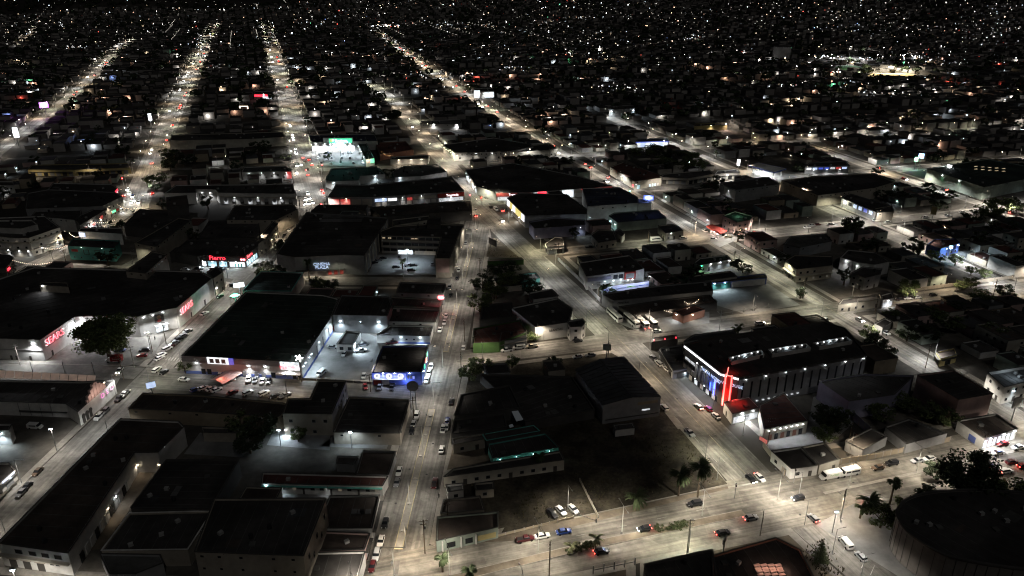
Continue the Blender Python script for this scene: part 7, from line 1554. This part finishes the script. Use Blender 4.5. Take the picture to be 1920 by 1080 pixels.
CRF = [crownmesh('crown', 240, 1, .85, .17, s + 20, 'leaf_dark', 14) for s in range(1, 4)]
TR = [trunkmesh('trunk', 1, .055, s) for s in (1, 2, 3)]
def tree(px, py, r, h, where=None, world=None, big=None, far=False, phrase='leafy tree', zs=None, z=0):
    x, y = world or G(px, py); k = rnd.randrange(5)
    o = empty('tree', (x, y, TZ(x, y) + z), rnd.uniform(0, 6), cat='tree')
    t = bpy.data.objects.new('trunk', TR[k % 3]); link(t, o); t.scale = (h, h, h * .8)
    c_ = bpy.data.objects.new('crown', big or (CRF[k % 3] if far else CR[k])); link(c_, o); c_.scale = (r, r, (zs or h * .42)); c_.location = (0, 0, h - (zs or h * .42) * .85)
    pend(o, phrase, where or where_of(x, y)); return o
tree(205, 668, 11, 17, 'in front of the department store entrance', big=crownmesh('crown', 17000, 1, .9, .045, 77, 'leaf', 90, .3), phrase='huge dense ficus tree', zs=8)
tree(1805, 945, 8.5, 17, 'beside the round arena', big=crownmesh('crown', 5000, 1, .9, .06, 78, 'leaf_dark', 40, .3), phrase='tall dark bushy tree', zs=8)
for px, py, r, h in [(348, 700, 3.2, 5.5), (1840, 958, 6, 9), (1885, 945, 6, 8), (1740, 948, 4.5, 6), (1700, 968, 4, 6), (1650, 990, 4.5, 7), (1690, 1005, 4.5, 7), (1720, 1045, 3.5, 5), (1668, 600, 3.4, 5.5), (1640, 655, 4.5, 7), (1625, 640, 4, 7), (1665, 668, 3, 5), (500, 520, 6, 8), (520, 524, 5, 7), (540, 545, 3, 5), (600, 545, 4, 6), (620, 546, 4, 6), (905, 545, 6, 8), (930, 560, 6, 9), (900, 585, 6, 9), (955, 540, 6, 8), (985, 540, 5, 7), (1000, 555, 5, 7), (925, 520, 5, 7), (960, 515, 5, 7),
                    (455, 812, 5, 8), (490, 822, 6, 9), (470, 850, 5, 8), (560, 828, 3, 5), (1540, 800, 4.5, 8), (1560, 812, 5, 9), (1575, 798, 4, 7), (1545, 830, 4, 6), (1500, 560, 2.6, 6), (1720, 478, 3, 4.5), (1748, 485, 3, 5), (1762, 492, 3, 4.5), (1790, 498, 4, 6), (1820, 515, 3, 4.5), (1845, 523, 3.5, 5), (1700, 560, 4, 6), (1800, 545, 4, 5), (1820, 540, 4, 5), (1700, 548, 5, 7), (1595, 450, 4, 10), (1590, 440, 4, 11), (1605, 438, 3.5, 10),
                    (285, 350, 5, 8), (300, 345, 6, 8), (292, 358, 4, 6), (315, 300, 6, 10), (330, 308, 7, 11), (320, 320, 6, 9), (1755, 900, 4, 6), (1895, 400, 8, 10), (1870, 405, 8, 11), (1850, 412, 8, 10), (1820, 420, 6, 8), (1200, 300, 8, 10), (1230, 296, 9, 11), (1260, 305, 9, 10), (1290, 310, 9, 11), (1310, 320, 7, 9), (1240, 315, 8, 9), (1275, 322, 8, 9), (1750, 600, 5, 6), (1780, 620, 6, 7), (1700, 640, 5, 6), (1800, 590, 5, 6), (1840, 570, 6, 7), (1880, 560, 5, 7), (1860, 640, 6, 8), (1740, 640, 5, 7), (1000, 640, 3, 4), (1040, 690, 3, 5), (900, 700, 5, 6), (880, 715, 4, 6), (960, 690, 3, 5), (1690, 770, 5, 7), (1740, 790, 5, 7), (1770, 800, 5, 7), (1650, 790, 5, 6)]: tree(px, py, r, h)
# trees in the dark gaps of the far blocks
nt = 0; treev = []
for _ in range(7500):
    x, y = rnd.uniform(-1400, 1500), rnd.uniform(330, 2400)
    if not inview(x, y, 4, 10) or (y < 1500 and rdist((x, y)) < 3): continue
    q = [(x - 2, y - 2), (x + 2, y - 2), (x + 2, y + 2), (x - 2, y + 2)]
    if y < 1300 and not free(q): continue
    if nt < 130 and y < 800: tree(0, 0, rnd.uniform(3, 6.5), rnd.uniform(5, 10), None, (x, y), far=True, phrase='dark roadside tree'); nt += 1
    elif y >= 800: treev.append((x, y))
tv2, tf2 = [], []
for x, y in treev[:3600]:
    R0, H0, z = rnd.uniform(3, 7), rnd.uniform(5, 10), TZ(x, y)
    for k in range(22):
        d = Vector((rnd.gauss(0, 1), rnd.gauss(0, 1), rnd.gauss(0, 1))).normalized(); p = Vector((x + d.x * R0, y + d.y * R0, z + H0 * .6 + d.z * H0 * .42)); a = d.orthogonal().normalized(); b_ = d.cross(a); s = R0 * .42; i = len(tv2)
        tv2 += [tuple(p + a * s), tuple(p + b_ * s), tuple(p - a * s), tuple(p - b_ * s)]; tf2.append((i, i + 1, i + 2, i + 3))
tag(mesh('distant_trees', tv2, tf2, 'leaf_dark'), 'dark mass of tree crowns between the far houses', 'trees', kind='stuff')
# palms: trunk and single fronds
def frondmesh(L, name='frond', m='palm_leaf'):
    v, f = [], []; n = 9
    for k in range(n):
        t = k / (n - 1); x = L * t * (1 - .18 * t * t); z = L * (.32 * t - .75 * t * t); w = .42 * math.sin(math.pi * (.08 + .9 * t)) + .03
        v += [(x, -w, z - w * .5), (x, 0, z), (x, w, z - w * .5)]
        if k:
            i = 3 * (k - 1); f += [(i, i + 3, i + 4, i + 1), (i + 1, i + 4, i + 5, i + 2)]
    for k in range(1, n - 1):             # separate leaflets along the rib
        t = k / (n - 1); x = L * t * (1 - .18 * t * t); z = L * (.32 * t - .75 * t * t)
        for s in (-1, 1):
            i = len(v); v += [(x, 0, z), (x + .35, s * .75, z - .45), (x + .12, s * .1, z)]; f.append((i, i + 1, i + 2))
    me = bpy.data.meshes.new(name); me.from_pydata(v, [], f); me.materials.append(MATS[m]); return me
FR = {1: frondmesh(4.3), 2: frondmesh(2.4), 3: frondmesh(2.6, m='palm_pale')}
def palm(px, py, h, fm=1, n=26, phrase='dark date palm', where=None, r=.32):
    x, y = G(px, py); o = empty('palm_tree', (x, y, 0), cat='palm tree'); cyl('trunk', 'bark', (0, 0, 0), r, h, o, 9, top=.7)
    for k in range(n):
        q = bpy.data.objects.new('frond', FR[fm]); link(q, o); q.location = (0, 0, h); q.rotation_euler = (0, -R(55 - 75 * (k % 4) / 3.0 + rnd.uniform(-8, 8)), k * 2.4)
    pend(o, phrase, where or where_of(x, y))
palm(1308, 932, 11, 1, 34); palm(1272, 930, 8, 1, 30); palm(1192, 958, 5, 1, 30); palm(1010, 880, 5, 2, 22); palm(1117, 1030, 4, 3, 12, 'small pale palm', 'on the boulevard median', .2); palm(1070, 1036, 2.2, 3, 9, 'tiny pale palm', 'on the boulevard median', .12)
palm(1668, 945, 8, 2, 30); palm(1625, 965, 5, 1, 24); palm(1612, 972, 4, 2, 20); palm(830, 1072, 4.5, 2, 26, 'dark palm', 'at the bottom end of the avenue'); palm(880, 1098, 5, 2, 26, 'dark palm', 'at the bottom end of the avenue'); palm(1383, 635, 6, 2, 16, 'pale palm', 'on the near cross street'); palm(1378, 633, 4, 3, 12, 'pale short palm', 'on the near cross street'); palm(580, 520, 9, 2, 22); palm(455, 850, 9, 2, 22); palm(755, 505, 5, 3, 14, 'small palm', 'in the gallery car park'); palm(1600, 455, 12, 2, 22); palm(1585, 455, 10, 2, 20); palm(1722, 478, 7, 2, 18)
# clipped bushes on the boulevard median and the tiered shrub
HB = crownmesh('crown', 900, 1, .8, .12, 91, 'hedge', 18, .2)
for px, py, r in [(1235, 996, 1.5), (1263, 992, 1.4), (1275, 990, 1.5), (1283, 988, 1.3), (1252, 994, .7), (1085, 1033, 1.6), (1102, 1030, 1.5), (1108, 1028, 1.3), (1065, 1038, 1.0)]:
    x, y = G(px, py); o = empty('bush', (x, y, .1), rnd.uniform(0, 6), cat='bush'); c_ = bpy.data.objects.new('foliage', HB); link(c_, o); c_.scale = (r, r, r * .9); c_.location = (0, 0, r * .7); cyl('stem', 'bark', (0, 0, 0), .08, r * .6, o, 5); pend(o, 'rounded bush', 'on the boulevard median')
x, y = G(1535, 1052); o = empty('tiered_shrub', (x, y, 0), label='tiered clipped conifer at the corner below the boulevard', cat='shrub'); cyl('stem', 'bark', (0, 0, 0), .12, 6, o, 6)
for k, r in enumerate((2.3, 2.0, 1.6, 1.1, .7)): c_ = bpy.data.objects.new('foliage_tier', HB); link(c_, o); c_.scale = (r, r, .55); c_.location = (0, 0, .7 + k * 1.35)
# hedge before the floodlit yard
for k in range(14): 
    x, y = G(1612 + k * 3.6, 357); o = empty('bush', (x, y, 0), cat='bush'); c_ = bpy.data.objects.new('foliage', HB); link(c_, o); c_.scale = (2, 2, 2); c_.location = (0, 0, 1.5); pend(o, 'dark hedge bush', 'before the floodlit yard wall')
# ---------------------------------------------------------------- fences and yard walls
def fence(pts, h, m, label, step=3.0, solid=True):
    P = [G(*p) for p in pts]; c_ = P[0]; o = empty('boundary_wall' if solid else 'fence', (c_[0], c_[1], 0), label=label, cat='wall' if solid else 'fence')
    for i in range(len(P) - 1):
        a, b_ = Vector(P[i]), Vector(P[i + 1]); L = (b_ - a).length; n = max(1, int(L / step)); an = math.atan2((b_ - a).y, (b_ - a).x)
        for k in range(n):
            q = a.lerp(b_, (k + .5) / n); box('wall_panel' if solid else 'fence_panel', m, (q.x - c_[0], q.y - c_[1], h / 2 if solid else h * .5), (L / n - .12, .16 if solid else .04, h if solid else h * .12), an, o)
            q = a.lerp(b_, k / n); box('post', 'concrete_pole' if solid else 'steel', (q.x - c_[0], q.y - c_[1], h / 2 + .1), (.26, .26, h + .2), an, o)
        q = b_; box('post', 'concrete_pole' if solid else 'steel', (q.x - c_[0], q.y - c_[1], h / 2 + .1), (.26, .26, h + .2), an, o)
fence([(1468, 892), (1484, 884), (1560, 872), (1640, 860), (1780, 828)], 2.0, 'wall_tan', 'long tan boundary wall with posts along the boulevard')
fence([(1430, 838), (1470, 890)], 2.2, 'wall_beige', 'pale boundary wall below the hotel on the diagonal avenue'); fence([(1352, 592), (1415, 583), (1440, 578)], 2.4, 'steel', 'row of fence posts round the dark yard on the cross street', 5, False)
fence([(1590, 752), (1600, 790), (1650, 835)], 3.5, 'wall_purple', 'tall white wall lit faintly violet beside the hotel parking yard'); fence([(1046, 488), (1100, 540), (1125, 566)], 2, 'wall_grey', 'grey wall along the diagonal avenue by the two-storey shop')  # tall wall is white, its violet light put into the colour
fence([(1060, 960), (1085, 968), (1118, 980)], 1.4, 'steel', 'broken fence along the dark lot', 3, False); fence([(1087, 903), (1122, 972)], 1.2, 'wall_beige', 'low pale wall crossing the vacant lot'); fence([(1112, 1076), (1190, 1060)], 2.6, 'steel', 'iron yard fence at the bottom edge', 2.6, False)
fence([(1375, 870), (1281, 745), (1200, 640 + 60)], 1.6, 'wall_dark', 'dark low wall along the left side of the diagonal avenue') if False else None
fence([(432, 700), (560, 712), (697, 720)], 1.0, 'wall_dark', 'dark blue low wall between the lot and the market street', 6)
fence([(930, 1008), (1000, 990), (1075, 972)], .8, 'wall_tan', 'low broken wall along the boulevard verge', 2.4); fence([(1700, 548), (1900, 522)], 1.8, 'wall_beige', 'dim pale wall along the right cross street', 4)
# ---------------------------------------------------------------- people
def person(px, py, hd, shirt, trousers, label):
    x, y = G(px, py); me = bpy.data.meshes.new('body')
    v = [(0, 0, .95), (0, 0, 1.2), (0, 0, 1.42), (0, 0, 1.52), (0, .02, 1.66), (.1, 0, .9), (.13, .08, .5), (.12, .02, .06), (.12, .14, .03), (-.1, 0, .9), (-.13, -.08, .5), (-.12, -.14, .06), (-.12, -.02, .03), (.2, 0, 1.4), (.27, -.04, 1.15), (.26, .06, .92), (-.2, 0, 1.4), (-.27, .06, 1.15), (-.26, .14, .94)]
    e = [(0, 1), (1, 2), (2, 3), (3, 4), (0, 5), (5, 6), (6, 7), (7, 8), (0, 9), (9, 10), (10, 11), (11, 12), (2, 13), (13, 14), (14, 15), (2, 16), (16, 17), (17, 18)]
    rr = [.15, .15, .16, .06, .1, .1, .075, .05, .045, .1, .075, .05, .045, .07, .05, .04, .07, .05, .04]
    me.from_pydata(v, e, []); o = empty('person', (x, y, .14), R(-hd), label=label, cat='person'); b_ = bpy.data.objects.new('body', me); link(b_, o); me.materials.append(MATS[shirt])
    b_.modifiers.new('skin', 'SKIN'); sub = b_.modifiers.new('sub', 'SUBSURF'); sub.levels = sub.render_levels = 1
    for k, r in enumerate(rr): me.skin_vertices[0].data[k].radius = (r, r)
    me.skin_vertices[0].data[0].use_root = True
    cyl('hair', 'black', (0, 0, 1.7), .11, .09, o, 8)
person(735, 1062, 160, 'wall_grey', 'black', 'person in grey walking beside the concrete median at the bottom'); person(1577, 982, 90, 'wall_white', 'black', 'person in a pale shirt standing at the plaza corner'); person(823, 934, 10, 'wall_dark', 'black', 'person in dark clothes on the avenue pavement'); person(291, 638, 20, 'wall_dark', 'black', 'person in dark clothes before the department store entrance')
o = mesh('distant_street_lamps', FLV, FLF, ['steel', 'lamp_far']); o.data.polygons.foreach_set('material_index', FLM); tag(o, 'rows of tiny street lamps far up the avenues', 'street lamps', kind='stuff')
settle()
